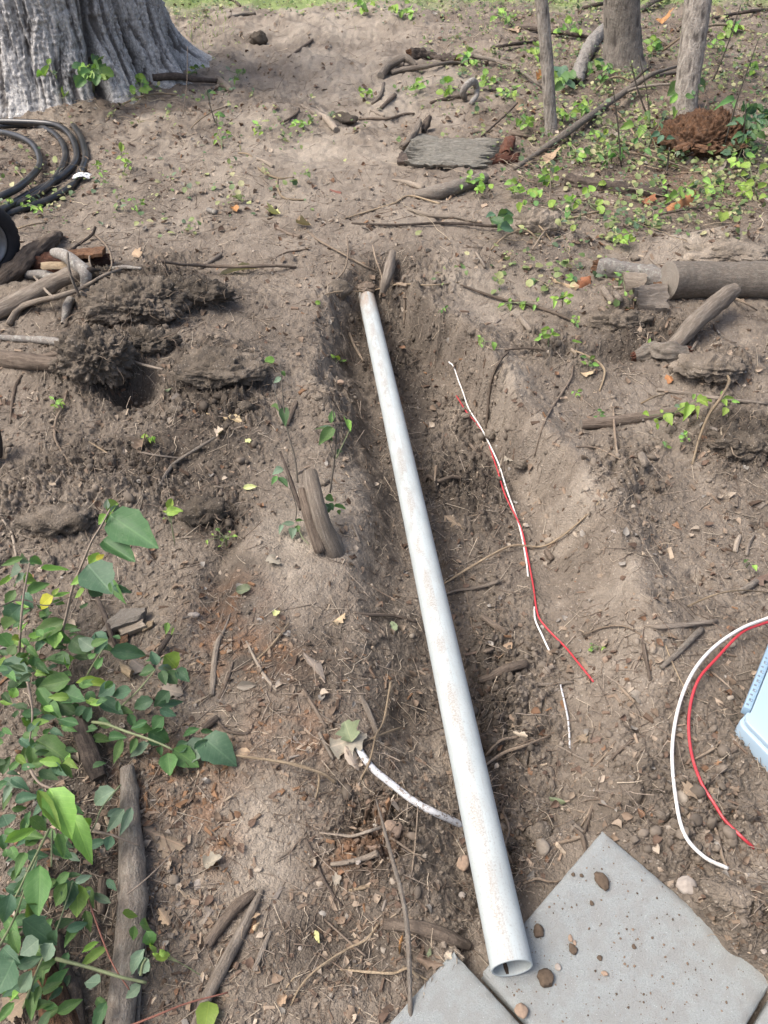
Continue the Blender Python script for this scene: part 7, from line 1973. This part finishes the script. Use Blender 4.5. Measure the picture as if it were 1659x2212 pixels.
plant(1440, 920, 'spray of glossy spotted yellow-green leaves growing over the long pole', [(1402, 898, 1385, 892, 'k', .7), (1412, 905, 1424, 918, 'k', .6), (1418, 915, 1420, 928, 'k', .6), (1430, 892, 1428, 882, 'k', .8), (1438, 892, 1452, 916, 'k', .8), (1470, 870, 1486, 898, 'k', .8), (1490, 872, 1478, 905, 'k', .7), (1500, 878, 1508, 900, 'k', .6), (1505, 868, 1540, 862, 'k', .75), (1515, 860, 1530, 878, 'k', .8), (1498, 862, 1500, 845, 'l', .5), (1468, 880, 1455, 876, 'g', .7)], .09, mat='yleaf')
plant(1575, 905, 'smaller leaf spray right of the whip-like root', [(1562, 860, 1584, 862, 'k', .5), (1562, 862, 1570, 878, 'k', .7), (1558, 855, 1560, 845, 'l', .6), (1570, 880, 1562, 897, 'k', .9), (1580, 866, 1598, 870, 'l', .5)], .08)
plant(1475, 950, 'spindly pale sprig hanging below the spotted leaf spray', auto(1478, 945, 16, 7, 13, 'gll', 26), .04)
plant(1438, 955, 'single green leaf under the long pole', auto(1436, 958, 8, 3, 14, 'mll', 27), .02)
plant(1610, 1225, 'pair of small green leaves near the right edge', [(1628, 1220, 1634, 1232, 'k', .9), (1608, 1215, 1616, 1205, 'm', .7)], .03)
plant(1290, 1405, 'tuft of tiny green leaves above the orange-tan pebble', auto(1290, 1402, 18, 7, 11, 'lkm', 29), .015)
plant(490, 1180, 'thin wiry weed over the gully behind the bright seedling', auto(478, 1160, 32, 12, 11, 'klm', 30), .05)
plant(345, 1350, 'pair of bright leaves beside the wood blocks', [(362, 1345, 358, 1372, 'l', .5), (375, 1355, 370, 1372, 'l', .4)], .05)
plant(450, 2125 - 10, 'bright leaves under the wilting grey-green leaves at bottom left', auto(345, 2060, 16, 6, 17, 'kkl', 31), .04)
plant(430, 120, 'plant', [(0, 0, 1, 1, 'l')], 0) if False else None
# leafy plants at the foot of the big trunk
plant(203, 205, 'dark green lobed-leaf plant growing against the foot of the big trunk', auto(205, 155, 34, 22, 26, 'mmdl', 33), .28, cat='plant', name='plant', wk=.85, kind='round')
plant(110, 190, 'spindly climbing sprig with yellow-green leaves in front of the big trunk', [(98, 95, 92, 78, 'k'), (105, 96, 120, 88, 'k'), (112, 96, 136, 95, 'k'), (104, 98, 100, 104, 'k'), (104, 140, 108, 122, 'l'), (96, 165, 108, 145, 'l'), (80, 166, 100, 160, 'l', .8), (115, 160, 125, 150, 'g'), (120, 162, 122, 168, 'l')], .38, cat='plant', name='plant', mat='yleaf')
plant(305, 208, 'pale yellow-green leaves at the foot of the big trunk near the dark branch', auto(306, 190, 26, 9, 20, 'kkll', 35), .08, cat='plant', name='plant', kind='round', wk=.9)
plant(366, 150, 'yellow-green leaves tucked in the fold of the big trunk', auto(365, 132, 12, 6, 18, 'kll', 36), .14, cat='plant', name='plant', kind='round', wk=.8)
plant(143, 212, 'single curled bright leaf at the foot of the big trunk', [(138, 212, 146, 188, 'k', .6), (98, 218, 104, 212, 'm')], .05, cat='plant', name='plant')
plant(425, 160, 'weed at the end of the root flare of the big trunk', auto(425, 150, 16, 6, 14, 'lkm', 38), .06)
plant(515, 165, 'weed right of the big root flare beside the path', auto(512, 158, 20, 8, 14, 'mlg', 39), .06)
plant(445, 195, 'dark seedling leaning over the dark crooked branch', auto(450, 205, 10, 4, 15, 'mbd', 40), .12)
plant(465, 270, 'seedling with two dark leaves in the litter right of the big tree', auto(466, 248, 7, 4, 15, 'mdl', 41), .1)
# leaves right top
plant(1075, 500, 'dark green lobed plant left of the vine-wrapped hump', auto(1078, 478, 22, 9, 30, 'bbmd', 42), .10, cat='plant', name='plant', wk=.9)
plant(1330, 150, 'green leafy weed at the foot of the stout tree', auto(1300, 150, 26, 18, 20, 'mmlb', 43), .10, cat='plant', name='plant')
plant(1220, 165, 'green plant behind the peeling pale log', auto(1222, 165, 24, 14, 24, 'lmb', 44), .10, cat='plant', name='plant', kind='round', wk=.85)
plant(1395, 330, 'dark-stemmed plant with oval green leaves left of the orange stump', [(1370, 268, 1340, 276, 'l'), (1378, 262, 1400, 250, 'l'), (1392, 270, 1380, 300, 'l'), (1368, 312, 1378, 298, 'm'), (1424, 286, 1404, 298, 'b'), (1430, 262, 1436, 252, 'b'), (1430, 280, 1424, 266, 'b'), (1432, 292, 1420, 312, 'b'), (1392, 322, 1408, 334, 'm'), (1420, 330, 1448, 326, 'd'), (1425, 338, 1440, 350, 'd'), (1410, 276, 1414, 265, 'k', .8), (1446, 225, 1462, 205, 'l'), (1456, 258, 1460, 238, 'l'), (1395, 240, 1404, 258, 'm'), (1440, 300, 1462, 296, 'b')], .14, cat='plant', name='plant')
plant(1470, 200, 'broad-leaved green plant in front of the flaking tree', [(1470, 183, 1440, 210, 'm', .9), (1490, 186, 1472, 200, 'm', .9), (1505, 180, 1530, 188, 'm', .8), (1508, 190, 1498, 176, 'm', .8), (1512, 188, 1520, 200, 'd', .8), (1480, 208, 1500, 212, 'm', .9), (1500, 205, 1495, 195, 'd')], .15, cat='plant', name='plant', wk=.8)
plant(1545, 230, 'two large oval leaves hanging over the top of the orange stump', [(1590, 215, 1550, 228, 'm', .55), (1580, 222, 1590, 232, 'm', .7)], .22, cat='plant', name='plant')
plant(1625, 320, 'dense dark green leafy shoot at the right edge beside the orange stump', auto(1625, 262, 38, 46, 24, 'bbdmd', 45) , .20, cat='plant', name='plant')
plant(1600, 330, 'lower dark green leaves of the right-edge thicket', auto(1605, 318, 38, 20, 20, 'bmdl', 46), .09, cat='plant', name='plant')
plant(1420, 440, 'creeping vine with a chain of bright oval leaves below the orange stump', [(1432, 400, 1440, 388, 'k'), (1445, 425, 1430, 420, 'l'), (1466, 418, 1440, 432, 'l', .6), (1478, 405, 1462, 415, 'l', .7), (1474, 430, 1468, 408, 'l', .7), (1496, 425, 1484, 408, 'l', .8), (1518, 388, 1536, 400, 'l', .7), (1530, 398, 1532, 425, 'k', .75), (1506, 396, 1486, 402, 'l', .6), (1465, 440, 1460, 458, 'm', .7), (1440, 410, 1428, 402, 'l'), (1545, 418, 1530, 408, 'l', .6), (1500, 430, 1512, 420, 'l', .7), (1556, 392, 1562, 410, 'l', .6), (1420, 462, 1412, 476, 'l', .7), (1430, 452, 1425, 470, 'l', .6), (1372, 480, 1376, 468, 'l', .8), (1378, 495, 1370, 478, 'b', .7), (1320, 495, 1342, 500, 'b', .6)], .05, cat='vine', name='creeping_vine')
plant(1640, 430, 'bright yellow-green vine leaves at the right edge', [(1620, 360, 1596, 352, 'k', .8), (1600, 380, 1618, 372, 'k', .8), (1630, 395, 1606, 400, 'k', .8), (1612, 402, 1625, 418, 'k', .7), (1640, 368, 1660, 362, 'k', .8), (1598, 395, 1608, 420, 'k', .7), (1636, 410, 1655, 400, 'k', .8), (1588, 398, 1600, 390, 'l'), (1655, 420, 1640, 428, 'k', .8), (1590, 425, 1600, 412, 'k', .7), (1622, 430, 1610, 412, 'k', .7)], .10, cat='vine', name='creeping_vine', mat='yleaf')
plant(1590, 360, 'bright leaf cluster above the right-edge vine', [(1590, 348, 1570, 345, 'k', .9), (1592, 350, 1598, 362, 'k', .8), (1586, 352, 1578, 364, 'k', .8), (1580, 338, 1592, 330, 'l')], .12, cat='vine', name='creeping_vine')
plant(1320, 350, 'star-leaved green weed in the litter left of the orange stump', auto(1320, 338, 24, 14, 24, 'mlm', 47), .07, cat='plant', name='plant', wk=.35, kind='lance')
plant(1300, 460, 'yellow round leaves of ground ivy near the dark rotting log', [(1270, 408, 1258, 420, 'k', 1), (1282, 415, 1276, 400, 'k', 1), (1300, 430, 1290, 445, 'k', 1), (1292, 445, 1302, 462, 'k', .9), (1190, 432, 1194, 448, 'k', 1), (1128, 440, 1124, 462, 'k', .8), (1240, 485, 1236, 500, 'k', .8), (1292, 398, 1310, 396, 'k', .7)], .05, cat='plant', name='plant', kind='round', mat='yleaf')
plant(1560, 480, 'round scalloped yellow leaf right of the creeping vine', [(1562, 462, 1558, 486, 'k', 1)], .05, cat='plant', name='plant', kind='round', mat='yleaf')
for i, (a, b, lb) in enumerate([(1100, 200, 'small yellow-green plant left of the sapling foot'), (1140, 260, 'ground plant behind the curved brown stick'), (1215, 250, 'leafy weed right of the sapling foot'),
        (1265, 235, 'yellow leaf sprig above the long bent branch'), (1160, 110, 'weed left of the sapling halfway up the view'), (1230, 60, 'low weed left of the stout tree'), (1090, 40, 'weed at the top of the ground cover'),
        (1415, 95, 'weed between the stout tree and the flaking one'), (1550, 100, 'yellow-green weed right of the flaking tree'), (1620, 150, 'weed at the right edge under the level branch'), (1580, 60, 'pale weed at the top right corner'),
        (1040, 400, 'pale weed right of the mossy branch'), (1110, 400, 'yellow-green weed under the end of the long bent branch'), (1180, 380, 'small weed below the sapling'), (1240, 330, 'yellow leaf pair left of the star-leaved weed'),
        (1290, 300, 'yellow-green leaves in the litter under the long bent branch'), (1150, 420, 'yellow weed left of the dark rotting log'), (1230, 440, 'round-leaved weed under the dark rotting log'), (1010, 130, 'weed beyond the forked root'),
        (960, 190, 'weed in front of the forked root'), (905, 180, 'low weed left of the looping root'), (1350, 510, 'small weed beside the clay mound'), (870, 20, 'bright weed at the top edge right of the path'), (790, 12, 'bright weed at the top edge in the middle'),
        (1010, 390, 'tiny weed above the mossy branch end'), (1215, 640, 'leaf'), (1050, 170, 'weed right of the looping root'), (1180, 480, 'pale weed beside the vine-wrapped hump')]):
    if lb == 'leaf': continue
    plant(a, b + 10, lb, auto(a, b, 20, 9, 17, 'kkllm', 60 + i), .06, mat='yleaf' if i % 2 else 'leaf', kind='round' if i % 3 else 'ovate', wk=.8)

# ------------------------------------------------------------------ fallen leaves, each a thing
D_TAN = (.50, .38, .24); D_BR = (.20, .145, .105); D_GR = (.27, .235, .19); D_OR = (.36, .17, .07); D_PALE = (.55, .47, .36); D_RED = (.22, .10, .065); D_GREEN = (.20, .24, .14); D_YEL = (.55, .56, .25)
def dead_leaf(u0, v0, u1, v1, w, col, label, kind='oak', h=.008, var=None, mat='dry', roll=0.0):
    P0 = at(u0, v0, h); P1 = at(u1, v1, h)
    Lp = math.hypot(u1 - u0, v1 - v0) * pxm(P0)
    if (P1 - P0).length > 1.25 * Lp:
        dd = (P1 - P0).normalized() * 1.15 * Lp; P1 = P0 + dd; P1.z = max(P1.z, P0.z) + Lp * (.25 if v1 < v0 else 0)
    o = put_leaf(P0, P1, w * pxm(P0), mat, kind, None, col, face=Vector((rnd.gauss(0, .12), -.25 + rnd.gauss(0, .12), 1)), name='fallen_leaf', var=var, roll=roll)
    return tag(o, label, 'leaf', 'fallen leaves')
DL = [(445, 892, 530, 912, 34, D_TAN, 'large curled tan dead leaf in front of the soil mound', 'oak'), (655, 1408, 702, 1474, 42, D_GR, 'big flat grey-brown oval leaf lying on bare soil left of the pipe', 'ovate'),
      (468, 940, 484, 928, 26, D_PALE, 'small ragged tan leaf at the tip of the grey stick', 'maple'), (712, 1614, 792, 1586, 60, D_GR, 'upper curled grey-brown leaf of the cluster over the conduit', 'oak'), (760, 1604, 745, 1560, 44, D_GREEN, 'grey-green wilted leaf behind the curled cluster', 'maple'),
      (745, 1610, 775, 1665, 26, D_PALE, 'hanging tan leaf at the start of the conduit', 'lance'), (505, 1640, 540, 1622, 34, D_TAN, 'pale cream folded leaf right of the shrub tip', 'round'), (960, 1112, 1000, 1140, 28, D_BR, 'brown oak leaf on the trench floor', 'oak'),
      (580, 1200, 605, 1220, 26, D_GR, 'torn grey-tan leaf left of the twin-stemmed stump', 'maple'), (722, 1345, 745, 1325, 20, D_TAN, 'little crumpled tan leaf left of the pipe', 'oak'), (1105, 1388, 1075, 1425, 22, D_TAN, 'yellowish leaf among roots right of the pipe', 'lance'),
      (1372, 1490, 1380, 1520, 22, D_GR, 'triangular pale leaf right of the short buff stick', 'maple'), (1500, 1700, 1480, 1715, 36, D_BR, 'brown crumpled leaf between the two cables', 'maple'), (1250, 1588, 1270, 1602, 20, D_BR, 'brown curled leaf right of the muddy wire stub', 'oak'),
      (1275, 1605, 1300, 1592, 14, D_BR, 'second brown curled leaf right of the muddy wire stub', 'oak'), (1108, 1580, 1140, 1590, 16, D_PALE, 'crumbled pale leaf on the soil right of the pipe', 'oak'), (1185, 1722, 1222, 1735, 14, D_GREEN, 'slim green fallen leaf above the paver tip', 'lance'),
      (1090, 985, 1122, 1000, 18, D_GR, 'dusty grey leaf left of the wire bend', 'oak'), (505, 448, 520, 470, 20, D_OR, 'orange-brown leaf on the far soil left of the path', 'round'), (582, 460, 615, 468, 16, D_YEL, 'pale yellow-green leaf right of the orange-brown one', 'maple'),
      (712, 408, 745, 418, 18, D_RED, 'pinkish-brown curled leaf in the middle distance', 'oak'), (300, 556, 280, 545, 22, D_TAN, 'small tan leaf behind the broad root clump', 'maple'), (640, 482, 672, 490, 16, D_TAN, 'crumbled tan leaf above the long thin branch', 'maple'),
      (672, 510, 715, 520, 18, D_GR, 'grey crumpled leaf above the trench head on the left', 'oak'), (560, 578, 470, 590, 14, D_PALE, 'flattened pale leaf under the long thin branch', 'lance'), (1245, 620, 1285, 600, 30, D_OR, 'curled orange-brown leaf left of the weathered log', 'oak'),
      (1190, 600, 1250, 625, 18, D_TAN, 'long tan leaf on the bank left of the curled orange one', 'lance'), (1075, 565, 1105, 545, 20, D_TAN, 'tan oak leaf on the bank right of the trench head', 'oak'), (1180, 352, 1215, 320, 30, D_TAN, 'large upright tan leaf right of the sapling foot', 'maple'),
      (1320, 296, 1360, 310, 26, D_GR, 'pale grey dead leaf in the litter left of the green oval leaves', 'round'), (1265, 330, 1285, 312, 22, D_GR, 'round greyish leaf under the long bent branch', 'round'), (1440, 455, 1530, 425, 34, D_OR, 'long pinkish oak leaf under the creeping vine', 'oak'),
      (1390, 440, 1420, 425, 26, D_OR, 'brown pointed leaf left of the long pinkish one', 'maple'), (1430, 50, 1460, 25, 30, D_OR, 'big orange-brown curled leaf between the two right-hand trees', 'maple'), (1550, 42, 1578, 34, 22, D_TAN, 'tan maple leaf near the top right corner', 'maple'),
      (1115, 240, 1145, 230, 20, D_TAN, 'tan leaf resting beside the sapling trunk', 'maple'), (1160, 175, 1185, 168, 20, D_OR, 'orange leaf left of the sapling', 'maple'), (1100, 60, 1128, 72, 22, D_TAN, 'tan leaf in the undergrowth at the top', 'oak'),
      (1505, 330, 1520, 300, 20, D_RED, 'twisted reddish leaf hanging before the orange stump', 'oak'), (1545, 375, 1570, 350, 18, D_GR, 'curled grey leaf in the litter below the orange stump', 'lance'), (1480, 355, 1500, 335, 18, D_GR, 'second curled grey leaf below the orange stump', 'lance'),
      (1620, 1255, 1660, 1240, 30, D_BR, 'brown crumpled leaf at the right edge beside the grey stub', 'oak'), (1255, 808, 1285, 800, 22, D_TAN, 'tan square-ish leaf on the bank right of the arched root', 'maple'), (1440, 808, 1450, 830, 16, D_OR, 'amber leaf bit under the rotten hollow chunk', 'round'),
      (180, 1700, 150, 1790, 40, D_TAN, 'x', 'oak'), (310, 1790, 400, 1830, 70, D_BR, 'large brown curled oak leaf right of the long smooth log', 'oak'), (395, 1560 - 62, 340, 1485, 30, D_GR, 'grey dead leaf under the shrub tips', 'oak'),
      (510, 1555 - 70, 555, 1478, 20, D_GR, 'curled grey leaf right of the pale tapering stick', 'lance'), (440, 1870, 480, 1852, 32, D_GR, 'grey triangular leaf above the smooth pale pebble', 'maple'), (342, 1962, 366, 1998, 22, D_TAN, 'tan bark-like flake right of the thin straight branch', 'oak'),
      (548, 2010, 560, 1992, 14, D_TAN, 'tan leaf tip beside the smooth tapering stick', 'ovate'), (680, 2010, 690, 2038, 14, D_YEL, 'small cream upright leaf on the bare soil at bottom centre', 'ovate'), (720, 1905, 738, 1895, 24, D_GR, 'grey-pink leaf by the dark thin twig', 'maple'),
      (845, 1725, 862, 1755, 16, D_PALE, 'pale wood-like leaf shred under the conduit', 'lance'), (820, 1830, 790, 1828, 16, D_BR, 'brown leaf bit by the pale frayed stick', 'oak'), (1130, 1330 - 60, 1150, 1275, 14, D_GR, 'x', 'oak'),
      (845, 1342, 855, 1365, 18, D_GREEN, 'grey-green leaf left of the pipe', 'round'), (525, 1060 - 5, 555, 1052, 14, D_YEL, 'small pale yellow leaf on the slope above the gully', 'ovate'), (510, 1278, 542, 1270, 22, D_GREEN, 'grey-green leaf lying in the gully', 'round'),
      (590, 1330, 605, 1322, 16, D_YEL, 'yellow-green leaf bit right of the gully', 'maple'), (355, 842, 372, 838, 10, D_GREEN, 'tiny pale green leaf on the dark soil', 'ovate'), (540, 948, 530, 955, 12, D_YEL, 'small pale green leaf right of the small ragged one', 'maple'),
      (1105, 1225 - 35, 1130, 1170, 12, D_GR, 'x', 'oak'), (310, 950, 300, 990, 32, D_BR, 'dark curled leaves beside the thin pale stem at left', 'oak'), (285, 1425, 320, 1452, 50, D_GR, 'large grey dead leaf under the shrub', 'oak'),
      (900, 2070, 960, 2085, 26, D_BR, 'brown flat leaf left of the lower paver', 'oak'), (925, 2050 + 5, 935, 2062, 16, D_GREEN, 'small green scrap of leaf by the lower paver', 'maple'), (962, 2058, 975, 2072, 16, D_PALE, 'pale leaf scrap by the lower paver', 'maple'),
      (870, 2018, 862, 2062, 10, D_OR, 'amber spiky leaf left of the upright twig', 'lance'), (925, 2190, 938, 2170, 26, D_YEL, 'yellowish leaf at the left side of the lower paver', 'maple'), (750, 2200, 765, 2175, 20, D_BR, 'brown leaf at the bottom edge left of the upright twig', 'oak'),
      (600, 2170, 620, 2150, 18, D_TAN, 'tan leaf near the bottom below the knob-ended twig', 'maple'), (30, 1790, 20, 1880, 30, D_TAN, 'x', 'oak'), (10, 2190, 60, 2150, 60, D_BR, 'large brown leaf in the bottom left corner', 'maple'),
      (540, 1980, 562, 1975, 14, D_TAN, 'tan bark flake by the tapering stick', 'maple'), (700, 1955, 735, 1972, 16, D_BR, 'x', 'oak')]
for l in DL:
    if l[6] == 'x':
        continue
    dead_leaf(*l, h=.03 if 'cluster' in l[6] or 'hanging' in l[6] else .01)
